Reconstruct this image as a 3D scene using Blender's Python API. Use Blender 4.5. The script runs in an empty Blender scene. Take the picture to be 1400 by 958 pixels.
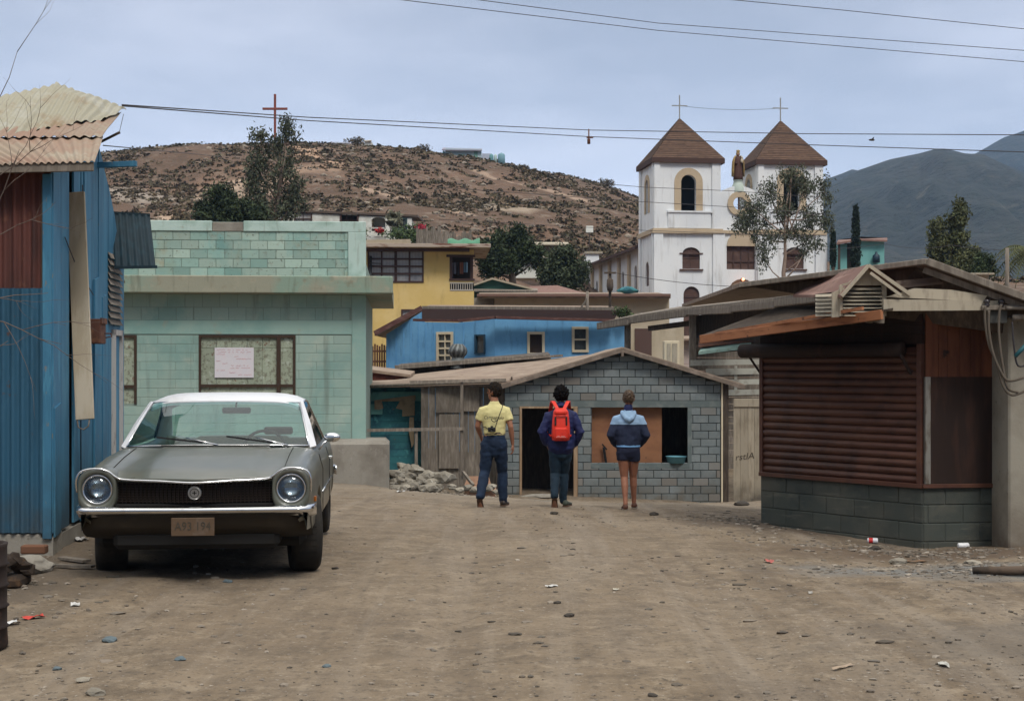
import bpy, bmesh, math, random
import numpy as np
from mathutils import Vector, Matrix, noise, geometry
from mathutils.bvhtree import BVHTree
R = math.radians
random.seed(7)
F = 1944.4; HY = 500.0; CAMZ = 1.62
SC = bpy.context.scene
COL = SC.collection
def P(px, py, d):
    return Vector(((px-700)/F*d, d, CAMZ+(HY-py)/F*d))

# ---------------------------------------------------------------- mesh builder
class MB:
    def __init__(s):
        s.v = []; s.f = []; s.r = []; s.sm = []
    def add(s, vs, fs, rnd=None, smooth=False):
        b = len(s.v); s.v += [tuple(v) for v in vs]
        r = random.random() if rnd is None else rnd
        for f in fs:
            s.f.append(tuple(b+i for i in f)); s.r.append(r); s.sm.append(smooth)
        return s
    def quad(s, a, b, c, d, **k): return s.add([a, b, c, d], [(0, 1, 2, 3)], **k)
    def box(s, x0, x1, y0, y1, z0, z1, M=None, bev=0, **k):
        if x1 < x0: x0, x1 = x1, x0
        if y1 < y0: y0, y1 = y1, y0
        if z1 < z0: z0, z1 = z1, z0
        if bev:
            b = min(bev, (x1-x0)*.45, (y1-y0)*.45, (z1-z0)*.45)
            cx, cy, cz = (x0+x1)/2, (y0+y1)/2, (z0+z1)/2
            hx, hy, hz = (x1-x0)/2, (y1-y0)/2, (z1-z0)/2
            vs = []; idx = {}
            for sx in (-1, 1):
                for sy in (-1, 1):
                    for sz in (-1, 1):
                        for a in range(3):
                            o = [hx-b, hy-b, hz-b]; o[a] += b
                            idx[(sx, sy, sz, a)] = len(vs)
                            vs.append(Vector((cx+sx*o[0], cy+sy*o[1], cz+sz*o[2])))
            fs = []
            for a in range(3):
                for sg in (-1, 1):
                    o1, o2 = [q for q in range(3) if q != a]
                    c = []
                    for (p, q) in ((-1, -1), (1, -1), (1, 1), (-1, 1)):
                        t = [0, 0, 0]; t[a] = sg; t[o1] = p; t[o2] = q; c.append(idx[(*t, a)])
                    fs.append(c)
            for a in range(3):
                o1, o2 = [q for q in range(3) if q != a]
                for p in (-1, 1):
                    for q in (-1, 1):
                        t0 = [0, 0, 0]; t1 = [0, 0, 0]
                        t0[a] = -1; t1[a] = 1
                        t0[o1] = t1[o1] = p; t0[o2] = t1[o2] = q
                        fs.append([idx[(*t0, o1)], idx[(*t1, o1)], idx[(*t1, o2)], idx[(*t0, o2)]])
            for key in [(sx, sy, sz) for sx in (-1, 1) for sy in (-1, 1) for sz in (-1, 1)]:
                fs.append([idx[(*key, 0)], idx[(*key, 1)], idx[(*key, 2)]])
        else:
            vs = [Vector((x, y, z)) for x in (x0, x1) for y in (y0, y1) for z in (z0, z1)]
            fs = [(0, 1, 3, 2), (4, 6, 7, 5), (0, 4, 5, 1), (2, 3, 7, 6), (0, 2, 6, 4), (1, 5, 7, 3)]
        if M is not None: vs = [M @ v for v in vs]
        return s.add(vs, fs, **k)
    def beam(s, a, b, w, h, up=(0, 0, 1), **k):
        a = Vector(a); b = Vector(b); d = (b-a); L = d.length; d.normalize()
        u = Vector(up); x = d.cross(u)
        if x.length < 1e-4: x = d.cross(Vector((1, 0, 0)))
        x.normalize(); z = x.cross(d).normalized()
        M = Matrix(((x.x, d.x, z.x, a.x), (x.y, d.y, z.y, a.y), (x.z, d.z, z.z, a.z), (0, 0, 0, 1)))
        return s.box(-w/2, w/2, 0, L, -h/2, h/2, M=M, **k)
    def tube(s, pts, r, n=8, cap=True, smooth=True, **k):
        pts = [Vector(p) for p in pts]
        rs = r if isinstance(r, (list, tuple)) else [r]*len(pts)
        vs = []; fs = []
        px = None
        for i, p in enumerate(pts):
            if i == 0: t = pts[1]-p
            elif i == len(pts)-1: t = p-pts[i-1]
            else: t = (pts[i+1]-p).normalized()+(p-pts[i-1]).normalized()
            if t.length < 1e-9: t = Vector((0, 0, 1))
            t.normalize()
            if px is None:
                a = Vector((0, 0, 1)) if abs(t.z) < .9 else Vector((1, 0, 0))
                px = t.cross(a).normalized()
            else:
                px = (px - t*px.dot(t))
                if px.length < 1e-6: px = t.orthogonal()
                px.normalize()
            py = t.cross(px)
            for j in range(n):
                a = 2*math.pi*j/n
                vs.append(p+(px*math.cos(a)+py*math.sin(a))*rs[i])
        for i in range(len(pts)-1):
            for j in range(n):
                fs.append((i*n+j, i*n+(j+1) % n, (i+1)*n+(j+1) % n, (i+1)*n+j))
        if cap:
            fs.append(tuple(range(n-1, -1, -1))); fs.append(tuple((len(pts)-1)*n+j for j in range(n)))
        return s.add(vs, fs, smooth=smooth, **k)
    def rings(s, rings, closed=True, cap=True, smooth=True, **k):
        n = len(rings[0]); vs = [v for r in rings for v in r]; fs = []
        m = n if closed else n-1
        for i in range(len(rings)-1):
            for j in range(m):
                fs.append((i*n+j, i*n+(j+1) % n, (i+1)*n+(j+1) % n, (i+1)*n+j))
        if cap:
            fs.append(tuple(range(n-1, -1, -1))); fs.append(tuple((len(rings)-1)*n+j for j in range(n)))
        return s.add(vs, fs, smooth=smooth, **k)
    def lathe(s, prof, M=None, n=24, smooth=True, closedprof=False, **k):
        """prof list of (r, h); axis = local z of M"""
        M = M or Matrix.Identity(4)
        vs = []; fs = []
        for j in range(n):
            a = 2*math.pi*j/n
            for (r, h) in prof: vs.append(M @ Vector((r*math.cos(a), r*math.sin(a), h)))
        m = len(prof); q = m if closedprof else m-1
        for j in range(n):
            for i in range(q):
                i2 = (i+1) % m
                fs.append((j*m+i, j*m+i2, ((j+1) % n)*m+i2, ((j+1) % n)*m+i))
        return s.add(vs, fs, smooth=smooth, **k)
    def plate(s, outer, holes=(), t=.2, y=0.0, **k):
        """vertical plate in local xz plane at y..y+t with holes"""
        loops = [[Vector((p[0], p[1], 0)) for p in outer]]+[[Vector((p[0], p[1], 0)) for p in h] for h in holes]
        tris = geometry.tessellate_polygon(loops)
        flat = [p for l in loops for p in l]; n = len(flat)
        vs = [(p.x, y, p.y) for p in flat]+[(p.x, y+t, p.y) for p in flat]
        fs = [tuple(tr) for tr in tris]+[tuple(n+i for i in reversed(tr)) for tr in tris]
        b = 0
        for l in loops:
            m = len(l)
            for i in range(m): fs.append((b+i, b+(i+1) % m, n+b+(i+1) % m, n+b+i))
            b += m
        return s.add(vs, fs, **k)
    def slab(s, pts, t, **k):
        """planar-ish polygon extruded down by t (vector or number)"""
        tv = Vector(t) if not isinstance(t, (int, float)) else Vector((0, 0, -t))
        pts = [Vector(p) for p in pts]; n = len(pts)
        vs = pts+[p+tv for p in pts]
        fs = [tuple(range(n)), tuple(range(2*n-1, n-1, -1))]
        for i in range(n): fs.append((i, (i+1) % n, n+(i+1) % n, n+i))
        return s.add(vs, fs, **k)
    def corr(s, A, B, C, D, period=.076, amp=.01, nv=8, sag=0, th=.003, wob=0, **k):
        """corrugated sheet A-B lower edge, D-C upper edge; ridges run A->D"""
        A, B, C, D = map(Vector, (A, B, C, D))
        L = ((B-A).length+(C-D).length)/2; nu = max(8, int(L/period*8))
        N = (B-A).cross(D-A).normalized()
        vs = []; fs = []
        for j in range(nv+1):
            tv = j/nv
            for i in range(nu+1):
                tu = i/nu
                p = (A*(1-tu)+B*tu)*(1-tv)+(D*(1-tu)+C*tu)*tv
                o = amp*math.sin(2*math.pi*tu*L/period)+sag*math.sin(math.pi*tv)*math.sin(math.pi*tu)
                if wob: o += wob*noise.noise(Vector((tu*3, tv*2, L)))
                vs.append(p+N*o)
        m = nu+1
        for j in range(nv):
            for i in range(nu): fs.append((j*m+i, j*m+i+1, (j+1)*m+i+1, (j+1)*m+i))
        s.add(vs, fs, smooth=True, **k)
        return s.add([Vector(v)-N*th for v in vs], [tuple(reversed(f)) for f in fs], smooth=True, **k)
    def lump(s, c, rx, ry, rz, seed=0, rough=.25, sub=2, M=None, **k):
        bm = bmesh.new(); bmesh.ops.create_icosphere(bm, subdivisions=sub, radius=1)
        vs = []
        for v in bm.verts:
            q = v.co*(1+rough*noise.noise(v.co*1.3+Vector((seed*7.1, seed*3.3, seed))))
            p = Vector((q.x*rx, q.y*ry, q.z*rz))
            if M is not None: p = M @ p
            vs.append(p+Vector(c))
        fs = [tuple(v.index for v in f.verts) for f in bm.faces]; bm.free()
        return s.add(vs, fs, **k)

INV = {}
def root_of(o):
    while o.parent is not None: o = o.parent
    return o
def make_mesh(name, mb, mat):
    me = bpy.data.meshes.new(name)
    me.from_pydata([tuple(v) for v in mb.v], [], mb.f)
    a = me.attributes.new('rnd', 'FLOAT', 'FACE'); a.data.foreach_set('value', mb.r)
    me.polygons.foreach_set('use_smooth', mb.sm)
    me.update()
    if mat is not None: me.materials.append(mat)
    return me
def fixn(me):
    bm = bmesh.new(); bm.from_mesh(me); bmesh.ops.recalc_face_normals(bm, faces=bm.faces); bm.to_mesh(me); bm.free()
def thing(name, label, cat, loc=(0, 0, 0), rz=0, group=None):
    o = bpy.data.objects.new(name, None); COL.objects.link(o); o.empty_display_size = .2
    o.location = loc; o.rotation_euler = (0, 0, rz)
    o['label'] = label; o['category'] = cat
    if group: o['group'] = group
    INV[o.name] = (Matrix.Translation(Vector(loc)) @ Matrix.Rotation(rz, 4, 'Z')).inverted()
    return o
def part(name, mb, mat, parent, world=False, label=None, norm=True, stuff=False):
    """part mesh in the local frame of the thing (or world coordinates when world=True)"""
    if world:
        Mi = INV[root_of(parent).name]; mb.v = [tuple(Mi @ Vector(v)) for v in mb.v]
    me = make_mesh(name, mb, mat)
    if norm: fixn(me)
    o = bpy.data.objects.new(name, me); COL.objects.link(o)
    o.parent = parent
    if label: o['label'] = label
    if stuff: o['kind'] = 'stuff'
    return o
def solo(name, mb, mat, label=None, cat=None, group=None, kind=None, loc=None, norm=True):
    """one-mesh top-level object, verts given in world coordinates"""
    if loc is None:
        n = len(mb.v)
        if kind == 'structure' or kind == 'stuff': loc = (0, 0, 0)
        else:
            loc = (sum(v[0] for v in mb.v)/n, sum(v[1] for v in mb.v)/n, min(v[2] for v in mb.v))
    L = Vector(loc); mb.v = [tuple(Vector(v)-L) for v in mb.v]
    me = make_mesh(name, mb, mat)
    if norm: fixn(me)
    o = bpy.data.objects.new(name, me); COL.objects.link(o); o.location = L
    if label: o['label'] = label
    if cat: o['category'] = cat
    if group: o['group'] = group
    if kind: o['kind'] = kind
    INV[o.name] = Matrix.Translation(L).inverted()
    return o
def apply_mods(o):
    dg = bpy.context.evaluated_depsgraph_get(); dg.update()
    me = bpy.data.meshes.new_from_object(o.evaluated_get(dg), depsgraph=dg)
    o.modifiers.clear(); old = o.data; o.data = me; me.name = old.name
    for p in me.polygons: p.use_smooth = True
def remesh(o, vox, smooth=2):
    m = o.modifiers.new('r', 'REMESH'); m.mode = 'VOXEL'; m.voxel_size = vox; m.use_smooth_shade = True
    if smooth:
        q = o.modifiers.new('s', 'SMOOTH'); q.iterations = smooth; q.factor = .5
    apply_mods(o)
def copy_tree(o, parent=None):
    c = o.copy(); COL.objects.link(c)
    if parent: c.parent = parent
    for ch in list(o.children): copy_tree(ch, c)
    return c

# local frame of a facade: pixel -> local (x, z) on the plane y = yo of thing t
class Fac:
    def __init__(s, loc, rz):
        s.M = Matrix.Translation(Vector(loc)) @ Matrix.Rotation(rz, 4, 'Z'); s.I = s.M.inverted()
    def L(s, px, py, yo=0.0):
        d = Vector(((px-700)/F, 1, (HY-py)/F)); c = Vector((0, 0, CAMZ))
        lc = s.I @ c; ld = s.I.to_3x3() @ d
        t = (yo-lc.y)/ld.y; q = lc+ld*t
        return (q.x, q.z)
    def rect(s, x0, y0, x1, y1, yo=0.0):
        """pixel rect -> (x0, z0, x1, z1) local"""
        ym = (y0+y1)/2; xm = (x0+x1)/2
        return (s.L(x0, ym, yo)[0], s.L(xm, y1, yo)[1], s.L(x1, ym, yo)[0], s.L(xm, y0, yo)[1])
def rl(r): x0, z0, x1, z1 = r; return [(x0, z0), (x1, z0), (x1, z1), (x0, z1)]
def arch(x0, x1, z0, z1, n=10):
    r = (x1-x0)/2; c = (x0+x1)/2; zc = z1-r
    return [(x0, z0), (x1, z0)]+[(c+r*math.cos(math.pi*i/n), zc+r*math.sin(math.pi*i/n)) for i in range(n+1)]
def sarch(x0, x1, z0, z1, rise, n=8):
    c = (x0+x1)/2; r = (x1-x0)/2
    return [(x0, z0), (x1, z0)]+[(c+r*math.cos(math.pi*i/n), z1-rise+rise*math.sin(math.pi*i/n)) for i in range(n+1)]

# ---------------------------------------------------------------- materials
_m = {}
def lin(c):
    return tuple(c)+(1,)
def mat(name, col, rough=.8, layers=(), rnd=0, bump=None, metal=0, spec=.35, sheen=0, alpha=None, coat=0, emit=None, rndhue=None):
    """layers: dicts(col, scale, lo, hi, amt, stretch, type, detail)"""
    if name in _m: return _m[name]
    m = bpy.data.materials.new(name); m.use_nodes = True; nt = m.node_tree; N = nt.nodes; Lk = nt.links
    bs = N['Principled BSDF']; bs.inputs['Roughness'].default_value = rough
    bs.inputs['Metallic'].default_value = metal; bs.inputs['Specular IOR Level'].default_value = spec
    if coat: bs.inputs['Coat Weight'].default_value = coat; bs.inputs['Coat Roughness'].default_value = .15
    tc = N.new('ShaderNodeTexCoord')
    rgb = N.new('ShaderNodeRGB'); rgb.outputs[0].default_value = lin(col); cur = rgb.outputs[0]
    def tex(l):
        mp = N.new('ShaderNodeMapping'); Lk.new(tc.outputs['Object'], mp.inputs[0])
        mp.inputs['Scale'].default_value = l.get('stretch', (1, 1, 1))
        mp.inputs['Location'].default_value = l.get('off', (0, 0, 0))
        ty = l.get('type', 'noise')
        if ty == 'noise':
            t = N.new('ShaderNodeTexNoise'); t.inputs['Scale'].default_value = l.get('scale', 5)
            t.inputs['Detail'].default_value = l.get('detail', 6); t.inputs['Roughness'].default_value = l.get('nr', .6)
            if 'dist' in l: t.inputs['Distortion'].default_value = l['dist']
            o = t.outputs['Fac']
        elif ty == 'vor':
            t = N.new('ShaderNodeTexVoronoi'); t.inputs['Scale'].default_value = l.get('scale', 5); o = t.outputs['Distance']
        elif ty == 'vorc':
            t = N.new('ShaderNodeTexVoronoi'); t.inputs['Scale'].default_value = l.get('scale', 5)
            sp = N.new('ShaderNodeSeparateColor'); Lk.new(t.outputs['Color'], sp.inputs[0])
            Lk.new(mp.outputs[0], t.inputs['Vector']); return sp.outputs[0]
        elif ty == 'wave':
            t = N.new('ShaderNodeTexWave'); t.inputs['Scale'].default_value = l.get('scale', 5)
            t.bands_direction = l.get('dir', 'X'); t.inputs['Distortion'].default_value = l.get('dist', 0)
            t.wave_profile = l.get('prof', 'SIN'); t.inputs['Detail'].default_value = 2; o = t.outputs['Fac']
        Lk.new(mp.outputs[0], t.inputs['Vector']); return o
    for l in layers:
        o = tex(l)
        mr = N.new('ShaderNodeMapRange'); mr.inputs[1].default_value = l.get('lo', .45); mr.inputs[2].default_value = l.get('hi', .6)
        mr.inputs[3].default_value = 0; mr.inputs[4].default_value = l.get('amt', 1.0); Lk.new(o, mr.inputs[0]); fac = mr.outputs[0]
        if 'z' in l:   # limit to a height window (dirt splash, stain, painted shade): (z0, z1) 1 at z0 -> 0 at z1
            sx = N.new('ShaderNodeSeparateXYZ'); Lk.new(tc.outputs['Object'], sx.inputs[0])
            zr = N.new('ShaderNodeMapRange'); zr.inputs[1].default_value = l['z'][0]; zr.inputs[2].default_value = l['z'][1]
            zr.inputs[3].default_value = 1; zr.inputs[4].default_value = 0; Lk.new(sx.outputs['XYZ'.index(l.get('axis', 'Z'))], zr.inputs[0])
            mu = N.new('ShaderNodeMath'); mu.operation = 'MULTIPLY'; Lk.new(fac, mu.inputs[0]); Lk.new(zr.outputs[0], mu.inputs[1]); fac = mu.outputs[0]
        mx = N.new('ShaderNodeMix'); mx.data_type = 'RGBA'; Lk.new(fac, mx.inputs[0]); Lk.new(cur, mx.inputs[6])
        mx.inputs[7].default_value = lin(l['col']); cur = mx.outputs[2]
    if rnd or rndhue:
        at = N.new('ShaderNodeAttribute'); at.attribute_name = 'rnd'
        if rndhue:
            mr = N.new('ShaderNodeMapRange'); mr.inputs[1].default_value = rndhue[1]; mr.inputs[2].default_value = 1
            mr.inputs[3].default_value = 0; mr.inputs[4].default_value = rndhue[2]; Lk.new(at.outputs['Fac'], mr.inputs[0])
            mx = N.new('ShaderNodeMix'); mx.data_type = 'RGBA'; Lk.new(mr.outputs[0], mx.inputs[0]); Lk.new(cur, mx.inputs[6])
            mx.inputs[7].default_value = lin(rndhue[0]); cur = mx.outputs[2]
        if rnd:
            fr = N.new('ShaderNodeMath'); fr.operation = 'MULTIPLY'; fr.inputs[1].default_value = 7.31; Lk.new(at.outputs['Fac'], fr.inputs[0])
            f2 = N.new('ShaderNodeMath'); f2.operation = 'FRACT'; Lk.new(fr.outputs[0], f2.inputs[0])
            mr = N.new('ShaderNodeMapRange'); mr.inputs[3].default_value = 1-rnd; mr.inputs[4].default_value = 1+rnd; Lk.new(f2.outputs[0], mr.inputs[0])
            hs = N.new('ShaderNodeHueSaturation'); Lk.new(cur, hs.inputs['Color']); Lk.new(mr.outputs[0], hs.inputs['Value']); cur = hs.outputs[0]
    Lk.new(cur, bs.inputs['Base Color'])
    if bump:
        last = None
        for b in (bump if isinstance(bump, list) else [bump]):
            o = tex(b); bn = N.new('ShaderNodeBump'); bn.inputs['Strength'].default_value = b.get('s', .4)
            bn.inputs['Distance'].default_value = b.get('d', .01); Lk.new(o, bn.inputs['Height'])
            if last: Lk.new(last, bn.inputs['Normal'])
            last = bn.outputs[0]
        Lk.new(last, bs.inputs['Normal'])
    if emit:
        bs.inputs['Emission Color'].default_value = lin(emit[0]); bs.inputs['Emission Strength'].default_value = emit[1]
    _m[name] = m; return m
def glass_mat(name, tint=(.55, .7, .68), gloss=.12, rough=.02):
    if name in _m: return _m[name]
    m = bpy.data.materials.new(name); m.use_nodes = True; nt = m.node_tree; N = nt.nodes; Lk = nt.links; N.clear()
    o = N.new('ShaderNodeOutputMaterial'); tr = N.new('ShaderNodeBsdfTransparent'); tr.inputs[0].default_value = lin(tint)
    gl = N.new('ShaderNodeBsdfGlossy'); gl.inputs['Roughness'].default_value = rough; gl.inputs[0].default_value = (.9, .95, 1, 1)
    fr = N.new('ShaderNodeFresnel'); fr.inputs[0].default_value = 1.5
    ad = N.new('ShaderNodeMath'); ad.operation = 'ADD'; ad.inputs[1].default_value = gloss; Lk.new(fr.outputs[0], ad.inputs[0])
    mx = N.new('ShaderNodeMixShader'); Lk.new(ad.outputs[0], mx.inputs[0]); Lk.new(tr.outputs[0], mx.inputs[1]); Lk.new(gl.outputs[0], mx.inputs[2])
    Lk.new(mx.outputs[0], o.inputs[0]); _m[name] = m; return m

def BMP(scale=40, s=.4, d=.004, **k): return dict(scale=scale, s=s, d=d, **k)
wood_grain = lambda z=(6, 6, .6): [dict(scale=6, stretch=z, s=.35, d=.004)]
M_GREYWOOD = mat('weathered wood', (.16, .135, .11), .9, [dict(col=(.25, .215, .18), scale=5, stretch=(3, 3, .5), lo=.45, hi=.65), dict(col=(.05, .04, .032), scale=14, stretch=(3, 3, .3), lo=.58, hi=.75, amt=.7)], rnd=.25, bump=wood_grain())
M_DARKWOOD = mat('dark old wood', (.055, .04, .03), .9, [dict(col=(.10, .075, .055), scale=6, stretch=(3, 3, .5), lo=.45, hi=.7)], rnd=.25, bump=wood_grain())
M_CREAM = mat('old cream paint', (.58, .5, .36), .7, [dict(col=(.35, .29, .2), scale=9, lo=.6, hi=.75, amt=.6)], rnd=.08)
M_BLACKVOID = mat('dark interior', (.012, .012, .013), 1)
M_CHROME = mat('chrome', (.72, .73, .75), .14, metal=1)
M_BLACK = mat('black rubber', (.015, .015, .016), .6)
M_WIRE = mat('cable', (.05, .045, .05), .7)
M_WINDOW = mat('window glass', (.04, .05, .055), .1, [dict(col=(.10, .12, .13), scale=2, lo=.4, hi=.7)], spec=.8)
M_CONC = mat('old concrete', (.27, .25, .215), .95, [dict(col=(.17, .15, .125), scale=1.2, lo=.45, hi=.65), dict(col=(.36, .34, .3), scale=5, lo=.58, hi=.72, amt=.6), dict(col=(.1, .085, .07), scale=18, lo=.62, hi=.72, amt=.6)], bump=[BMP(30, .5, .01), BMP(120, .4, .003)])
M_ROOFBROWN = mat('dusty felt roofing', (.23, .17, .13), .95, [dict(col=(.33, .26, .2), scale=1.5, lo=.4, hi=.65), dict(col=(.14, .095, .075), scale=5, lo=.55, hi=.7, amt=.6)], bump=BMP(25, .3, .01))
# ---------------------------------------------------------------- terrain
_cp = []
def cpx(px, py, d): p = P(px, py, d); _cp.append((p.x, p.y, p.z))
for x in (-4, -1.2, 1.2, 4): _cp.append((x, 3, 0.0))
for px in (0, 350, 700, 1050, 1400): cpx(px, 958, 6.87)
_cp += [(-2.3, 11, -.02), (-2.6, 14, -.04), (-3.9, 12, 0), (-4.3, 15, -.02), (.5, 11, -.02), (3.5, 11, -.05), (4.48, 15.3, -.35), (3.0, 17.3, -.30), (5.5, 15.2, -.30),
        (-.25, 20.5, -.42), (.7, 20.5, -.42), (1.66, 20.2, -.43), (.3, 15, -.13)]
cpx(490, 662, 31.3); cpx(560, 672, 32.5); cpx(690, 676, 36.2); cpx(985, 686, 36.3); cpx(1020, 686, 30); cpx(850, 687, 28); cpx(640, 677, 29); cpx(330, 668, 27); cpx(480, 672, 24)
_cp += [(-9, 24, -.5), (-4, 45, -1.4), (3, 45, -1.5), (10, 42, -1.4), (9, 28, -.9), (-6, 55, -1.0), (4, 55, -1.0), (12, 58, -.5), (-8, 66, .8), (2, 68, .8), (11, 76, 1.8),
        (12, 95, 3.0), (20, 95, 3.0), (8, 110, 6), (-13, 93, 8.7), (-22, 93, 9.5), (-8, 83, 6.0), (2, 84, 5), (26, 80, 3.5), (24, 60, 0)]
for px, py, d in ((700, 345, 122), (400, 320, 120), (200, 306, 112), (50, 306, 112), (900, 352, 135), (1030, 362, 135), (1150, 374, 118), (1300, 384, 120), (1450, 392, 120)): cpx(px, py, d)
SKY = [(-100, 235), (145, 210), (200, 203.5), (270, 197), (350, 197.5), (440, 197), (500, 202), (560, 206), (600, 211), (690, 224), (750, 236), (800, 245.5), (850, 262), (880, 274), (1000, 320), (1100, 352), (1200, 372), (1300, 383), (1500, 392)]
def skyline(px, tab=SKY):
    for a, b in zip(tab, tab[1:]):
        if px <= b[0]: return a[1]+(b[1]-a[1])*(px-a[0])/(b[0]-a[0])
    return tab[-1][1]
for px, py in SKY:
    cpx(px, py, 220)
    zc = CAMZ+(HY-py)/F*220
    X = (px-700)/F
    zb = 12
    _cp.append((X*160, 160, CAMZ+(HY-(py+max(10, (345-py)*.42)))/F*160)); _cp.append((X*198, 198, CAMZ+(HY-(py+5))/F*198)); _cp.append((X*210, 210, CAMZ+(HY-(py+1.8))/F*210)); _cp.append((X*245, 245, zc-1.2)); _cp.append((X*330, 330, zc*.7)); _cp.append((X*600, 600, zc*.25+2))
for px in (-300, 400, 700, 1000, 1400): X = (px-700)/F; _cp.append((X*1200, 1200, 4)); _cp.append((X*3000, 3000, 4))
_cp = np.array(_cp)
def _uv(x, y):
    r = np.sqrt(x*x+y*y); th = np.arctan2(x, np.maximum(y, 1e-6)); th = np.clip(th, -.42, .42)
    return th*2.4, np.log(r+4)
_U, _V = _uv(_cp[:, 0], _cp[:, 1])
def _tp(r2): return np.where(r2 > 1e-12, .5*r2*np.log(r2+1e-12), 0)
_n = len(_cp)
_A = np.zeros((_n+3, _n+3)); _A[:_n, :_n] = _tp((_U[:, None]-_U)**2+(_V[:, None]-_V)**2)+np.eye(_n)*1e-5
_A[:_n, _n] = 1; _A[:_n, _n+1] = _U; _A[:_n, _n+2] = _V; _A[_n:, :_n] = _A[:_n, _n:].T
_W = np.linalg.solve(_A, np.concatenate([_cp[:, 2], [0, 0, 0]]))
def gz_np(x, y):
    u, v = _uv(x, y); out = np.zeros_like(u)
    for i in range(0, len(u), 4000):
        s = slice(i, i+4000)
        out[s] = _tp((u[s, None]-_U)**2+(v[s, None]-_V)**2) @ _W[:_n]+_W[_n]+_W[_n+1]*u[s]+_W[_n+2]*v[s]
    return out
def gz(x, y): return float(gz_np(np.array([float(x)]), np.array([float(y)]))[0])
def fine(x, y):
    """small relief of the dirt and of the hillside"""
    r = math.hypot(x, y)
    if r < 60:
        a = .034*noise.noise(Vector((x*.9, y*.35, 0)))+.016*noise.noise(Vector((x*3, y*2.2, 3)))+.007*noise.noise(Vector((x*9, y*8, 5)))
        # wheel ruts winding up the lane
        for k, off in ((.035, -.9), (.035, .75), (.02, 1.9), (.02, -2.1)):
            c = off+.25+.35*math.sin(y*.16)
            a -= k*math.exp(-((x-c)/.18)**2)*(.6+.4*noise.noise(Vector((x, y*.5, 9))))
        return a
    f = min(1, (r-60)/80)
    a = f*(1.3*noise.noise(Vector((x*.045, y*.045, 1)))+.6*noise.noise(Vector((x*.13, y*.13, 2)))+.22*noise.noise(Vector((x*.4, y*.4, 4))))
    if r > 190: a *= max(.25, 1-(r-190)/40)
    return a
# angles: fine inside the view, coarse around
ths = list(np.linspace(-.40, .40, 400))
ths = [(-math.pi+i*(math.pi-.40)/26) for i in range(26)]+ths+[.40+(i+1)*(math.pi-.40)/26 for i in range(25)]
def rings_r(a, b, k):
    n = int(math.log(b/a)/k)+1; return [a*(b/a)**(i/n) for i in range(n+1)]
def sheet(name, radii, material, kind, label=None):
    nth = len(ths); rs = np.array(radii)
    T, Rr = np.meshgrid(np.array(ths), rs); x = (Rr*np.sin(T)).ravel(); y = (Rr*np.cos(T)).ravel()
    z = gz_np(x, y)
    front = y > -5
    z = np.where(front, z, np.minimum(z, 0.2))
    mb = MB()
    for i in range(len(x)):
        zz = z[i]
        if y[i] > 0: zz += fine(x[i], y[i])
        mb.v.append((x[i], y[i], float(zz)))
    m = len(radii)
    for i in range(m-1):
        for j in range(nth):
            mb.f.append((i*nth+j, (i+1)*nth+j, (i+1)*nth+(j+1) % nth, i*nth+(j+1) % nth)); mb.r.append(.5); mb.sm.append(True)
    if radii[0] < 1:
        mb.f.append(tuple(range(nth-1, -1, -1))); mb.r.append(.5); mb.sm.append(True)
    return solo(name, mb, material, kind=kind, norm=False)

M_DIRT = mat('packed dirt', (.172, .127, .083), .97, [
    dict(col=(.222, .170, .115), scale=.35, lo=.42, hi=.62, detail=8),
    dict(col=(.095, .066, .043), scale=.9, stretch=(1, .5, 1), lo=.55, hi=.72, amt=.7, detail=8),
    dict(col=(.235, .19, .145), scale=.8, stretch=(2.2, .35, 1), lo=.52, hi=.7, amt=.6, detail=6, off=(3, 1, 0)),
    dict(col=(.078, .058, .040), scale=2.6, lo=.46, hi=.62, amt=.75, detail=10, nr=.8, off=(1, 4, 0)),
    dict(col=(.30, .24, .17), scale=4.5, lo=.52, hi=.62, amt=.65, detail=9, nr=.8, off=(6, 4, 0)),
    dict(col=(.28, .235, .185), scale=.6, stretch=(5, .22, 1), lo=.50, hi=.70, amt=.5, detail=8, off=(8, 1, 0), dist=.6),
    dict(col=(.075, .055, .04), scale=.7, stretch=(4, .3, 1), lo=.52, hi=.72, amt=.5, detail=8, off=(2, 6, 0), dist=.6),
    dict(col=(.06, .048, .038), scale=22, lo=.57, hi=.66, amt=.75, detail=5),
    dict(col=(.055, .042, .032), scale=6, lo=.565, hi=.68, amt=.75, detail=9, nr=.78),
    dict(col=(.36, .32, .27), scale=30, lo=.64, hi=.70, amt=.7, detail=3, off=(5, 5, 5)),
    dict(col=(.08, .065, .052), type='noise', scale=3.5, lo=.62, hi=.74, amt=.6, detail=6, off=(9, 2, 0)),
    ], bump=[BMP(2.2, .5, .06, nr=.7), BMP(9, .7, .03, nr=.7), BMP(45, .7, .012), BMP(160, .6, .004)])
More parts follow.
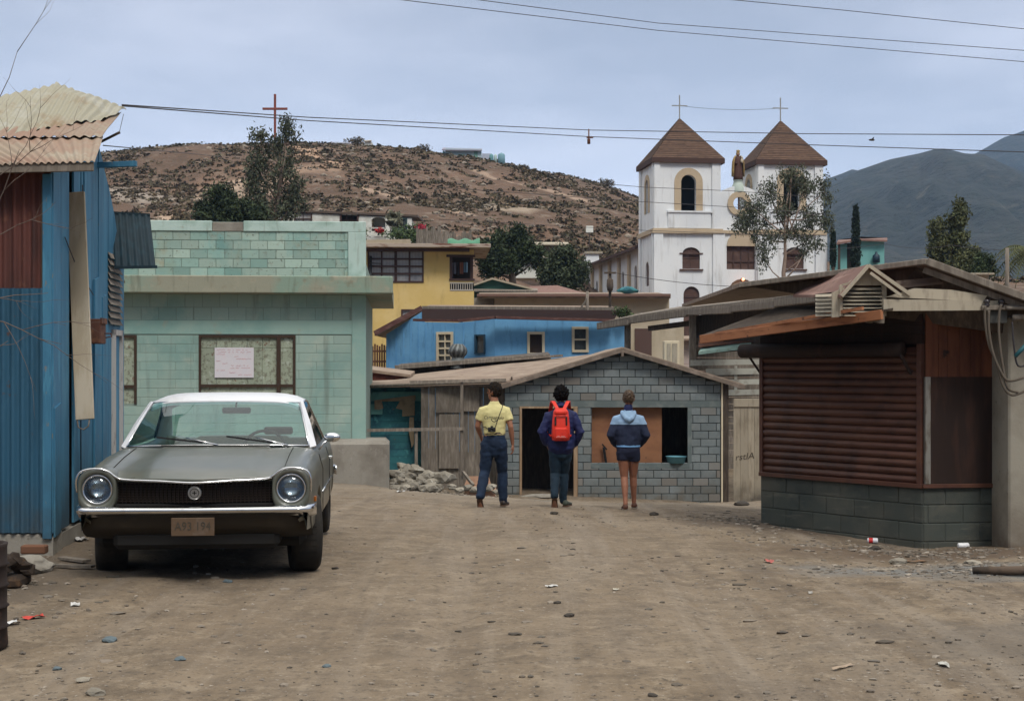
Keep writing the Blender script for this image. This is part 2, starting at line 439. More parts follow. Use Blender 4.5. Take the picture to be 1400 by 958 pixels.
# grey gravelly patch at the right: local mask added by hand
def add_patches():
    nt = M_DIRT.node_tree; N = nt.nodes; Lk = nt.links; bs = N['Principled BSDF']
    cur = bs.inputs['Base Color'].links[0].from_socket
    tc = N.new('ShaderNodeTexCoord')
    def patch(cx, cy, sx, sy, col, amt, rot=0, nz=.9):
        nonlocal cur
        mp = N.new('ShaderNodeMapping'); mp.vector_type = 'TEXTURE'; mp.inputs['Location'].default_value = (cx, cy, 0)
        mp.inputs['Rotation'].default_value = (0, 0, rot); mp.inputs['Scale'].default_value = (sx, sy, 1e3)
        Lk.new(tc.outputs['Object'], mp.inputs[0])
        ln = N.new('ShaderNodeVectorMath'); ln.operation = 'LENGTH'; Lk.new(mp.outputs[0], ln.inputs[0])
        nz_ = N.new('ShaderNodeTexNoise'); nz_.inputs['Scale'].default_value = 1.6; nz_.inputs['Detail'].default_value = 7; nz_.inputs['Roughness'].default_value = .68
        Lk.new(tc.outputs['Object'], nz_.inputs['Vector'])
        ml = N.new('ShaderNodeMath'); ml.operation = 'MULTIPLY_ADD'; ml.inputs[1].default_value = nz*2; ml.inputs[2].default_value = -nz
        Lk.new(nz_.outputs['Fac'], ml.inputs[0])
        ad = N.new('ShaderNodeMath'); ad.operation = 'ADD'; Lk.new(ln.outputs['Value'], ad.inputs[0]); Lk.new(ml.outputs[0], ad.inputs[1])
        mr = N.new('ShaderNodeMapRange'); mr.inputs[1].default_value = .6; mr.inputs[2].default_value = 1.15; mr.inputs[3].default_value = amt; mr.inputs[4].default_value = 0
        Lk.new(ad.outputs[0], mr.inputs[0])
        mx = N.new('ShaderNodeMix'); mx.data_type = 'RGBA'; Lk.new(mr.outputs[0], mx.inputs[0]); Lk.new(cur, mx.inputs[6]); mx.inputs[7].default_value = lin(col); cur = mx.outputs[2]
    patch(4.3, 12.0, 1.9, .9, (.15, .15, .145), .85)
    patch(4.4, 14.2, 2.2, 1.0, (.10, .068, .045), .8, .15)
    patch(3.3, 17.0, 1.2, 1.4, (.085, .062, .045), .75, .6)
    patch(1.2, 24.5, 5.5, 3.2, (.215, .18, .14), .3)
    patch(-2.2, 29, 5, 3.0, (.24, .205, .16), .4)
    patch(3.6, 8.2, 1.5, 1.2, (.13, .11, .09), .6)
    patch(-.6, 13.5, 3.0, 9.0, (.24, .19, .14), .22)
    patch(-4.2, 10.5, 1.2, 3.0, (.10, .078, .058), .8)
    patch(-1.0, 32.5, 2.4, 1.6, (.20, .19, .17), .8)
    Lk.new(cur, bs.inputs['Base Color'])
add_patches()
sheet('ground', rings_r(.5, 5, .12)[:-1]+rings_r(5, 42, .0075)[:-1]+rings_r(42, 66, .012), M_DIRT, 'structure')
M_HILL = mat('dry hillside earth', (.115, .070, .046), .97, [
    dict(col=(.19, .115, .076), scale=.05, lo=.5, hi=.62, detail=9, nr=.68),
    dict(col=(.075, .048, .031), scale=.22, lo=.5, hi=.66, amt=.85, detail=9, nr=.7),
    dict(col=(.22, .17, .13), scale=.55, lo=.56, hi=.66, amt=.6, detail=6, off=(9, 9, 0)),
    dict(col=(.065, .055, .038), scale=.8, lo=.56, hi=.66, amt=.75, detail=5, nr=.7),
    dict(col=(.30, .26, .21), scale=1.6, lo=.66, hi=.70, amt=.6, detail=3),
    ], bump=[BMP(.5, .8, .5), BMP(2, .7, .2)])
# foot tracks worn across the hill: painted as real bare-earth strips, mask from distance to a line
def add_tracks():
    nt = M_HILL.node_tree; N = nt.nodes; Lk = nt.links; bs = N['Principled BSDF']
    cur = bs.inputs['Base Color'].links[0].from_socket
    tc = N.new('ShaderNodeTexCoord'); sp = N.new('ShaderNodeSeparateXYZ'); Lk.new(tc.outputs['Object'], sp.inputs[0])
    cb = N.new('ShaderNodeCombineXYZ'); Lk.new(sp.outputs[0], cb.inputs[0]); Lk.new(sp.outputs[1], cb.inputs[1])
    nz = N.new('ShaderNodeTexNoise'); nz.inputs['Scale'].default_value = .12; nz.inputs['Detail'].default_value = 5; Lk.new(cb.outputs[0], nz.inputs['Vector'])
    def seg(a, b, w, col, amt):
        nonlocal cur
        ax, ay = a; bx, by = b; L = math.hypot(bx-ax, by-ay); ang = math.atan2(by-ay, bx-ax)
        mp = N.new('ShaderNodeMapping'); mp.vector_type = 'TEXTURE'; mp.inputs['Location'].default_value = ((ax+bx)/2, (ay+by)/2, 0)
        mp.inputs['Rotation'].default_value = (0, 0, ang); Lk.new(cb.outputs[0], mp.inputs[0])
        s2 = N.new('ShaderNodeSeparateXYZ'); Lk.new(mp.outputs[0], s2.inputs[0])
        ab = N.new('ShaderNodeMath'); ab.operation = 'ABSOLUTE'; Lk.new(s2.outputs[0], ab.inputs[0])
        sb = N.new('ShaderNodeMath'); sb.operation = 'SUBTRACT'; Lk.new(ab.outputs[0], sb.inputs[0]); sb.inputs[1].default_value = L/2
        mxm = N.new('ShaderNodeMath'); mxm.operation = 'MAXIMUM'; Lk.new(sb.outputs[0], mxm.inputs[0]); mxm.inputs[1].default_value = 0
        ab2 = N.new('ShaderNodeMath'); ab2.operation = 'ABSOLUTE'; Lk.new(s2.outputs[1], ab2.inputs[0])
        ad = N.new('ShaderNodeMath'); ad.operation = 'ADD'; Lk.new(mxm.outputs[0], ad.inputs[0]); Lk.new(ab2.outputs[0], ad.inputs[1])
        nn = N.new('ShaderNodeMath'); nn.operation = 'MULTIPLY_ADD'; Lk.new(nz.outputs['Fac'], nn.inputs[0]); nn.inputs[1].default_value = w*2.4; nn.inputs[2].default_value = -w*1.2
        ad2 = N.new('ShaderNodeMath'); ad2.operation = 'ADD'; Lk.new(ad.outputs[0], ad2.inputs[0]); Lk.new(nn.outputs[0], ad2.inputs[1])
        mr = N.new('ShaderNodeMapRange'); mr.inputs[1].default_value = w*.6; mr.inputs[2].default_value = w*1.3; mr.inputs[3].default_value = amt; mr.inputs[4].default_value = 0
        Lk.new(ad2.outputs[0], mr.inputs[0])
        mx = N.new('ShaderNodeMix'); mx.data_type = 'RGBA'; Lk.new(mr.outputs[0], mx.inputs[0]); Lk.new(cur, mx.inputs[6]); mx.inputs[7].default_value = lin(col); cur = mx.outputs[2]
    def hit(px, py):
        d = 108.0
        while d < 225:
            x = (px-700)/F*d; zr = CAMZ+(HY-py)/F*d
            if gz(x, d) >= zr: return (x, d)
            d += .5
        return (x, 222)
    def path(pts, w, col, amt=.85):
        q = [hit(*p) for p in pts]
        for a, b in zip(q, q[1:]): seg(a, b, w, col, amt)
    pale = (.40, .29, .215)
    path([(215, 300), (268, 282), (300, 262), (330, 248)], 1.3, pale, .9)
    path([(290, 262), (345, 255)], 4.5, (.36, .27, .2), .7)
    path([(395, 200), (425, 212), (450, 220)], 2.6, (.40, .26, .175), .9)
    path([(500, 262), (560, 275), (640, 300)], 1.0, pale, .7)
    path([(650, 235), (700, 250), (800, 275)], 1.0, pale, .6)
    path([(690, 288), (712, 298)], 2.5, (.36, .29, .22), .7)
    path([(150, 262), (215, 268)], 2.5, (.38, .33, .28), .6)
    path([(410, 240), (450, 228)], 3, (.33, .22, .15), .6)
    Lk.new(cur, bs.inputs['Base Color'])
    return hit
HIT = add_tracks()
sheet('hillside', rings_r(66, 108, .01)[:-1]+rings_r(108, 260, .006)[:-1]+rings_r(260, 2900, .06), M_HILL, 'structure')

# ---------------------------------------------------------------- far mountains
def mountain(name, tab, d0, d1, zbase, material, seed, amp=1.0):
    mb = MB(); pxs = np.linspace(tab[0][0], tab[-1][0], 260); nt_ = 60; nb = 10
    ts = [i/nt_ for i in range(nt_+1)]
    for px in pxs:
        X = (px-700)/F; py = skyline(px, tab); zr = CAMZ+(HY-py)/F*d1
        for t in ts:
            d = d0+(d1-d0)*t; h = zbase+(zr-zbase)*(t**.8)
            x = X*d
            g = noise.noise(Vector((x*.010+seed, d*.002, 0)))*.5+noise.noise(Vector((x*.027, d*.007+seed, 3)))*.3+noise.noise(Vector((x*.08, d*.033, 5)))*.12
            h += g*amp*(zr-zbase)*.35*math.sin(math.pi*min(t, 1))*1.0+noise.noise(Vector((x*.02, d*.02, 9)))*(zr-zbase)*.012
            mb.v.append((x, d, h))
        for t in range(1, nb+1):
            d = d1+(d1-d0)*t/nb*1.2; mb.v.append((X*d, d, zr+(zbase-20-zr)*t/nb))
    m = len(ts)+nb
    for i in range(len(pxs)-1):
        for j in range(m-1):
            mb.f.append((i*m+j, (i+1)*m+j, (i+1)*m+j+1, i*m+j+1)); mb.r.append(.5); mb.sm.append(True)
    return solo(name, mb, material, kind='structure')
M_MOUNT = mat('scrub covered mountain', (.022, .027, .026), 1, [
    dict(col=(.042, .042, .037), scale=.01, lo=.45, hi=.65, detail=8, nr=.65),
    dict(col=(.022, .030, .026), scale=.05, lo=.48, hi=.62, amt=.8, detail=6, nr=.7),
    dict(col=(.11, .10, .08), scale=.08, lo=.6, hi=.7, amt=.5, detail=6)], bump=[BMP(.03, .9, 12), BMP(.12, .7, 3)])
mountain('mountain', [(860, 352), (1000, 325), (1050, 308), (1100, 282), (1134, 254), (1173, 233), (1217, 218), (1256, 210), (1280, 203.5), (1293, 203.5), (1322, 211), (1348, 213), (1376, 226), (1400, 236), (1500, 265), (1700, 300)], 520, 1050, 0, M_MOUNT, 1.3)
mountain('mountain_ridge', [(900, 340), (1000, 305), (1080, 268), (1134, 242), (1165, 230), (1180, 234), (1250, 262), (1400, 300)], 1080, 1400, 0, M_MOUNT, 4.3, .6)
mountain('high_mountain', [(1150, 330), (1250, 262), (1322, 216), (1348, 202), (1374, 187), (1400, 177), (1480, 150), (1600, 130), (1800, 140)], 1250, 1750, 0, M_MOUNT, 8.1, .6)
# walking track and pale scree on the mountain
def strip_on(name, pts, d, w, material):
    pass

# ---------------------------------------------------------------- scrub on the hill (uncountable ground cover)
M_SCRUB = mat('dry scrub', (.105, .078, .048), 1, rnd=.45, rndhue=((.065, .062, .036), .45, .9))
M_ROCK = mat('pale rock', (.23, .19, .15), .95, rnd=.3, bump=BMP(8, .5, .05))
def clump(mb, c, r, h, n, leaf):
    for _ in range(n):
        a = random.uniform(0, 6.283); q = random.random()**.5; e = random.random()
        p = Vector((c[0]+r*q*math.cos(a), c[1]+r*q*math.sin(a), c[2]+h*(1-q*q)*e))
        d1 = Vector((random.gauss(0, 1), random.gauss(0, 1), random.gauss(0, .7))).normalized()
        d2 = d1.cross(Vector((random.gauss(0, 1), random.gauss(0, 1), random.gauss(0, 1)))).normalized()
        s = leaf*random.uniform(.6, 1.4)
        mb.add([p-d1*s-d2*s*.7, p+d1*s-d2*s*.6, p+d1*s*.5+d2*s, p-d1*s*.6+d2*s*.8], [(0, 1, 2, 3)], rnd=CL)
mb = MB(); rk = MB()
rr = random.Random(3)
cand = []
for _ in range(40000):
    px = rr.uniform(-160, 960) if rr.random() < .93 else rr.uniform(960, 1420); d = rr.uniform(110, 232)
    cand.append(((px-700)/F*d, d))
zz = gz_np(np.array([c[0] for c in cand]), np.array([c[1] for c in cand]))
keep = 0
for (x, y), z in zip(cand, zz):
    dn = .45*noise.noise(Vector((x*.06, y*.06, 11)))+.6*noise.noise(Vector((x*.25, y*.25, 2)))
    if dn < rr.uniform(-.25, .5): continue
    CL = rr.random(); s = rr.uniform(.15, .55)*(1.7 if rr.random() < .12 else 1)
    clump(mb, (x, y, z+fine(x, y)-.05), s, s*.7, int(8+10*s), .09+.12*s)
    keep += 1
solo('hillside_scrub', mb, M_SCRUB, 'low dry scrub bushes scattered all over the brown hillside', 'scrub', kind='stuff', norm=False)
for _ in range(1300):
    px = rr.uniform(100, 930); d = rr.uniform(112, 225); x = (px-700)/F*d
    if noise.noise(Vector((x*.08, d*.08, 31))) < -.05+rr.uniform(-.2, .3): continue
    s = rr.uniform(.1, .38); rk.lump((x, d, gz(x, d)+fine(x, d)+.05), s*1.3, s, s*.7, seed=rr.random()*50, sub=1, rough=.4, rnd=rr.random())
solo('hillside_rocks', rk, M_ROCK, 'pale loose rocks strewn over the hillside', 'rocks', kind='stuff', norm=False)

# ---------------------------------------------------------------- pebbles on the dirt lane
M_PEB = mat('pebble', (.15, .125, .10), .9, rnd=.55, rndhue=((.24, .21, .175), .5, 1))
mb = MB(); xs = []
for _ in range(6500):
    d = 6.3*(38/6.3)**(rr.random()**1.3); px = rr.uniform(-40, 1440); xs.append(((px-700)/F*d, d))
zz = gz_np(np.array([c[0] for c in xs]), np.array([c[1] for c in xs]))
for (x, y), z in zip(xs, zz):
    edge = noise.noise(Vector((x*.6, y*.4, 3)))
    if edge < rr.uniform(-.35, .5) and not (x > 3 and y < 16): continue
    s = rr.choice((.002, .003, .004, .005, .006, .008, .010, .015))*rr.uniform(.7, 1.3)
    mb.lump((x, y, z+fine(x, y)+s*.25), s*1.3, s, s*.65, seed=rr.random()*90, sub=1, rough=.5, rnd=rr.random())
zones = [(4.4, 12.2, 1.6, .9, 900), (4.0, 14.6, 1.3, .7, 500), (-4.0, 10.2, .7, 1.4, 350), (2.9, 17.6, .9, 1.6, 350), (.0, 10, 4, 4, 300)]
for cx, cy, sx, sy, n_ in zones:
    for _ in range(n_):
        x, y = rr.gauss(cx, sx*.6), rr.gauss(cy, sy*.6); y = max(6.4, y); s = rr.choice((.008, .012, .016, .022, .03))*rr.uniform(.6, 1.1)
        mb.lump((x, y, gz(x, y)+fine(x, y)+s*.1), s*rr.uniform(1, 1.8), s, s*.45, seed=rr.random()*90, sub=1, rough=.7, rnd=rr.random())
solo('gravel', mb, M_PEB, 'small pebbles and grit scattered over the dirt lane', 'gravel', kind='stuff', norm=False)
# ---------------------------------------------------------------- block walls
def blockwall(mb, x0, x1, z0, z1, holes=(), bw=.4, bh=.2, mo=.012, y=0.0, t=.03, top=None, jit=.0025, bev=.006, off=0, rr=random.Random(5), hw=None):
    """courses of single blocks standing proud of a mortar backing; holes = (x0,z0,x1,z1); top(x) = upper limit"""
    row = 0; z = z0
    while z < z1-.03:
        zt = min(z+bh, z1)
        xs = x0-(bw/2 if row % 2 else 0)-off
        while xs < x1:
            a = max(xs, x0); b = min(xs+bw, x1)
            segs = [(a, b)]
            for h in holes:
                if zt-.06 > h[1] and z+.06 < h[3]:
                    n = []
                    for (p, q) in segs:
                        if q <= h[0] or p >= h[2]: n.append((p, q)); continue
                        if p < h[0]: n.append((p, h[0]))
                        if q > h[2]: n.append((h[2], q))
                    segs = n
            for (p, q) in segs:
                if q-p < .05: continue
                if top:
                    zl = min(top(p), top(q)); zz = min(zt, zl)
                    if zz-z < .04: continue
                else: zz = zt
                j = rr.uniform(-jit, jit)
                mb.box(p+mo/2, q-mo/2, y-t+j, y+.02, z+mo/2, zz-mo/2, bev=bev, rnd=rr.random())
            xs += bw
        z += bh; row += 1
def wall_backing(mb, x0, x1, z0, z1, holes, t, y=0.0, topline=None):
    outer = [(x0, z0), (x1, z0)]+(topline if topline else [(x1, z1), (x0, z1)])
    mb.plate(outer, [rl(h) for h in holes], t=t, y=y)

# ================================================================ blue iron shed (left foreground)
M_CORR_BLUE = mat('blue painted corrugated iron', (.026, .095, .16), .6, [dict(col=(.016, .06, .10), scale=1.5, lo=.45, hi=.65, stretch=(2, 2, .4)), dict(col=(.06, .16, .24), scale=4, lo=.58, hi=.7, amt=.5, stretch=(2, 2, .5)), dict(col=(.10, .045, .025), scale=7, lo=.64, hi=.70, amt=.8), dict(col=(.055, .06, .06), scale=3, lo=.3, hi=.6, amt=.85, z=(.2, .65))], bump=BMP(40, .25, .003))  # grey low down: dirt, with light falloff painted into the colour
M_CORR_RUST = mat('rust brown corrugated iron', (.115, .04, .032), .75, [dict(col=(.05, .022, .02), scale=2, lo=.45, hi=.65, stretch=(2, 2, .4)), dict(col=(.19, .085, .05), scale=5, lo=.58, hi=.7, amt=.6)], bump=BMP(40, .25, .003))
M_BLUEBOARD = mat('blue painted boards', (.040, .155, .26), .6, [dict(col=(.06, .21, .33), scale=2, lo=.45, hi=.65, stretch=(2, 2, .5)), dict(col=(.03, .09, .14), scale=9, lo=.6, hi=.72, amt=.7, stretch=(3, 3, .3)), dict(col=(.20, .17, .13), scale=14, lo=.64, hi=.70, amt=.9, stretch=(3, 3, .6)), dict(col=(.07, .24, .36), scale=4, lo=.56, hi=.64, amt=.7, off=(4, 2, 1), stretch=(3, 3, .4)), dict(col=(.04, .05, .055), scale=3, lo=.3, hi=.6, amt=.7, z=(.15, .9))], rnd=.12, bump=wood_grain())  # lower boards greyed for dirt and for painted light falloff
M_ROOFIRON = mat('rusty galvanised sheet', (.29, .225, .165), .7, [dict(col=(.28, .175, .125), scale=1.1, lo=.45, hi=.62, stretch=(1, 1, 1)), dict(col=(.34, .30, .23), scale=2.5, lo=.55, hi=.68, amt=.8), dict(col=(.20, .11, .07), scale=9, lo=.6, hi=.72, amt=.6)], rnd=.1, bump=BMP(50, .2, .003))
M_ROOFIRON2 = mat('weathered galvanised sheet', (.30, .28, .21), .6, [dict(col=(.24, .17, .10), scale=1.8, lo=.5, hi=.66), dict(col=(.36, .35, .30), scale=3, lo=.52, hi=.66, amt=.8), dict(col=(.25, .22, .13), scale=6, lo=.62, hi=.7, amt=.6)], bump=BMP(50, .2, .003))
SA_ = .0997
shed_loc = (-3.92, 12.1, 0)
shed = thing('iron_shed', 'blue boarded shed with rusty corrugated iron roof at the left edge of the lane', 'shed', shed_loc)
# local: x right, y away; side wall runs along S
S = Vector((-.1, 1, 0)).normalized(); NX = Vector((1, .1, 0)).normalized()
def SW(t, z, out=0.0): return S*t+NX*out+Vector((0, 0, z))
mb = MB(); mb.corr((-4.2, .0, .2), (-.005, 0, .2), (-.005, 0, 2.28), (-4.2, 0, 2.28), period=.082, amp=.017, nv=2); part('front_panel', mb, M_CORR_BLUE, shed)
mb = MB(); mb.corr((-4.2, .05, 2.25), (-.02, .05, 2.25), (-.02, .05, 3.35), (-4.2, .05, 3.35), period=.082, amp=.017, nv=2); part('upper_panel', mb, M_CORR_RUST, shed)
mb = MB()
mb.box(-4.2, 0.0, .02, .3, -.6, .19, bev=.01)
mb.slab([SW(0, .16, .015), SW(3.6, .16, .015), SW(3.6, .16, -.25), SW(.05, .16, -.25)], .8)
part('footing', mb, M_CONC, shed)
# side boards: vertical boards of uneven width, top follows the gable
def top_t(t):
    pts = [(0, 3.28), (1.9, 3.86), (2.04, 3.80), (2.55, 3.50), (2.8, 3.38), (3.06, 2.98), (3.37, 2.80), (3.7, 2.75)]
    for a, b in zip(pts, pts[1:]):
        if t <= b[0]: return a[1]+(b[1]-a[1])*(t-a[0])/(b[0]-a[0])
    return 2.75
mb = MB(); t = 0.0; rr = random.Random(11); widths = [.30, .34, .22, .30, .28, .33, .26, .30, .24, .32, .3, .3]
for k, wd in enumerate(widths):
    if t+wd > 3.5: break
    if k == 2: t += wd; continue          # dark gap in the boarding
    o = rr.uniform(0, .012); zb = .17+rr.uniform(0, .05); a, b = t+.004, t+wd-.004
    p = [SW(a, zb, .012+o), SW(b, zb, .012+o), SW(b, top_t(b), .012+o), SW(a, top_t(a), .012+o)]
    mb.slab(p, tuple(-NX*.02), rnd=rr.random()); t += wd
# overlapping patch boards
for (a, b, z0, z1, o) in ((1.25, 1.55, 1.75, 3.55, .034), (1.75, 2.0, .5, 2.5, .036), (2.2, 2.42, .3, 2.35, .03), (.02, .26, .16, 1.3, .03)):
    mb.slab([SW(a, z0, o), SW(b, z0+.02, o), SW(b, z1, o), SW(a, z1-.04, o)], tuple(-NX*.018), rnd=rr.random())
part('side_boards', mb, M_BLUEBOARD, shed)
mb = MB(); mb.slab([SW(.02, .1, -.06), SW(3.5, .1, -.06), SW(3.5, 2.7, -.06), SW(2.0, 3.6, -.06), SW(.02, 3.2, -.06)], tuple(-NX*.03)); mb.box(-4.2, -.1, .35, .4, .1, 3.2); part('lining', mb, M_DARKWOOD, shed)
mb = MB(); mb.beam((-.03, -.012, .15), (-.03, -.012, 3.25), .075, .03, up=(0, 1, 0), bev=.004); part('corner_post', mb, M_BLUEBOARD, shed)
# roof sheets: rows lap over one another
def SP(px, py, ly): return P(px, py, 12.1+ly)-Vector(shed_loc)
mb = MB(); mb.corr(SP(-260, 232, -.22), SP(129, 221, -.20), SP(141, 186, .85), (-4.4, .85, 3.70), period=.088, amp=.010, nv=6, rnd=.2); part('roof_sheet', mb, M_ROOFIRON, shed)
mb = MB(); mb.corr((-4.4, .70, 3.72), SP(140, 188, .72), SP(166, 152, 2.35), (-4.4, 2.3, 4.22), period=.088, amp=.010, nv=8, rnd=.7, wob=.02); part('roof_sheet', mb, M_ROOFIRON, shed)
mb = MB(); mb.corr(SP(22, 181, .9), SP(146, 160, 1.7), SP(173, 149, 2.5), SP(76, 113, 2.7), period=.10, amp=.011, nv=14, sag=.05, wob=.09); part('loose_roof_sheet', mb, M_ROOFIRON2, shed, label='bent loose galvanised sheet lying over the ridge')
mb = MB(); mb.corr(SP(-110, 186, .9), SP(28, 183, .95), SP(80, 115, 2.68), SP(-60, 143, 2.5), period=.09, amp=.011, nv=8, wob=.05); part('roof_sheet', mb, M_ROOFIRON2, shed)
mb = MB(); mb.corr((-4.8, 4.6, 2.6), (-.62, 4.6, 2.6), (-.45, 2.4, 3.75), (-4.4, 2.35, 3.95), period=.088, amp=.014, nv=6); part('roof_sheet', mb, M_ROOFIRON, shed)
mb = MB(); mb.beam(SP(-260, 236, -.19), SP(128, 228, -.17), .03, .075, bev=.004); part('eave_board', mb, M_GREYWOOD, shed)
mb = MB(); mb.beam((-.62, -.42, 2.98), (-.42, 1.0, 3.30), .06, .12, bev=.005); part('rafter', mb, M_GREYWOOD, shed)
mb = MB(); mb.tube([SP(138, 194, 2.2), SP(164, 181, 2.2)], .014, n=6); mb.tube([SP(163, 182, 2.2), SP(169, 156, 2.3)], .003, n=4); part('bracket', mb, M_DARKWOOD, shed)
mb = MB(); mb.beam(SP(128, 226, 2.0), SP(187, 224, 2.0), .05, .055, bev=.004); part('blue_beam', mb, M_BLUEBOARD, shed)
# side window shutter of dark blue iron, louvred panel, door frame, rusty box
q = [P(157, 366, 14.75)-Vector(shed_loc), P(213, 365, 14.9)-Vector(shed_loc), P(205, 294, 15.5)-Vector(shed_loc), P(153, 291, 15.3)-Vector(shed_loc)]
M_DKBLUE = mat('dark blue iron', (.003, .017, .027), .7, [dict(col=(.005, .028, .042), scale=4, lo=.5, hi=.65, stretch=(3, 3, .5))])
mb = MB(); mb.corr(*q, period=.07, amp=.009, nv=3); part('awning', mb, M_DKBLUE, shed)
for aa, bb in ((q[0]+Vector((0, -.02, 0)), q[1]+Vector((.02, -.02, 0))), (q[3], q[2])):
    mb = MB(); mb.beam(aa, bb, .02, .03); part('awning_rail', mb, M_DKBLUE, shed)
mb = MB()
for k in range(11):
    z = 2.05+k*.068; mb.slab([SW(2.55, z, .05), SW(3.25, z, .05), SW(3.25, z+.06, .02), SW(2.55, z+.06, .02)], tuple(-NX*.008), rnd=k/11)
part('louvre', mb, M_GREYWOOD, shed)
M_WHITEFRAME = mat('peeling white paint', (.42, .40, .38), .8, [dict(col=(.16, .12, .1), scale=12, lo=.55, hi=.68, amt=.8, stretch=(2, 2, .4))], bump=wood_grain())
mb = MB()
for (a, b) in ((2.75, 2.83), (3.18, 3.26)): mb.slab([SW(a, .15, .05), SW(b, .15, .05), SW(b, 2.0, .05), SW(a, 2.0, .05)], tuple(-NX*.06))
mb.slab([SW(2.75, 1.94, .05), SW(3.26, 1.94, .05), SW(3.26, 2.0, .05), SW(2.75, 2.0, .05)], tuple(-NX*.06))
df = part('door_frame', mb, M_WHITEFRAME, shed)
mb = MB(); mb.slab([SW(2.84, .15, .022), SW(3.17, .15, .022), SW(3.17, 1.93, .022), SW(2.84, 1.93, .022)], tuple(-NX*.02)); part('side_door', mb, M_BLUEBOARD, shed)
M_RUST = mat('rusted steel', (.10, .04, .025), .85, [dict(col=(.17, .075, .04), scale=12, lo=.5, hi=.65), dict(col=(.04, .02, .016), scale=8, lo=.55, hi=.7)], bump=BMP(60, .4, .003))
mb = MB(); b0 = SW(1.45, 1.83, .03)
M4 = Matrix.Translation(b0) @ Matrix.Rotation(R(5.7), 4, 'Z')
mb.box(0, .13, -.10, .18, 0, .235, M=M4, bev=.008); mb.box(.128, .142, -.10, .19, .19, .245, M=M4)
bx_ = part('meter_box', mb, M_RUST, shed, label='small rusty steel box fixed to the side boards')
mb = MB(); mb.tube([M4 @ Vector((.13, .1, .1)), M4 @ Vector((.19, .1, .1)), M4 @ Vector((.2, .1, .07)), M4 @ Vector((.14, .1, .06))], .007, n=6); part('hasp', mb, M_RUST, bx_)
mb = MB(); mb.tube([SW(1.0, .3, .05), SW(1.0, 1.9, .045), SW(1.1, 2.6, .05), SW(1.12, 3.3, .04)], .006, n=5); mb.tube([SW(.4, 2.75, .03), SW(.9, 2.5, .04), SW(1.6, 2.3, .05)], .005, n=5); part('cable', mb, M_WIRE, shed)
# leaning cream plank
mb = MB(); wq = Vector(shed_loc)
a = wq+SW(.62, 1.14, .16); b = wq+SW(.86, 3.20, .03)
mb.beam(a, b, .165, .03, up=(.0, 1, 0), bev=.004)
M_PLANK = mat('beige plank', (.40, .33, .235), .85, [dict(col=(.50, .43, .33), scale=2, lo=.45, hi=.6, stretch=(3, 3, .6)), dict(col=(.26, .2, .14), scale=10, lo=.6, hi=.7, amt=.5, stretch=(4, 4, .4))], bump=wood_grain())
solo('plank', mb, M_PLANK, 'long beige plank fixed upright against the blue shed boards', 'plank')
mb = MB(); a2 = wq+SW(.62, 1.14, .15)
mb.tube([a2+Vector((-.06, 0, 0)), a2+Vector((-.05, 0, -.07)), a2+Vector((0, -.01, -.09)), a2+Vector((.04, 0, -.06)), a2+Vector((.05, 0, 0))], .007, n=6)
solo('rope_loop', mb, M_GREYWOOD, 'small loop hanging from the foot of the beige plank', 'rope')

# ================================================================ mint block building
mint_loc = tuple(P(500, 662, 32.5)); MR = R(4.5); mf = Fac(mint_loc, MR)
mint = thing('block_building', 'mint green concrete block building with heavy cornice behind the parked car', 'building', mint_loc, MR)
M_MINTB = mat('mint painted blocks', (.33, .43, .375), .9, [dict(col=(.20, .37, .345), scale=1.1, lo=.48, hi=.64, detail=7), dict(col=(.32, .32, .23), scale=1.6, lo=.55, hi=.68, amt=.8, off=(3, 0, 1)), dict(col=(.40, .47, .41), scale=2.2, lo=.58, hi=.68, amt=.7), dict(col=(.20, .17, .12), scale=5, lo=.56, hi=.66, amt=.65, detail=9, nr=.75), dict(col=(.08, .075, .055), scale=14, lo=.60, hi=.66, amt=.7, detail=6)], rnd=.16, rndhue=((.17, .32, .29), .5, .6), bump=[BMP(50, .5, .006), BMP(8, .3, .01)])
M_MINTW = mat('mint painted lower blocks', (.29, .39, .345), .9, [dict(col=(.21, .335, .305), scale=.8, lo=.45, hi=.62, detail=7), dict(col=(.37, .43, .37), scale=1.3, lo=.55, hi=.68, amt=.8), dict(col=(.18, .19, .14), scale=1.0, lo=.4, hi=.62, amt=.7, z=(0, 1.2)), dict(col=(.13, .15, .12), scale=1.0, stretch=(3, 3, .25), lo=.56, hi=.70, amt=.55)], rnd=.05, bump=[BMP(50, .4, .005), BMP(8, .3, .01)])
M_MINTR = mat('mint painted render', (.28, .41, .365), .9, [dict(col=(.21, .35, .32), scale=.7, lo=.45, hi=.62, detail=7), dict(col=(.32, .41, .35), scale=1.5, lo=.55, hi=.68, amt=.7), dict(col=(.33, .31, .23), scale=2.5, lo=.6, hi=.7, amt=.5)], bump=[BMP(40, .4, .006)])
M_MINTCAP = mat('pale mint render', (.43, .55, .51), .9, [dict(col=(.29, .41, .36), scale=1.2, lo=.5, hi=.65, detail=7), dict(col=(.16, .15, .11), scale=2, stretch=(4, 4, .4), lo=.56, hi=.7, amt=.5), dict(col=(.30, .27, .2), scale=4, lo=.64, hi=.72, amt=.6)], bump=[BMP(40, .4, .006)])
M_CORNICE = mat('stained cornice', (.28, .28, .215), .92, [dict(col=(.22, .30, .24), scale=1.2, lo=.45, hi=.62, detail=7), dict(col=(.36, .33, .25), scale=2, lo=.55, hi=.68, amt=.8), dict(col=(.20, .14, .085), scale=3, lo=.60, hi=.72, amt=.6), dict(col=(.11, .11, .08), scale=1.5, stretch=(4, 4, .4), lo=.56, hi=.7, amt=.6)], bump=[BMP(30, .5, .01)])
M_MORTG = mat('stained mortar', (.21, .27, .235), .95)
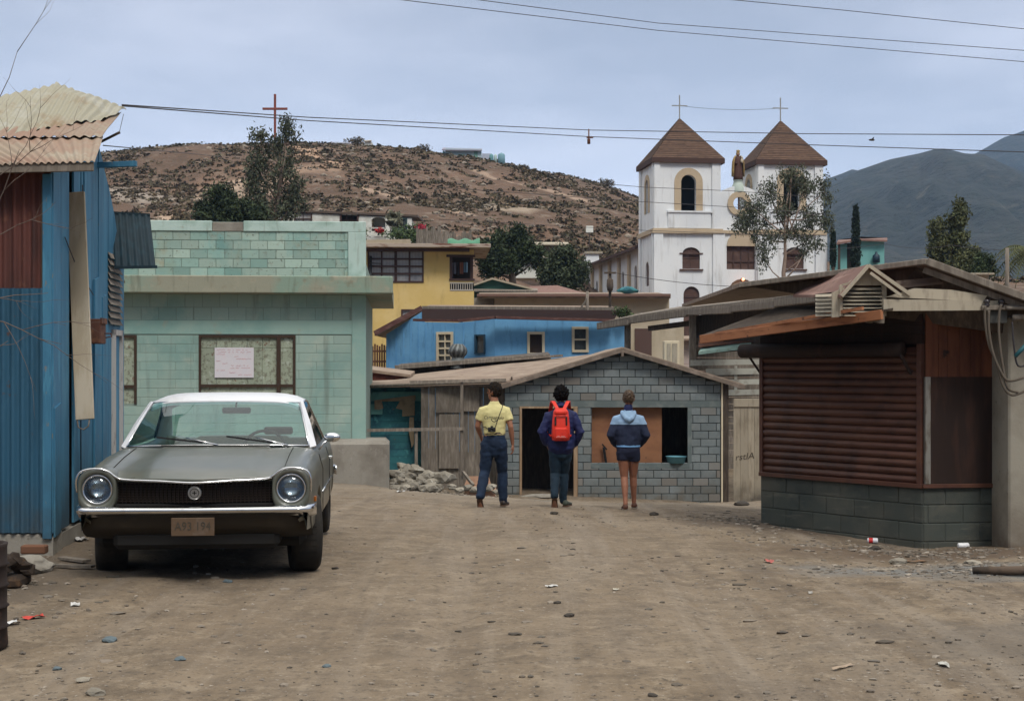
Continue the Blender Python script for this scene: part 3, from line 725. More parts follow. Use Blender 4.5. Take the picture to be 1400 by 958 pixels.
zt = mf.L(486, 303.5)[1]; zcap = mf.L(400, 317)[1]; zc1 = mf.L(400, 377, -.5)[1]; zc0 = mf.L(400, 401, -.5)[1]; XL = -10.5
xpil = mf.L(476, 340)[0]; zb = -.6
w1 = mf.rect(272, 458, 404, 545); w2 = mf.rect(120, 458, 187, 552)
mb = MB(); mb.box(XL, -.02, .012, .25, zc1, zt-.02); mb.box(XL, -.02, .25, 8, zc1, zc1+.4); part('parapet_core', mb, M_MORTG, mint)
mb = MB(); blockwall(mb, XL, xpil, zc1, zcap, bw=.385, bh=(zcap-zc1)/5, t=.014, y=.012, jit=.004, mo=.012); part('parapet_blocks', mb, M_MINTB, mint)
gap = mf.rect(290, 303, 333, 317)
mb = MB(); mb.box(XL, gap[0], -.035, .28, zcap, zt, bev=.012); mb.box(gap[2], 0, -.035, .28, zcap, zt+.003, bev=.012); mb.box(xpil, 0.003, -.038, .28, zc1, zcap+.001, bev=.01)
part('parapet_cap', mb, M_MINTCAP, mint)
mb = MB(); mb.box(gap[0]+.005, gap[2]-.005, -.02, .25, zcap, zt-.03, bev=.01); part('bare_patch', mb, M_CONC, mint, label='unpainted brown gap in the parapet cap')
mb = MB(); mb.box(XL, .62, -.55, .3, zc0, zc1, bev=.02); mb.box(XL, .6, .3, 8.2, zc0+.01, zc1-.01); part('cornice', mb, M_CORNICE, mint)
zband1 = mf.L(400, 438)[1]; zband0 = mf.L(400, 457)[1]; xp2 = mf.L(481, 500)[0]
mb = MB(); wall_backing(mb, XL, 0, zb, zc0, [w1, w2], .2, y=0.0); mb.box(XL, 0, 7.8, 8, zb, zc0); mb.box(-.2, 0, .2, 7.8, zb, zc0); part('wall', mb, M_MORTG, mint)
mb = MB(); blockwall(mb, XL, xp2, zband1, zc0, bw=.39, bh=(zc0-zband1)/2, t=.007, jit=.002, mo=.007); blockwall(mb, XL, xp2-.02, zb, zband0, holes=[w1, w2], bw=.79, bh=.2, t=.006, jit=.001, mo=.007, off=.1)
part('wall_blocks', mb, M_MINTW, mint)
mb = MB(); mb.box(XL, xp2, -.02, .02, zband0, zband1, bev=.005); mb.box(xp2, .003, -.022, .21, zb, zc0-.001, bev=.012); part('concrete_frame', mb, M_MINTR, mint)
M_OLDBOARD = mat('peeling boarding', (.30, .34, .26), .9, [dict(col=(.13, .12, .09), scale=13, lo=.51, hi=.58, detail=9, nr=.8, amt=.8), dict(col=(.40, .44, .37), scale=7, lo=.56, hi=.62, amt=.8, detail=8), dict(col=(.18, .09, .06), scale=8, lo=.63, hi=.68, amt=.8, off=(3, 1, 2))], rnd=.1, bump=BMP(30, .5, .006))
M_FRAMEBR = mat('dark brown frame', (.045, .026, .016), .8, bump=wood_grain())
def boarded(win, mull, rail, label):
    x0, z0, x1, z1 = win
    mb = MB(); 
    for (a, b, c, d) in ((x0, x1, z1-.055, z1), (x0, x0+.045, z0, z1-.055), (x1-.055, x1, z0, z1-.055)): mb.box(a, b, -.03, .06, c, d)
    if mull: mb.box(mull-.045, mull+.045, -.036, .06, z0, z1-.055)
    if rail: mb.box(x0+.05, x1-.06, -.026, .05, rail-.035, rail+.03)
    f = part('window', mb, M_FRAMEBR, mint, label=label)
    mb = MB(); zt2 = z1-.30; n = max(2, int((x1-x0)/.36)); 
    for i in range(n):
        a = x0+.045+(x1-x0-.1)*i/n; b = x0+.045+(x1-x0-.1)*(i+1)/n
        mb.box(a, b-.006, .03, .06, zt2+.006, z1-.055, bev=.004, rnd=.1*i+.3)
        mb.box(a, b-.003, .025, .06, z0, zt2, bev=.003, rnd=.1*i)
    part('boarding', mb, M_OLDBOARD, f); return f
wn = boarded(w1, mf.L(381, 500)[0], mf.L(350, 527)[1], 'boarded window with a handwritten notice')
boarded(w2, None, mf.L(150, 528)[1], None)
M_PAPER = mat('notice paper', (.62, .60, .64), .8, [dict(col=(.7, .55, .58), scale=6, lo=.5, hi=.7, amt=.4)], bump=BMP(20, .2, .004))
r = mf.rect(293.5, 475, 347, 516); mb = MB(); mb.box(r[0], r[2], -.008, .0, r[1], r[3]); nt_ = part('notice', mb, M_PAPER, wn, label='white paper notice with faint red handwriting')
M_REDINK = mat('red ink', (.55, .16, .19), .8)
mb = MB(); rr = random.Random(4); Hh = r[3]-r[1]; Ww = r[2]-r[0]
for k, (x0, x1) in enumerate(((.05, .9), (.1, .95), (.04, .3), (.5, .62), (.55, .95), (.04, .16), (.2, .34), (.42, .94), (.4, .9), (.04, .28), (.38, .55), (.6, .95))):
    z = r[3]-Hh*(.08+.075*k); x = r[0]+Ww*x0; pts = []
    while x < r[0]+Ww*x1:
        pts.append((x, -.0095, z+rr.uniform(-.5, .5)*.025)); x += rr.uniform(.008, .02)
        if rr.random() < .12 and len(pts) > 2: mb.tube(pts, .0028, n=4, smooth=False); pts = []; x += .03
    if len(pts) > 2: mb.tube(pts, .0028, n=4, smooth=False)
part('handwriting', mb, M_REDINK, nt_)
mb = MB(); a = mf.L(450, 640, -.8)[0]
x1_ = mf.L(532, 640, -.9)[0]; zt_ = mf.L(500, 602, -.9)[1]
mb.box(a-2.2, x1_, -.9, .6, -1.0, zt_, bev=.09); part('plinth', mb, M_CONC, mint, label='bare concrete plinth with rounded edges')

# ================================================================ grey block house (gable front)
bh_loc = (P(690, 676, 36.3).x, 36.3, P(690, 676, 36.3).z); bf = Fac(bh_loc, 0)
house = thing('block_house', 'small unfinished grey block house with gable roof, dark doorway and wide window opening', 'house', bh_loc)
M_BLOCK = mat('grey concrete block', (.15, .175, .18), .95, [dict(col=(.19, .215, .22), scale=2, lo=.45, hi=.65), dict(col=(.105, .12, .122), scale=9, lo=.55, hi=.68, amt=.6, detail=9, nr=.75), dict(col=(.25, .25, .24), scale=2.5, lo=.56, hi=.68, amt=.55, detail=9, nr=.75, off=(4, 4, 4)), dict(col=(.12, .10, .075), scale=2.5, lo=.3, hi=.6, amt=.8, z=(-.1, .7))], rnd=.13, rndhue=((.19, .175, .155), .72, 1), bump=[BMP(70, .5, .004)])
M_MORT = mat('dark mortar', (.05, .058, .06), .95, bump=BMP(60, .4, .005))
M_BEAM = mat('concrete tie beam', (.11, .135, .135), .95, [dict(col=(.16, .18, .175), scale=2.5, lo=.5, hi=.65)], bump=BMP(30, .4, .006))
X1 = bf.L(985, 600)[0]; zb0 = bf.L(0, 552)[1]-.09; zb1 = zb0+.17
door = (bf.L(712, 600)[0], -.5, bf.L(788, 600)[0], bf.L(0, 558)[1]); win = (bf.L(809, 600)[0], bf.L(0, 633)[1], bf.L(940, 600)[0], zb0)
ax, az = bf.L(850, 478); eL = bf.L(692, 525); eR = bf.L(1000, 523)
def gtop(x): return eL[1]+(az-eL[1])*(x-eL[0])/(ax-eL[0]) if x < ax else az+(eR[1]-az)*(x-ax)/(eR[0]-ax)
mb = MB(); mb.plate([(0, -.6), (X1, -.6), (X1, gtop(X1)-.03), (ax, az-.05), (0, gtop(0)-.03)], [rl((door[0], -.55, door[2], door[3])), rl(win)], t=.15)
mb.box(0, X1, 5.6, 5.75, -.6, eL[1]-.05); mb.box(-.001, .15, .15, 5.6, -.6, eL[1]-.05); mb.box(X1-.15, X1, .15, 5.6, -.6, eL[1]-.05)
part('wall', mb, M_MORT, house)
mb = MB(); blockwall(mb, 0, X1, zb1, az, top=lambda x: gtop(x)-.04, t=.018, mo=.018, off=.07, jit=.0035); blockwall(mb, 0, X1, zb0-.2*14, zb0, holes=[(door[0]-.03, -9, door[2]+.03, door[3]+.0), (win[0], win[1], win[2], win[3])], t=.018, mo=.018, jit=.0035); part('wall_blocks', mb, M_BLOCK, house)
mb = MB(); mb.box(-.0, X1+.01, -.024, .17, zb0, zb1, bev=.006); mb.box(win[0]-.02, win[2]+.05, -.026, .16, win[1]-.13, win[1]-.0, bev=.004); mb.box(win[2], win[2]+.1, -.024, .16, win[1], win[3]); part('tie_beam', mb, M_BEAM, house)
M_NEWWOOD = mat('raw timber', (.27, .18, .11), .85, [dict(col=(.36, .26, .17), scale=3, lo=.5, hi=.65, stretch=(3, 3, .5))], bump=wood_grain())
mb = MB(); mb.box(door[0]-.03, door[0]+.03, -.04, .14, -.5, door[3]); mb.box(door[2]-.07, door[2]+.03, -.04, .14, -.6, door[3]); mb.box(door[0]-.03, door[2]+.03, -.045, .14, door[3], door[3]+.05)
part('door_frame', mb, M_NEWWOOD, house)
M_PLY = mat('orange brown plywood', (.25, .115, .055), .75, [dict(col=(.19, .08, .04), scale=1.5, lo=.45, hi=.65, stretch=(1, 1, 2)), dict(col=(.07, .04, .03), scale=9, lo=.66, hi=.7)], bump=BMP(20, .1, .003))
pr = bf.rect(809, 556, 906, 634)
mb = MB(); mb.box(win[0], pr[2], .22, .24, win[1], win[3]); part('plywood_panel', mb, M_PLY, house)
mb = MB(); mb.box(.16, X1-.16, 2.4, 2.45, -.5, 3); mb.box(.16, X1-.16, .2, 2.4, -.55, -.5); mb.box(.16, .2, .2, 2.4, -.5, 3); mb.box(X1-.2, X1-.16, .2, 2.4, -.5, 3); part('inner_wall', mb, M_DARKWOOD, house)
mb = MB(); mb.box(X1+.015, X1+.055, -.05, .1, -.2, gtop(X1)-.02); cp_ = part('corner_board', mb, M_CREAM, house)
mb = MB(); mb.box(X1+.06, X1+.20, -.05, .12, -.3, gtop(X1)-.05, bev=.01); part('corner_post', mb, M_DARKWOOD, house)
# roof (two slopes, felt, with thick weathered rake boards)
yb = 6.0; o = -.25
E1 = Vector((eL[0]-.12, o, eL[1]-.035)); A1 = Vector((ax, o, az+.02)); E2 = Vector((bf.L(1018, 528, o)[0], o, bf.L(1018, 528, o)[1]))
bk = lambda v: Vector((v.x, yb, v.z))
mb = MB(); mb.slab([E1, A1, bk(A1), bk(E1)], -.05); mb.slab([A1, E2, bk(E2), bk(A1)], -.05); rf = part('roof', mb, M_ROOFBROWN, house)
M_RAKE = mat('weathered rake board', (.16, .125, .10), .9, [dict(col=(.25, .2, .165), scale=4, lo=.5, hi=.65)], bump=wood_grain())
mb = MB(); mb.beam(E1+Vector((0, -.02, -.03)), A1+Vector((0, -.02, -.03)), .04, .11, bev=.005); mb.beam(A1+Vector((0, -.022, -.03)), E2+Vector((0, -.022, -.03)), .04, .11, bev=.005); mb.beam(A1+Vector((.0, -.05, -.12)), A1+Vector((.0, .3, -.12)), .06, .14); part('rake_board', mb, M_RAKE, rf)
# blue basin on the sill, dark stick leaning in the opening
M_BASIN = mat('blue plastic basin', (.12, .30, .37), .5)
c = Vector(bh_loc)+Vector(((bf.L(925, 628)[0]), .09, win[1]+.0))
mb = MB(); mb.lathe([(0, 0), (.22, 0), (.255, .16), (.27, .165), (.27, .175), (.245, .17), (.21, .01), (0, .01)], M=Matrix.Translation(c)); solo('basin', mb, M_BASIN, 'light blue basin standing on the window sill of the block house', 'basin')
mb = MB(); c = Vector(bh_loc)+Vector((bf.L(829, 600)[0], .10, win[1]))
mb.beam(c, c+Vector((-.06, .03, .40)), .05, .05); mb.beam(c+Vector((-.10, .0, .48)), c+Vector((.02, .04, .34)), .03, .03); solo('broken_timber', mb, M_BLACKVOID, 'short charred stick leaning against the plywood in the window opening', 'timber')
mb = MB(); mb.lump((P(742, 677, 34).x, 35.2, gz(1, 35.2)+.03), .52, .25, .07, seed=4, rough=.3)
solo('stone_slab', mb, M_CONC, 'flat pale stone lying before the doorway of the block house', 'stone')

# ================================================================ lean-to, teal shack, grey board wall to its left
lean = thing('low_shack', 'low shack with flat brown felt roof joined to the left side of the block house', 'shack', (P(600, 640, 38).x, 38, gz(P(600, 640, 38).x, 38)))
A = P(503, 530, 37.4); B = P(694, 524, 36.6); Cq = P(806, 487, 45); Dq = P(503, 521, 45)
mb = MB(); mb.slab([A, B, Cq, Dq], -.06); mb.slab([B+Vector((0, .01, 0)), Vector((P(850, 478, 36.3).x, 40.5, P(850, 478, 36.3).z+.03)), Cq], .04); part('roof', mb, M_ROOFBROWN, lean, world=True)
M_TEAL = mat('flaking teal paint', (.035, .16, .185), .8, [dict(col=(.02, .085, .12), scale=2.5, lo=.45, hi=.6), dict(col=(.07, .27, .28), scale=5, lo=.56, hi=.68, amt=.8), dict(col=(.17, .14, .1), scale=7, lo=.66, hi=.70, amt=.9)], rnd=.25, bump=wood_grain((2, 2, 6)))
M_TEALP = mat('pale teal paint', (.13, .32, .30), .8, [dict(col=(.08, .22, .22), scale=3, lo=.5, hi=.65)], rnd=.1)
M_TANPLY = mat('tan plywood', (.29, .22, .14), .9, [dict(col=(.20, .15, .10), scale=4, lo=.5, hi=.65)], rnd=.1)
mb = MB(); zg = gz(-3, 38)-.3; xa = P(495, 0, 38).x; xb = P(577, 0, 38).x; z = zg; k = 0
while z < P(0, 545, 38).z: mb.box(xa, xb, 37.98+.006*(k % 2), 38.03, z+.006, min(z+.19, P(0, 541, 38).z), rnd=random.random()); z += .19; k += 1
mb.box(xa, xb, 38.04, 38.08, zg, P(0, 530, 38).z)
part('teal_boards', mb, M_TEAL, lean, world=True)
mb = MB(); r0 = P(500, 548, 37.9); r1 = P(577, 534, 37.9); mb.box(r0.x-.4, r1.x, 37.88, 37.93, r0.z, r1.z-.03, rnd=.3); mb.box(r0.x-.4, P(523, 0, 37.9).x, 37.9, 37.95, P(0, 566, 38).z, P(0, 552, 38).z, rnd=.9); part('fascia', mb, M_TEALP, lean, world=True)
mb = MB()
def patch(pts, d, rnd=.5):
    mb.slab([P(x, y, d) for x, y in pts], (0, .02, 0), rnd=rnd)
patch([(512, 547), (568, 540), (568, 547), (548, 548), (512, 549)], 37.86); patch([(512, 548), (522, 548), (524, 558), (518, 560), (512, 559)], 37.85, .8)
patch([(549, 544), (567, 541), (567, 568), (550, 569), (550, 560), (541, 558)], 37.84, .2); patch([(560, 570), (566, 570), (566, 606), (563, 612), (559, 590)], 37.86, .7)
part('plywood_patch', mb, M_TANPLY, lean, world=True)
mb = MB(); x = P(577, 0, 37.6).x; rr = random.Random(8)
while x < P(692, 0, 37.2).x:
    w = rr.uniform(.16, .34); mb.box(x, min(x+w, P(692, 0, 37.2).x)-.008, 37.2+rr.uniform(0, .02), 37.25, gz(x, 37)-.3, P(0, 528, 37.2).z+rr.uniform(-.04, .03), rnd=rr.random()); x += w
for (a, b, t_, u, rv) in ((596, 529, 631, 564, .3), (634, 529, 655, 562, .8), (600, 566, 628, 640, .5)):
    p = P(a, u, 37.12); q = P(t_, b, 37.12); mb.box(p.x, q.x, 37.13, 37.16, p.z, q.z, rnd=rv)
part('grey_boards', mb, M_GREYWOOD, lean, world=True)
mb = MB(); x = P(692, 0, 36.9).x; mb.box(x-.25, x, 36.4, 36.9, gz(x, 36.5)-.3, P(0, 527, 36.5).z, rnd=.1); part('end_boards', mb, M_DARKWOOD, lean, world=True)
mb = MB(); mb.tube([P(505, 528, 36.9), P(600, 524, 36.6), P(692, 521, 36.1)], .035, n=8); part('gutter', mb, M_GREYWOOD, lean, world=True)

# wooden rail frame
rail = thing('rail_frame', 'weathered timber rail and post frame standing before the grey board shack', 'railing', (P(634, 655, 33).x, 33, P(634, 655, 33).z))
zg_ = P(0, 660, 33).z
mb = MB(); mb.beam(P(502, 588, 33), P(635, 586, 33), .06, .07); part('rail', mb, M_GREYWOOD, rail, world=True)
mb = MB(); mb.beam(P(560, 522, 33), P(692, 519, 33), .05, .06); part('rail', mb, M_GREYWOOD, rail, world=True)
for (px, yt, yb_) in ((569, 588, 652), (631.5, 520, 655)):
    mb = MB(); mb.beam(P(px, yb_, 33.05), P(px, yt, 33.05), .07, .07, bev=.005); part('post', mb, M_GREYWOOD, rail, world=True)
mb = MB(); mb.beam(P(633, 645, 32.95), P(647, 663, 32.5), .06, .06); part('brace', mb, M_GREYWOOD, rail, world=True)
# rubble stones
M_STONE = mat('rubble stone', (.24, .215, .175), .95, [dict(col=(.33, .31, .27), scale=3, lo=.5, hi=.65), dict(col=(.15, .13, .105), scale=7, lo=.55, hi=.7)], rnd=.2, bump=[BMP(12, .5, .02), BMP(60, .4, .005)])
rr = random.Random(21); spots = []
for row, (y0, n, xa, xb) in enumerate(((670, 9, 536, 602), (662, 9, 537, 600), (654, 7, 540, 585), (647, 5, 543, 576), (641, 3, 545, 570))):
    for i in range(n): spots.append((xa+(xb-xa)*(i+.5)/n+rr.uniform(-3, 3), y0+rr.uniform(-1.5, 1.5), 32.0+row*.18+rr.uniform(-.1, .1), rr.uniform(.12, .24)))
spots += [(606, 658, 32.2, .3), (618, 668, 31.8, .13), (650, 672, 32, .13), (664, 670, 32.4, .16), (680, 674, 32, .12), (640, 669, 32.2, .14), (628, 672, 31.6, .12), (672, 667, 33, .13)]
for k, (px, py, d, s) in enumerate(spots):
    q = P(px, py, d); mb = MB()
    Mr = Matrix.Rotation(rr.uniform(0, 3), 3, 'Z') @ Matrix.Rotation(rr.uniform(-.35, .35), 3, 'X')
    mb.lump((0, 0, 0), s, s*.75, s*.5, seed=k*1.7, rough=.55, sub=2, M=Mr)
    mb.v = [tuple(Vector(v)+Vector((q.x, q.y, q.z+s*.3))) for v in mb.v]; mb.r = [rr.random()]*len(mb.f)
    solo('rubble_stone', mb, M_STONE, 'rough stone in the rubble heap between the concrete plinth and the timber rail', 'stone', group='stones of the rubble heap')
mb = MB(); xs0 = [];
for _ in range(500):
    px = rr.uniform(533, 700); d = rr.uniform(30.5, 35.5); x = (px-700)/F*d; s = rr.uniform(.015, .05); mb.lump((x, d, gz(x, d)+s*.3), s, s, s*.7, seed=rr.random()*40, sub=1, rough=.5, rnd=rr.random())
solo('rubble_grit', mb, M_PEB, 'grit and broken mortar lying around the rubble heap', 'grit', kind='stuff')
# cardboard carton
M_CARD = mat('cardboard', (.34, .20, .13), .85, [dict(col=(.27, .15, .10), scale=5, lo=.5, hi=.65)])
q = P(656, 658, 34); bxo = thing('cardboard_box', 'open orange brown cardboard box on the ground behind the man in the yellow shirt', 'box', (q.x, 34, gz(q.x, 34)), R(14))
mb = MB(); w_, d_, h_ = .33, .22, .27
for (a, b, c, d) in ((-w_, w_, -d_, -d_+.012), (-w_, w_, d_-.012, d_), (-w_, -w_+.012, -d_+.013, d_-.013), (w_-.012, w_, -d_+.013, d_-.013)): mb.box(a, b, c, d, 0, h_)
mb.box(-w_+.012, w_-.012, -d_+.012, d_-.012, .01, .02); part('carton', mb, M_CARD, bxo)
mb = MB(); mb.slab([(-w_, d_, h_), (w_, d_, h_), (w_-.05, d_+.06, h_+.2), (-w_+.1, d_+.06, h_+.2)], (0, .01, 0)); part('flap', mb, M_CARD, bxo)
mb = MB(); mb.slab([(-w_, -d_, h_), (w_, -d_, h_), (w_, -d_-.13, h_-.1), (-w_, -d_-.13, h_-.1)], (0, .008, .01)); part('flap', mb, M_CARD, bxo)

# gate of boards with graffiti, right of the block house
gl = P(1003, 690, 31); gd = 31.0
gate = thing('board_fence', 'pale board fence with dark scrawled letters between block house and kiosk', 'fence', (gl.x, gd, gz(gl.x, gd)))
M_FENCEB = mat('bleached fence board', (.29, .25, .19), .9, [dict(col=(.20, .165, .12), scale=3, lo=.5, hi=.65, stretch=(3, 3, .5)), dict(col=(.06, .05, .04), scale=2, lo=.3, hi=.6, amt=.9, z=(.1, .5))], rnd=.18, bump=wood_grain())
mb = MB(); x = gl.x; rr = random.Random(3)
while x < P(1062, 0, gd).x:
    w = rr.uniform(.13, .2); mb.box(x, x+w-.006, gd, gd+.025, gz(x, gd)-.1, P(0, 556, gd).z+rr.uniform(-.03, .03), rnd=rr.random()); x += w
part('board', mb, M_FENCEB, gate, world=True)
mb = MB(); a = P(1003, 551, gd); b = P(1062, 545, gd); mb.box(a.x, b.x, gd-.03, gd+.03, a.z-.08, b.z, bev=.005); part('top_rail', mb, M_FENCEB, gate, world=True)
def text_mesh(body, size, extr=.002, shear=0):
    cu = bpy.data.curves.new('txt', 'FONT'); cu.body = body; cu.size = size; cu.extrude = extr; cu.align_x = 'CENTER'; cu.align_y = 'CENTER'; cu.shear = shear; cu.resolution_u = 3
    o = bpy.data.objects.new('txt', cu); COL.objects.link(o); dg = bpy.context.evaluated_depsgraph_get(); dg.update()
    me = bpy.data.meshes.new_from_object(o.evaluated_get(dg)); vs = [v.co.copy() for v in me.vertices]; fs = [tuple(p.vertices) for p in me.polygons]
    bpy.data.objects.remove(o); bpy.data.curves.remove(cu); bpy.data.meshes.remove(me); return vs, fs
M_INK = mat('black paint', (.07, .055, .04), .8)
vs, fs = text_mesh('rstlA', .20, .003, .15); c = P(1018, 624, gd)
mb = MB(); mb.add([(c.x+v.x*1.05, gd-.004-v.z, c.z+v.y+v.x*.12) for v in vs], fs); part('scrawl', mb, M_INK, gate, world=True)
# ================================================================ brown kiosk (right)
C0 = Vector((4.48, 15.5, 0)); CL_ = Vector((3.03, 17.3, 0)); CR_ = Vector((5.9, 15.68, 0))
kloc = (C0.x, C0.y, gz(C0.x, C0.y)); KZ = kloc[2]
kiosk = thing('kiosk', 'brown shuttered kiosk on a grey block base at the right side of the lane', 'kiosk', kloc)
M_KBASE = mat('painted kiosk blocks', (.058, .066, .058), .92, [dict(col=(.092, .092, .076), scale=1.5, lo=.45, hi=.62), dict(col=(.035, .045, .045), scale=2, lo=.52, hi=.66, amt=.8, detail=8, nr=.7), dict(col=(.17, .16, .13), scale=2.2, stretch=(.6, .6, 5), lo=.58, hi=.70, amt=.6, detail=8), dict(col=(.12, .092, .062), scale=2, lo=.3, hi=.55, amt=.95, z=(-.45, .15))], rnd=.10, bump=[BMP(60, .5, .004), BMP(10, .4, .008)])
M_SHUT = mat('brown roller shutter', (.080, .032, .021), .5, [dict(col=(.135, .058, .034), scale=1.2, lo=.5, hi=.68, stretch=(1, 1, 3), amt=.8), dict(col=(.03, .014, .011), scale=2.5, lo=.5, hi=.65, amt=.7), dict(col=(.13, .08, .06), scale=9, lo=.62, hi=.72, amt=.5)], bump=BMP(30, .2, .002))
M_KBOARD = mat('dark brown boards', (.022, .011, .008), .8, [dict(col=(.04, .018, .012), scale=3, lo=.5, hi=.65, stretch=(3, 3, .5))], rnd=.2, bump=wood_grain())
M_KORANGE = mat('orange brown boards', (.15, .05, .022), .7, [dict(col=(.09, .028, .013), scale=3, lo=.45, hi=.62, stretch=(4, 4, .6)), dict(col=(.03, .015, .01), scale=6, lo=.66, hi=.70)], rnd=.25, bump=wood_grain())
U = (CL_-C0).normalized(); NL = Vector((-U.y, U.x, 0)) if Vector((-U.y, U.x, 0)).y < 0 else Vector((U.y, -U.x, 0)); LW = (CL_-C0).length
V = (CR_-C0).normalized(); NR = Vector((V.y, -V.x, 0)); NR = NR if NR.y < 0 else -NR; RW = (CR_-C0).length
def MF(O, X, Nout):   # matrix: local x along wall to picture-right, y into wall, z up
    Y = -Nout; return Matrix(((X.x, Y.x, 0, O.x), (X.y, Y.y, 0, O.y), (0, 0, 1, 0), (0, 0, 0, 1)))
ML = MF(CL_, -U, NL); MRt = MF(C0, V, NR)
def addM(dst, src, M):
    b = len(dst.v); dst.v += [tuple(M @ Vector(v)) for v in src.v]; dst.f += [tuple(b+i for i in f) for f in src.f]; dst.r += src.r; dst.sm += src.sm
def on(M, fn, mb):
    t = MB(); fn(t); addM(mb, t, M); return mb
ZS = .305; ZT = 1.76; ZE = 2.20
mb = MB(); on(ML, lambda t: blockwall(t, 0, LW, -.70, ZS, bw=.4, bh=.201, t=.008, mo=.010, jit=.003), mb); on(MRt, lambda t: blockwall(t, 0, RW, -.70, ZS, bw=.4, bh=.201, t=.008, mo=.010, jit=.003, off=.15), mb)
part('block_base', mb, M_KBASE, kiosk, world=True)
mb = MB(); on(ML, lambda t: t.box(0, LW, 0, .15, -.75, ZS-.003), mb); on(MRt, lambda t: t.box(0, RW, 0.001, .15, -.75, ZS-.002), mb)
tmp = [C0+Vector((0, .02, -.7)), CL_+Vector((0.02, 0, -.7))]
part('base_core', mb, M_KBASE, kiosk, world=True)
# body box behind: left end wall and roof deck
mb = MB(); mb.slab([CL_-NL*.06+Vector((0, 0, ZE)), C0-NL*.08+Vector((0, 0, ZE)), CR_+Vector((-.05, .1, ZE)), Vector((5.9, 19.6, ZE)), Vector((4.6, 19.6, ZE))], 2.9); part('body', mb, M_KBOARD, kiosk, world=True)
# roller shutter: curved slats
def shutter(t, x0, x1, z0, z1, ph=.088):
    vs = []; fs = []; n = int((z1-z0)/ph); prof = []
    for k in range(n+1):
        zb = z0+k*ph
        for j in range(6):
            a = j/5; zz = zb+a*ph*.86
            if zz > z1: break
            prof.append((-.004-.020*math.sin(math.pi*a), zz))
        prof.append((.012, zb+ph*.93))
    for (y, z) in prof: vs += [(x0, y, z), (x1, y, z)]
    for i in range(len(prof)-1): fs.append((2*i, 2*i+1, 2*i+3, 2*i+2))
    t.add(vs, fs)
mb = MB(); on(ML, lambda t: shutter(t, .05, LW-.06, ZS+.03, ZT), mb); sh = part('roller_shutter', mb, M_SHUT, kiosk, world=True, norm=False)
mb = MB(); on(ML, lambda t: (t.box(.0, LW+.01, -.05, .04, ZS-.02, ZS+.03, bev=.004), t.box(LW-.06, LW-.0, -.04, .05, ZS+.03, ZT+.1, bev=.004), t.box(0, .05, -.035, .05, ZS+.03, ZT+.1)), mb); part('shutter_frame', mb, M_SHUT, kiosk, world=True)
mb = MB(); on(ML, lambda t: t.tube([(-.22, -.10, ZT+.04), (LW-.2, -.10, ZT+.04)], .085, n=16), mb); part('shutter_roll', mb, M_KBOARD, kiosk, world=True)
mb = MB(); on(ML, lambda t: t.beam((-.10, -.1, ZT-.03), (-.02, .0, ZT-.22), .025, .025), mb); part('bracket', mb, M_KBOARD, kiosk, world=True)
mb = MB(); on(ML, lambda t: t.beam((LW-.2, -.13, ZT-.02), (LW-.14, 0, ZT-.25), .03, .03), mb); part('bracket', mb, M_KBOARD, kiosk, world=True)
mb = MB(); on(ML, lambda t: [t.box(0, LW, -.02+.006*(k % 2), .05, ZT+.1+k*.11, ZT+.105+k*.11+.1, rnd=random.random()) for k in range(3)], mb); part('upper_boards', mb, M_KBOARD, kiosk, world=True)
# right face
ZR = 1.50
def rboards(t):
    x = .02; rr = random.Random(2)
    while x < RW:
        w = rr.uniform(.10, .15); t.box(x, min(x+w, RW)-.004, -.03+rr.uniform(0, .008), .0, ZR, ZE+.05, rnd=rr.random()); x += w
mb = MB(); on(MRt, rboards, mb); part('orange_boards', mb, M_KORANGE, kiosk, world=True)
mb = MB(); on(MRt, lambda t: (t.box(.075, RW, -.028, 0, ZS+.03, ZR-.002)), mb); part('side_shutter', mb, M_KBOARD, kiosk, world=True, label='plain dark brown panel closing the side hatch')
mb = MB(); on(MRt, lambda t: (t.box(-.02, RW, -.05, .0, ZS-.015, ZS+.03, bev=.004), t.box(RW-.62, RW-.58, -.04, 0, ZS+.03, ZR)), mb); part('sill', mb, M_SHUT, kiosk, world=True)
mb = MB(); on(MRt, lambda t: t.box(.005, .065, -.055, .0, ZS+.03, ZR, bev=.004), mb); part('white_trim', mb, mat('grey post paint', (.20, .19, .17), .8, [dict(col=(.10, .08, .06), scale=9, lo=.5, hi=.65, stretch=(2, 2, .5))]), kiosk, world=True)
# fascia beam of orange timber in front, running out to the left
M_FASC = mat('sunlit orange timber', (.34, .14, .065), .75, [dict(col=(.22, .085, .04), scale=3, lo=.5, hi=.62, stretch=(1, 1, 5)), dict(col=(.10, .045, .025), scale=9, lo=.6, hi=.7)], rnd=.12, bump=wood_grain((1, 1, 8)))
b0, b1 = P(958, 464, 17.2), P(1206, 430, 14.7)
mb = MB(); mb.beam(b0, b1, .04, .10, bev=.004, rnd=.2); mb.beam(b0+Vector((.15, -.01, .065)), b1+Vector((-.2, .0, .065)), .03, .035, rnd=.8); part('fascia_beam', mb, M_FASC, kiosk, world=True)
mb = MB()
for s_ in (.15, .5, .85):
    q = b0.lerp(b1, s_); mb.beam(q+Vector((0, .02, -.02)), q-NL*1.0+Vector((0, 0, .12)), .045, .08)
mb.slab([b0+Vector((0, 0, .05)), b1+Vector((0, 0, .05)), C0-NL*.3+Vector((0, 0, .14+ZE)), CL_-NL*.3+Vector((0, 0, .14+ZE))], .02)
part('eave', mb, M_DARKWOOD, kiosk, world=True)
mb = MB(); q = P(1208, 432, 14.75)
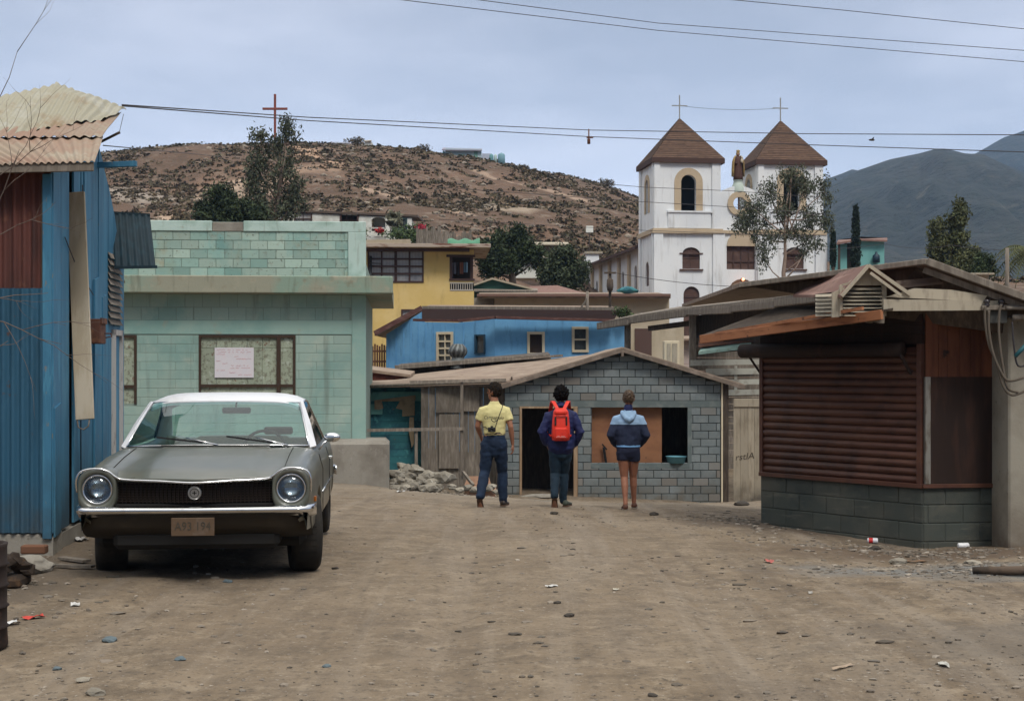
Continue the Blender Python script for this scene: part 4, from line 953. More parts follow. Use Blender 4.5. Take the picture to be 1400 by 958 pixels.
mb.beam(q+Vector((-.02, 0, -.03)), q+Vector((-.02, .8, .05)), .06, .09); mb.beam(P(1190, 437, 15), P(1190, 437, 15)+Vector((0, .6, .05)), .05, .07); part('rafter_end', mb, M_GREYWOOD, kiosk, world=True)
# white bargeboards over right face
M_PALEB = mat('pale weathered boards', (.40, .35, .27), .85, [dict(col=(.30, .26, .2), scale=3, lo=.5, hi=.65, stretch=(4, 1, 1)), dict(col=(.15, .12, .09), scale=8, lo=.66, hi=.72)], rnd=.1, bump=wood_grain((1, 1, 8)))
def pbox(mb, a, b, d, t=.03, **k):   # board with corners given along a line (top edge a->b, height h)
    pass
mb = MB(); d_ = 14.88
mb.slab([P(1208, 425, d_), P(1365, 424, d_), P(1368, 411, d_), P(1208, 409, d_)], (0, .03, 0), rnd=.2)
mb.slab([P(1211, 406, d_+.02), P(1344, 412, d_+.02), P(1350, 404, d_+.02), P(1300, 396, d_+.02), P(1250, 394, d_+.02)], (0, .03, 0), rnd=.8)
part('barge_board', mb, M_PALEB, kiosk, world=True)
# ---- big low-pitched roof behind/above
APX = P(1266, 355, 15.0); RE = P(1480, 433, 14.6); LE = P(1012, 386.5, 17.5); 
def shift(v, dy, dz=0): return Vector((v.x, v.y+dy, v.z+dz))
M_BIGROOF = mat('old board roof', (.20, .15, .12), .9, [dict(col=(.30, .24, .19), scale=3, lo=.5, hi=.65, stretch=(1, 3, 1)), dict(col=(.11, .07, .055), scale=6, lo=.56, hi=.7)], bump=BMP(20, .4, .01))
mb = MB(); mb.slab([APX, RE, shift(RE, 6), shift(APX, 6)], .05); mb.slab([LE, APX, shift(APX, 6), shift(LE, 6)], .05); rf = part('roof', mb, M_BIGROOF, kiosk, world=True)
mb = MB(); mb.beam(shift(APX, -.03, -.02), shift(RE, -.03, -.02), .05, .075, bev=.006); mb.beam(shift(LE, -.03, -.03), shift(APX, -.032, -.02), .05, .06, bev=.006); mb.beam(shift(APX, .1, -.10), shift(RE, .1, -.10), .05, .06); part('roof_edge', mb, M_GREYWOOD, rf, world=True)
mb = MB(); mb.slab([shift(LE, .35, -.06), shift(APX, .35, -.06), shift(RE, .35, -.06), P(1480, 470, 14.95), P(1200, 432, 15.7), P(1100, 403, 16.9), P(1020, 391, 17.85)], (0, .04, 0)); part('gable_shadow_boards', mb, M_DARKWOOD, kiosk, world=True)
mb = MB(); mb.slab([P(1228, 391, 15.3), P(1288, 385, 15.3), P(1288, 378, 15.3), P(1225, 384, 15.3)], (0, .05, 0), rnd=.9); mb.slab([P(1232, 394, 15.25), P(1290, 388, 15.25), P(1289, 385, 15.25), P(1230, 391, 15.25)], (0, .05, 0), rnd=.2); part('odd_board', mb, M_BIGROOF, kiosk, world=True)
# ---- louvred roof vent with its own little gable
cup = thing('roof_vent', 'little gabled roof vent with wooden louvres on the kiosk roof', 'roof vent', tuple(P(1180, 428, 15.1)))
M_REDROOF = mat('faded red brown roofing', (.20, .115, .095), .9, [dict(col=(.27, .17, .14), scale=3, lo=.5, hi=.65), dict(col=(.13, .07, .055), scale=6, lo=.56, hi=.7)], bump=BMP(30, .4, .006))
ap = P(1187, 361, 14.9); le = P(1150, 403, 14.9); re = P(1244, 401, 14.9); bkv = P(1118, 383, 16.6); bkl = P(1084, 404, 16.6)
mb = MB(); mb.slab([le, ap, P(1122, 380, 16.8), P(1084, 403, 16.8)], .03); mb.slab([ap, re, re+Vector((-.35, 1.9, 0)), P(1122, 380, 16.8)], .03); part('roof', mb, M_REDROOF, cup, world=True)
mb = MB(); mb.beam(shift(le, -.02, -.015), shift(ap, -.02, -.015), .02, .035); mb.beam(shift(ap, -.022, -.015), shift(re, -.022, -.015), .02, .035); mb.beam(P(1232, 404, 14.85), P(1190, 373, 14.85), .02, .03); part('rake_board', mb, M_PALEB, cup, world=True)
mb = MB(); d_ = 15.0
mb.slab([P(1152, 390, d_), P(1208, 390, d_), P(1208, 386, d_), P(1187, 368, d_), P(1160, 386, d_), P(1152, 388, d_)], (0, .03, 0)); mb.slab([P(1148, 432, d_), P(1152.5, 432, d_), P(1152.5, 388, d_), P(1148, 390, d_)], (0, .04, 0)); mb.slab([P(1206, 432, d_), P(1212, 432, d_), P(1212, 386, d_), P(1206, 386, d_)], (0, .04, 0))
mb.slab([P(1138, 434, 15.02), P(1148, 433, 15.02), P(1148, 396, 15.02), P(1138, 400, 15.02)], (0, .04, 0))
part('frame', mb, M_PALEB, cup, world=True)
mb = MB()
for k in range(8):
    y = 393+k*5.1; mb.slab([P(1153, y+3.4, 14.98), P(1206, y+3.2, 14.98), P(1206, y, 15.03), P(1153, y, 15.03)], (0, .008, .003), rnd=k/8)
for k in range(6):
    y = 402+k*5.3; mb.slab([P(1115, y+4.0, 15.3), P(1138, y+3.4, 15.05), P(1138, y, 15.1), P(1115, y+.8, 15.35)], (0, .008, .003), rnd=k/6)
part('louvre', mb, M_PALEB, cup, world=True)
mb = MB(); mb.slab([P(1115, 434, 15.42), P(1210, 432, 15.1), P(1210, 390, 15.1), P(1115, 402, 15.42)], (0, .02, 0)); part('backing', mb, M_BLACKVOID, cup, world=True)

# ---- long weathered plank canopy reaching left
can = thing('plank_canopy', 'long sagging weathered plank canopy reaching left from the kiosk roof', 'canopy', (P(950, 600, 43).x, 43, gz(P(950, 0, 43).x, 43)))
pts_f = [P(817, 444, 48), P(860, 436, 46.5), P(940, 424, 44), P(1000, 419, 40), P(1060, 411, 36), P(1130, 400, 33)]
pts_b = [P(832, 438, 50), P(880, 427, 49), P(955, 414, 47), P(1010, 406, 43.5), P(1065, 397, 40), P(1130, 388, 37)]
mb = MB(); rr = random.Random(14)
for i in range(5):
    for k in range(6):
        a0, a1 = k/6, (k+1)/6
        q = [pts_f[i].lerp(pts_b[i], a0), pts_f[i+1].lerp(pts_b[i+1], a0), pts_f[i+1].lerp(pts_b[i+1], a1-.01), pts_f[i].lerp(pts_b[i], a1-.01)]
        dz = rr.uniform(-.008, .012); mb.slab([v+Vector((0, 0, dz*2)) for v in q], .06, rnd=rr.random())
part('planks', mb, M_PALEB if False else M_GREYWOOD, can, world=True)
mb = MB()
for i in range(5): mb.beam(pts_f[i]+Vector((0, -.02, -.06)), pts_f[i+1]+Vector((0, -.02, -.10)), .1, .2, bev=.02, rnd=rr.random()); mb.beam(pts_f[i]+Vector((0, -.04, .03)), pts_f[i+1]+Vector((0, -.04, .03)), .08, .07, rnd=rr.random())
part('edge_beam', mb, M_GREYWOOD, can, world=True)
for px, d, yt in ((947, 44.3, 428), (858, 47, 440)):
    mb = MB(); a = P(px, yt, d); mb.beam(Vector((a.x, d, gz(a.x, d))), a, .2, .2, bev=.01)
    part('post', mb, M_GREYWOOD, can, world=True)
mb = MB(); mb.beam(P(888, 449, 46), P(950, 441, 44.5), .15, .16); mb.slab([P(950, 485, 45.5), P(1120, 470, 37), P(1120, 402, 37), P(950, 432, 45.5)], (0, .05, 0)); part('under_boards', mb, M_DARKWOOD, can, world=True)

# ---- stall of slats behind
st_ = thing('slatted_stall', 'grey timber stall with pale horizontal slats behind the board fence', 'stall', (P(990, 600, 44).x, 44, gz(P(990, 0, 44).x, 44)))
mb = MB()
for (y0, y1, x0, x1, d, r_) in ((492, 500, 944, 1040, 44, .2), (504, 513, 965, 1040, 43.8, .9), (519, 527, 975, 1040, 43.8, .4), (533, 541, 975, 1040, 43.8, .7)):
    mb.slab([P(x0, y1, d), P(x1, y1-2, d), P(x1, y0-1, d), P(x0, y0, d)], (0, .03, 0), rnd=r_)
mb.slab([P(1004, 540, 43.85), P(1008, 540, 43.85), P(1008, 500, 43.85), P(1004, 500, 43.85)], (0, .04, 0))
part('slat', mb, mat('pale slats', (.42, .42, .37), .85, [dict(col=(.30, .28, .24), scale=4, lo=.5, hi=.65)], rnd=.12), st_, world=True)
mb = MB(); d = 44.3
for k, y in enumerate(range(462, 640, 9)): mb.slab([P(943, y+8.4, d), P(1060, y+8.4, d), P(1060, y, d), P(943, y, d)], (0, .03, 0), rnd=random.random())
part('wall_boards', mb, M_GREYWOOD, st_, world=True)
mb = MB(); mb.slab([P(955, 481, 41.5), P(1027, 472, 40), P(1027, 468, 41), P(960, 474, 42.5)], .08); part('awning_board', mb, mat('faded turquoise board', (.22, .34, .31), .8, [dict(col=(.15, .2, .17), scale=4, lo=.5, hi=.65)]), st_, world=True)
mb = MB(); mb.slab([P(955, 474, 42), P(1030, 466, 41), P(1030, 460, 43), P(955, 466, 43.5)], .02); part('awning_felt', mb, M_RUST, st_, world=True)

# ---- concrete gate pillar at the right edge with conduits
pil = thing('concrete_pillar', 'pale rendered concrete pillar at the right edge beside the kiosk', 'pillar', (P(1400, 740, 15.05).x, 15.05, gz(P(1390, 740, 15.05).x, 15.05)))
M_PILLAR = mat('rendered pillar', (.30, .275, .225), .93, [dict(col=(.22, .195, .155), scale=1.5, lo=.45, hi=.62), dict(col=(.10, .085, .065), scale=12, lo=.64, hi=.70, amt=.7), dict(col=(.13, .10, .075), scale=2, lo=.25, hi=.5, amt=.9, z=(0, .6))], bump=[BMP(30, .4, .008)])
xa = P(1379, 600, 15.05).x
mb = MB(); mb.box(xa, xa+.75, 15.05, 15.6, -.7, P(0, 433, 15.05).z, bev=.02); part('shaft', mb, M_PILLAR, pil, world=True)
ser = thing('service_entrance', 'electric service bracket with drooping conduit cables above the concrete pillar', 'electric fitting', tuple(P(1375, 425, 14.9)))
mb = MB(); mb.beam(P(1342, 421, 14.85), P(1420, 419, 14.85), .05, .05, bev=.004); mb.tube([P(1376, 421, 14.8), P(1440, 421, 14.8)], .02, n=8); mb.tube([P(1384, 434, 14.85), P(1440, 434, 14.85)], .035, n=8); part('crossarm', mb, M_GREYWOOD, ser, world=True)
mb = MB(); mb.box(P(1352, 0, 14.9).x, P(1376, 0, 14.9).x, 14.87, 14.95, P(0, 442, 14.9).z, P(0, 424, 14.9).z, bev=.006); part('junction_box', mb, mat('grey metal box', (.06, .06, .055), .6), ser, world=True)
for px in (1349, 1369):
    mb = MB(); c = P(px, 417, 14.85); mb.lathe([(0, 0), (.03, 0), (.035, .02), (.022, .035), (.036, .05), (.03, .075), (0, .085)], M=Matrix.Translation(c+Vector((0, 0, -.02))), n=14); part('insulator', mb, mat('brown glazed insulator', (.03, .025, .03), .25, spec=.6), ser, world=True)
def hang(pts, r=.012): 
    m = MB(); n = []
    for i in range(len(pts)-1):
        p0 = pts[max(i-1, 0)]; p1 = pts[i]; p2 = pts[i+1]; p3 = pts[min(i+2, len(pts)-1)]
        for k in range(5):
            t = k/5; n.append(.5*((2*p1)+(-p0+p2)*t+(2*p0-5*p1+4*p2-p3)*t*t+(-p0+3*p1-3*p2+p3)*t**3))
    n.append(pts[-1]); m.tube(n, r, n=7); return m
M_CABLE = mat('faded cable', (.11, .09, .07), .8)
for k, pp in enumerate(([(1347, 418), (1347, 440), (1352, 470), (1362, 495), (1372, 528), (1384, 540), (1402, 534)], [(1369, 416), (1366, 430), (1366, 460), (1371, 500), (1378, 530), (1392, 536)], [(1352, 424), (1352, 450), (1357, 480), (1366, 503), (1378, 520), (1400, 516)])):
    part('conduit', hang([P(x, y, 14.8-.01*k) for x, y in pp], .014), M_CABLE, ser, world=True)
part('conduit', hang([P(1384, 440, 14.85), P(1386, 470, 14.85), P(1392, 500, 14.9), P(1410, 495, 14.9)], .01), M_WIRE, ser, world=True)
mb = MB(); mb.tube([P(1388, 487, 14.7), P(1404, 470, 14.7)], .022, n=8); part('blue_pipe', mb, mat('teal pipe', (.015, .09, .11), .6), ser, world=True)
# ================================================================ helpers for distant houses
def windowpart(parent, x0, x1, z0, z1, fmat, cols=1, rows=1, fw=.07, y=0.0, glass=None, bars=.03, curtain=None, label=None, proud=.04, sill=False):
    """frame proud of the wall at local y, glass pane set behind it"""
    mb = MB()
    mb.box(x0-fw, x1+fw, y-proud, y+.05, z1, z1+fw, bev=.004); mb.box(x0-fw-(.04 if sill else 0), x1+fw+(.04 if sill else 0), y-proud-(.03 if sill else 0), y+.05, z0-fw, z0, bev=.004)
    mb.box(x0-fw, x0, y-proud+.002, y+.05, z0, z1); mb.box(x1, x1+fw, y-proud+.002, y+.05, z0, z1)
    for i in range(1, cols): c = x0+(x1-x0)*i/cols; mb.box(c-bars/2, c+bars/2, y-proud+.012, y+.045, z0, z1)
    for i in range(1, rows): c = z0+(z1-z0)*i/rows; mb.box(x0, x1, y-proud+.010, y+.043, c-bars/2, c+bars/2)
    f = part('window', mb, fmat, parent, label=label)
    mb = MB(); mb.box(x0, x1, y+.052, y+.06, z0, z1); part('pane', mb, glass or M_WINDOW, f)
    return f
M_CURT = mat('glass with net curtain', (.42, .41, .40), .25, [dict(type='wave', col=(.26, .25, .25), scale=5, lo=.3, hi=.8, dist=.6), dict(col=(.2, .2, .22), scale=1.5, lo=.5, hi=.7)], spec=.6)
M_BROWNFR = mat('brown window frame', (.065, .032, .026), .6)

# ================================================================ blue board house
M_BLUEH = mat('blue painted house boards', (.105, .29, .52), .75, [dict(col=(.145, .36, .60), scale=.8, lo=.45, hi=.65), dict(col=(.055, .15, .28), scale=3, lo=.56, hi=.7, amt=.6, stretch=(2, 2, .4)), dict(col=(.22, .22, .2), scale=5, lo=.68, hi=.72, amt=.6)], bump=[dict(type='wave', scale=1.2, s=.25, d=.01, dir='X'), BMP(30, .2, .004)])
bl = P(677, 500, 50); blt = thing('blue_house', 'bright blue board house with cream framed windows below the yellow house', 'house', (bl.x, 50, gz(bl.x, 50)))
zW = P(0, 436, 50).z; zB = bl.z-3.2
lA = P(528, 470, 52.5); lC = P(859, 470, 51.0)
# right wing wall plate with window holes
def wallrun(p0, p1, z0, z1, holes, t=.15):
    p0 = Vector(p0); p1 = Vector(p1); X = Vector((p1.x-p0.x, p1.y-p0.y, 0)); L = X.length; X.normalize()
    M = Matrix(((X.x, -X.y, 0, p0.x), (X.y, X.x, 0, p0.y), (0, 0, 1, 0), (0, 0, 0, 1)))
    return M, L
def rayrun(M, px, py):   # pixel to (x,z) on the plane of run matrix M
    I = M.inverted(); d = Vector(((px-700)/F, 1, (HY-py)/F)); lc = I @ Vector((0, 0, CAMZ)); ld = I.to_3x3() @ d; t = -lc.y/ld.y; q = lc+ld*t; return q.x, q.z
MR1, L1 = wallrun((bl.x, 50, 0), (lC.x, 51, 0), 0, 0, None)
MR0, L0 = wallrun((lA.x, 52.5, 0), (bl.x, 50, 0), 0, 0, None)
def rr_(M, x0, y0, x1, y1): a = rayrun(M, x0, (y0+y1)/2); b = rayrun(M, x1, (y0+y1)/2); c = rayrun(M, (x0+x1)/2, y0); d = rayrun(M, (x0+x1)/2, y1); return (a[0], d[1], b[0], c[1])
h1 = rr_(MR1, 724, 457, 741, 482); h2 = rr_(MR1, 785, 450, 801, 478)
h3 = rr_(MR0, 600, 457, 617, 495); h4 = rr_(MR0, 651, 459, 662, 482)
mb = MB(); on(MR1, lambda t: t.plate([(0, zB), (L1, zB), (L1, zW), (0, zW)], [rl(h1), rl(h2)], t=.15), mb)
tl = [rayrun(MR0, 677, 436), rayrun(MR0, 626, 441), rayrun(MR0, 577.5, 440), rayrun(MR0, 577, 426), rayrun(MR0, 528, 457)]
on(MR0, lambda t: t.plate([(0, zB), (L0, zB)]+[(min(a, L0), b) for a, b in tl], [rl(h3), rl(h4)], t=.15), mb)
mb.slab([Vector((lC.x, 51, zW)), Vector((lC.x+.1, 57, zW)), Vector((lC.x+.1, 57, zB)), Vector((lC.x, 51, zB))], (-.1, 0, 0))
part('wall', mb, M_BLUEH, blt, world=True)
mb = MB()   # battens on the gable side
on(MR0, lambda t: [t.box(k*.33+.1, k*.33+.13, -.02, 0.0, zB, (min(tl[3][1]-.02, tl[4][1]+(k*.33+.1)*(tl[3][1]-tl[4][1])/max(.1, tl[3][0])-.05) if k*.33+.13 < tl[3][0] else tl[2][1]-.08), rnd=.4) for k in range(int(L0/.33)-3) if not (h3[0]-.15 < k*.33+.1 < h3[2]+.1)], mb)
part('batten', mb, M_BLUEH, blt, world=True)
def winrun(M, h, fmat, **k):
    t = MB(); fw = k.get('fw', .09); x0, z0, x1, z1 = h
    t.box(x0-fw, x1+fw, -.05, .06, z1, z1+fw); t.box(x0-fw, x1+fw, -.07, .06, z0-fw, z0); t.box(x0-fw, x0, -.048, .06, z0, z1); t.box(x1, x1+fw, -.048, .06, z0, z1)
    for i in range(1, k.get('cols', 1)): c = x0+(x1-x0)*i/k['cols']; t.box(c-.02, c+.02, -.02, .04, z0, z1)
    for i in range(1, k.get('rows', 1)): c = z0+(z1-z0)*i/k['rows']; t.box(x0, x1, -.022, .04, c-.03, c+.03)
    m = MB(); addM(m, t, M); f = part('window', m, fmat, blt, world=True, label=k.get('label'))
    t = MB(); t.box(x0, x1, .05, .06, z0, z1); m = MB(); addM(m, t, M); part('pane', m, k.get('glass', M_WINDOW), f, world=True)
M_SCREEN = mat('rusty fly screen', (.035, .022, .018), .9)
winrun(MR1, h1, M_CREAM, glass=M_SCREEN, label='cream framed window with a dark rusty screen'); winrun(MR1, h2, M_CREAM, rows=2); winrun(MR0, h3, M_CREAM, rows=4, cols=2); winrun(MR0, h4, mat('dark blue frame', (.02, .06, .10), .7), rows=1, fw=.05)
M_FASCB = mat('maroon fascia', (.085, .035, .03), .8, [dict(col=(.14, .075, .06), scale=3, lo=.5, hi=.65, stretch=(1, 1, 4))])
ra = P(577, 420, 52); rb = P(846, 421.5, 53); rc = P(512, 455, 51.6)
mb = MB(); mb.slab([ra, rb, shift(rb, 5, .3), shift(ra, 5, .3)], .1); mb.slab([rc, ra, shift(ra, 5, .2), shift(rc, 5, -.0)], .1); part('roof', mb, M_ROOFBROWN, blt, world=True)
mb = MB(); mb.beam(shift(rc, -.03, -.02), shift(ra, -.03, -.02), .06, .18); part('rake_board', mb, M_FASCB, blt, world=True)
mb = MB(); mb.beam(shift(ra, -.032, -.02), shift(rb, -.03, -.02), .06, .13); part('roof_edge', mb, M_GREYWOOD, blt, world=True)
mb = MB(); mb.slab([P(577, 437, 51.6), P(840, 437, 52.3), P(846, 424, 52.3), P(577, 422, 51.6)], (0, .1, 0)); part('clerestory', mb, mat('dark maroon wall', (.05, .028, .025), .85), blt, world=True)
q = [P(571, 437.5, 50.6), P(626, 438.5, 49.4), P(676, 434, 49.4), P(842, 438, 50.4)]
mb = MB(); 
for a, b in zip(q, q[1:]): mb.beam(a, b, .5, .09); 
part('lower_eave', mb, M_FASCB, blt, world=True)
# turbine vent
tv = P(626, 497, 45.8); vent = thing('turbine_vent', 'round grey turbine roof vent standing before the blue house window', 'roof vent', (tv.x, 45.8, tv.z-.15))
M_GALV = mat('galvanised metal', (.13, .14, .14), .5, [dict(col=(.08, .08, .08), scale=4, lo=.5, hi=.65)], metal=.3, rnd=.6)
mb = MB(); mb.lathe([(.23, 0), (.2, .36), (0, .36)], n=18); part('duct', mb, M_GALV, vent)
mb = MB(); n = 22
for k in range(n):
    a0 = 2*math.pi*k/n; vs = []; fs = []
    for j in range(9):
        t = j/8; r = .12+.19*math.sin(math.pi*(.12+.80*t)); z = .34+.44*t
        for da, dr in ((0, 0), (.26, .0)): vs.append(((r-dr)*math.cos(a0+da+.4*t), (r-dr)*math.sin(a0+da+.4*t), z))
        vs.append(((r-.03)*math.cos(a0+.30+.4*t), (r-.03)*math.sin(a0+.30+.4*t), z))
    for j in range(8):
        for q_ in (0, 1): fs.append((j*3+q_, j*3+q_+1, j*3+q_+4, j*3+q_+3))
    mb.add(vs, fs, smooth=False, rnd=(k % 2)*.09+.01)
mb.lathe([(0, .79), (.12, .78), (.13, .76)], n=18); part('turbine', mb, M_GALV, vent, norm=False)
# low dark roofs in front of the blue house
M_DARKROOF = mat('dark tar roof', (.075, .062, .052), .95, [dict(col=(.12, .10, .085), scale=2, lo=.5, hi=.65)], bump=BMP(20, .3, .01))
lr = thing('tar_roof_shed', 'low shed with dark plank edged tar roof in front of the blue house', 'shed', (P(650, 600, 46).x, 46.5, gz(P(650, 0, 46).x, 46.5)))
a, b = P(540, 501, 46), P(752, 485, 45); 
mb = MB(); mb.slab([a, b, shift(b, 2.5, .12), shift(a, 2.5, .1)], .1); part('roof', mb, M_DARKROOF, lr, world=True)
mb = MB(); mb.beam(shift(a, -.03, -.03), shift(b, -.03, -.03), .05, .14, bev=.01); mb.beam(P(705, 491, 44.9), P(768, 486, 44.5), .3, .07); part('roof_edge', mb, M_GREYWOOD, lr, world=True)
mb = MB(); mb.slab([P(548, 530, 46.2), P(770, 530, 45.5), P(752, 487, 45.5), P(548, 503, 46.2)], (0, .1, 0)); part('wall', mb, M_DARKWOOD, lr, world=True)
ms = thing('maroon_shed', 'tiny maroon shed with grey roof edge right of the mint building', 'shed', (P(525, 600, 43).x, 43, gz(P(525, 0, 43).x, 43)))
a, b = P(496, 504, 43), P(561, 512, 43)
mb = MB(); mb.slab([a, b, shift(b, 2, .1), shift(a, 2, .1)], .08); part('roof', mb, M_ROOFBROWN, ms, world=True)
mb = MB(); mb.slab([P(496, 545, 43.1), P(556, 545, 43.1), P(556, 512, 43.1), P(496, 505, 43.1)], (0, 1.5, 0)); part('wall', mb, mat('maroon boards', (.10, .028, .02), .8, [dict(col=(.05, .015, .012), scale=4, lo=.5, hi=.65)]), ms, world=True)

# ================================================================ yellow house
yl = P(648, 500, 62); yr = R(3); yloc = (yl.x, 62, gz(yl.x, 62)); yf = Fac(yloc, yr)
M_YEL = mat('yellow stucco', (.66, .47, .17), .85, [dict(col=(.72, .54, .24), scale=.6, lo=.45, hi=.65), dict(col=(.42, .29, .11), scale=1.3, lo=.56, hi=.72, amt=.6, stretch=(2, 2, .5)), dict(col=(.3, .2, .08), scale=9, lo=.66, hi=.72, amt=.6)], bump=BMP(20, .2, .006))
yh = thing('yellow_house', 'two storey yellow stucco house with brown grid window and open porch', 'house', yloc, yr)
zr1 = yf.L(560, 341)[1]; xl = yf.L(470, 400)[0]
hw = yf.rect(503, 342, 579, 386); hp = yf.rect(615, 349, 648, 381); hb = yf.rect(615, 386, 647.5, 397.5); hs = yf.rect(549, 423, 576, 436)
mb = MB(); mb.plate([(xl, -1), (0, -1), (0, hb[1]), (hb[0], hb[1]), (hb[0], hb[3]), (0, hb[3]), (0, hp[1]), (hp[0], hp[1]), (hp[0], hp[3]), (0, hp[3]), (0, zr1), (xl, zr1)], [rl(hw), rl(hs)], t=.2)
mb.box(xl, 0, 5, 5.2, -1, zr1); mb.box(-.18, -.001, .2, 5, -1, hb[1])
part('wall', mb, M_YEL, yh)
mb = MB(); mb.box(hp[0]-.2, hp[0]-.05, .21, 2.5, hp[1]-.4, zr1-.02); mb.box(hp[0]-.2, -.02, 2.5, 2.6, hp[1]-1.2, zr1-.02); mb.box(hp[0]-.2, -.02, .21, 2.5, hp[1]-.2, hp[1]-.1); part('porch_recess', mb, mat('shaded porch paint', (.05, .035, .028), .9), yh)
w = (hw[2]+hw[0])/2
windowpart(yh, hw[0]+.06, w-.06, hw[1]+.06, hw[3]-.06, M_BROWNFR, 2, 4, glass=M_CURT, bars=.07); windowpart(yh, w+.06, hw[2]-.06, hw[1]+.06, hw[3]-.06, M_BROWNFR, 2, 4, glass=M_CURT, bars=.07)
windowpart(yh, hs[0]+.05, hs[2]-.05, hs[1]+.05, hs[3]-.06, M_BROWNFR, 1, 1, glass=M_CURT)
mb = MB(); mb.box(hp[0]-.03, .03, -.05, .1, hp[1]-.09, hp[1]); part('porch_rail', mb, M_BROWNFR, yh); mb = MB(); mb.box(hp[0]-.15, .05, -.05, .1, hp[3]-.08, hp[3]+.02); part('porch_rail', mb, M_BROWNFR, yh)
for x in (yf.L(645, 360)[0], hp[0]+.05):
    mb = MB(); mb.box(x-.06, x+.06, -.02, .12, hp[1], hp[3]-.08); part('porch_post', mb, M_BROWNFR, yh)
mb = MB(); x = hb[0]+.05
mb.box(hb[0], -.03, -.02, .06, hb[3]-.06, hb[3]); mb.box(hb[0], -.03, -.02, .06, hb[1], hb[1]+.06)
while x < -.06: mb.box(x, x+.035, -.012, .03, hb[1]+.06, hb[3]-.06); x += .1
part('balustrade', mb, mat('old white baluster', (.42, .38, .33), .8), yh)
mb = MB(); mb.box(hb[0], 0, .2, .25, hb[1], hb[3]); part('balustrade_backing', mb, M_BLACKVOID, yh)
mb = MB(); a = yf.L(496, 338, -1)[0]; b = yf.L(671, 338, -1)[0]; z = yf.L(560, 337, -1)[1]
mb.box(a-3, b, -.95, 5.4, z-.02, z+.14, bev=.01); part('roof_slab', mb, mat('dusty roof edge', (.40, .33, .27), .9, [dict(col=(.16, .07, .05), scale=1.5, lo=.5, hi=.62, stretch=(1, 1, 6))]), yh)
mb = MB(); mb.box(a-3, b-.9, -.5, -.001, z-.14, z-.021); part('soffit', mb, M_BROWNFR, yh)
mb = MB(); x = yf.L(507, 420)[0]; mb.tube([(x, -.1, -1), (x, -.1, zr1-.3)], .05, n=8); mb.tube([(x-.12, -.25, zr1-.6), (x+.5, -.3, zr1-.65)], .02, n=6); mb.tube([(x-.1, -.25, zr1-1.35), (x+.5, -.3, zr1-1.3)], .02, n=6); part('downpipe', mb, M_GALV, yh)
# laundry in the porch
for k, (x0, x1, y1, c) in enumerate(((616, 620, 376, (.55, .5, .6)), (620.5, 624, 372, (.5, .5, .58)), (629, 634, 372, (.5, .22, .14)), (634.5, 640, 370, (.25, .42, .55)), (626, 628.5, 374, (.12, .1, .1)))):
    r = yf.rect(x0, 356, x1, y1); mb = MB(); vs = []; 
    for i in range(7):
        for j in range(5): vs.append((r[0]+(r[2]-r[0])*i/6, 1.2+.05*math.sin(i*1.9+k), r[1]+(r[3]-r[1])*j/4))
    mb.add(vs, [(i*5+j, (i+1)*5+j, (i+1)*5+j+1, i*5+j+1) for i in range(6) for j in range(4)], smooth=True)
    Mw = yf.M; mb.v = [tuple(Mw @ Vector(v)) for v in mb.v]
    lab = ['white towel, leftmost of the washing in the yellow porch', 'pale lilac cloth hanging in the yellow porch', 'orange shirt hanging in the yellow porch', 'light blue cloth, rightmost of the washing in the yellow porch', 'narrow black garment hanging in the yellow porch'][k]
    solo('hanging_cloth', mb, mat('laundry %d' % k, c, .9), lab, 'laundry', group='washing hung in the porch', norm=False)
# rusty picket fence beside it
pf = thing('picket_fence', 'rusty brown picket fence left of the blue house below the yellow wall', 'fence', tuple(P(515, 500, 56)))
mb = MB()
for k in range(9):
    px = 503+k*3.2; q = P(px, 500, 56); mb.box(q.x-.035, q.x+.035, 56, 56.03, q.z-.6, P(0, 470+(k % 3)*1.5, 56).z)
mb.beam(P(501, 480, 56.05), P(530, 480, 56.05), .04, .07); mb.beam(P(501, 494, 56.05), P(530, 494, 56.05), .04, .07); part('picket', mb, M_RUST, pf, world=True)

# ================================================================ beige building, green gabled roof
bg_ = thing('beige_building', 'long low beige plastered building with brown roof edge in front of the church', 'building', (P(790, 500, 72).x, 72, gz(P(790, 0, 72).x, 72)))
M_BEIGE = mat('beige plaster', (.43, .36, .26), .9, [dict(col=(.50, .43, .33), scale=.5, lo=.45, hi=.65), dict(col=(.32, .26, .18), scale=1.5, lo=.56, hi=.7, amt=.6, stretch=(1, 1, .5)), dict(col=(.24, .19, .13), scale=6, lo=.66, hi=.72, amt=.6)], bump=BMP(12, .3, .01))
mb = MB(); a = P(676, 0, 72).x; b = P(915, 0, 72).x; zt_ = P(0, 403, 72).z
mb.box(a, b, 72, 77, -2, zt_); part('wall', mb, M_BEIGE, bg_, world=True)
mb = MB(); mb.slab([P(652, 404, 71.4), P(917, 404.5, 71.4), Vector((P(917, 0, 71.4).x, 77.5, P(0, 398, 71.4).z+.25)), Vector((P(652, 0, 71.4).x, 77.5, P(0, 397, 71.4).z+.2))], .14); part('roof', mb, M_ROOFBROWN, bg_, world=True)
mb = MB(); mb.box(P(652, 0, 71.3).x, P(917, 0, 71.3).x, 71.28, 71.38, P(0, 405, 71.3).z, P(0, 401.5, 71.3).z); part('roof_edge', mb, mat('reddish roof edge', (.17, .10, .08), .85), bg_, world=True)
mb = MB(); r0 = P(650, 450, 71.9); mb.box(P(640, 0, 72).x, P(675.5, 0, 72).x, 73, 76, -2, P(0, 407, 73).z); part('side_wing', mb, M_CONC, bg_, world=True)
mb = MB(); mb.lump((P(860, 0, 72).x, 73, P(0, 397, 73).z), .5, .3, .18, seed=3, rough=.5); part('blue_tarp_bundle', mb, M_TEAL, bg_, world=True)
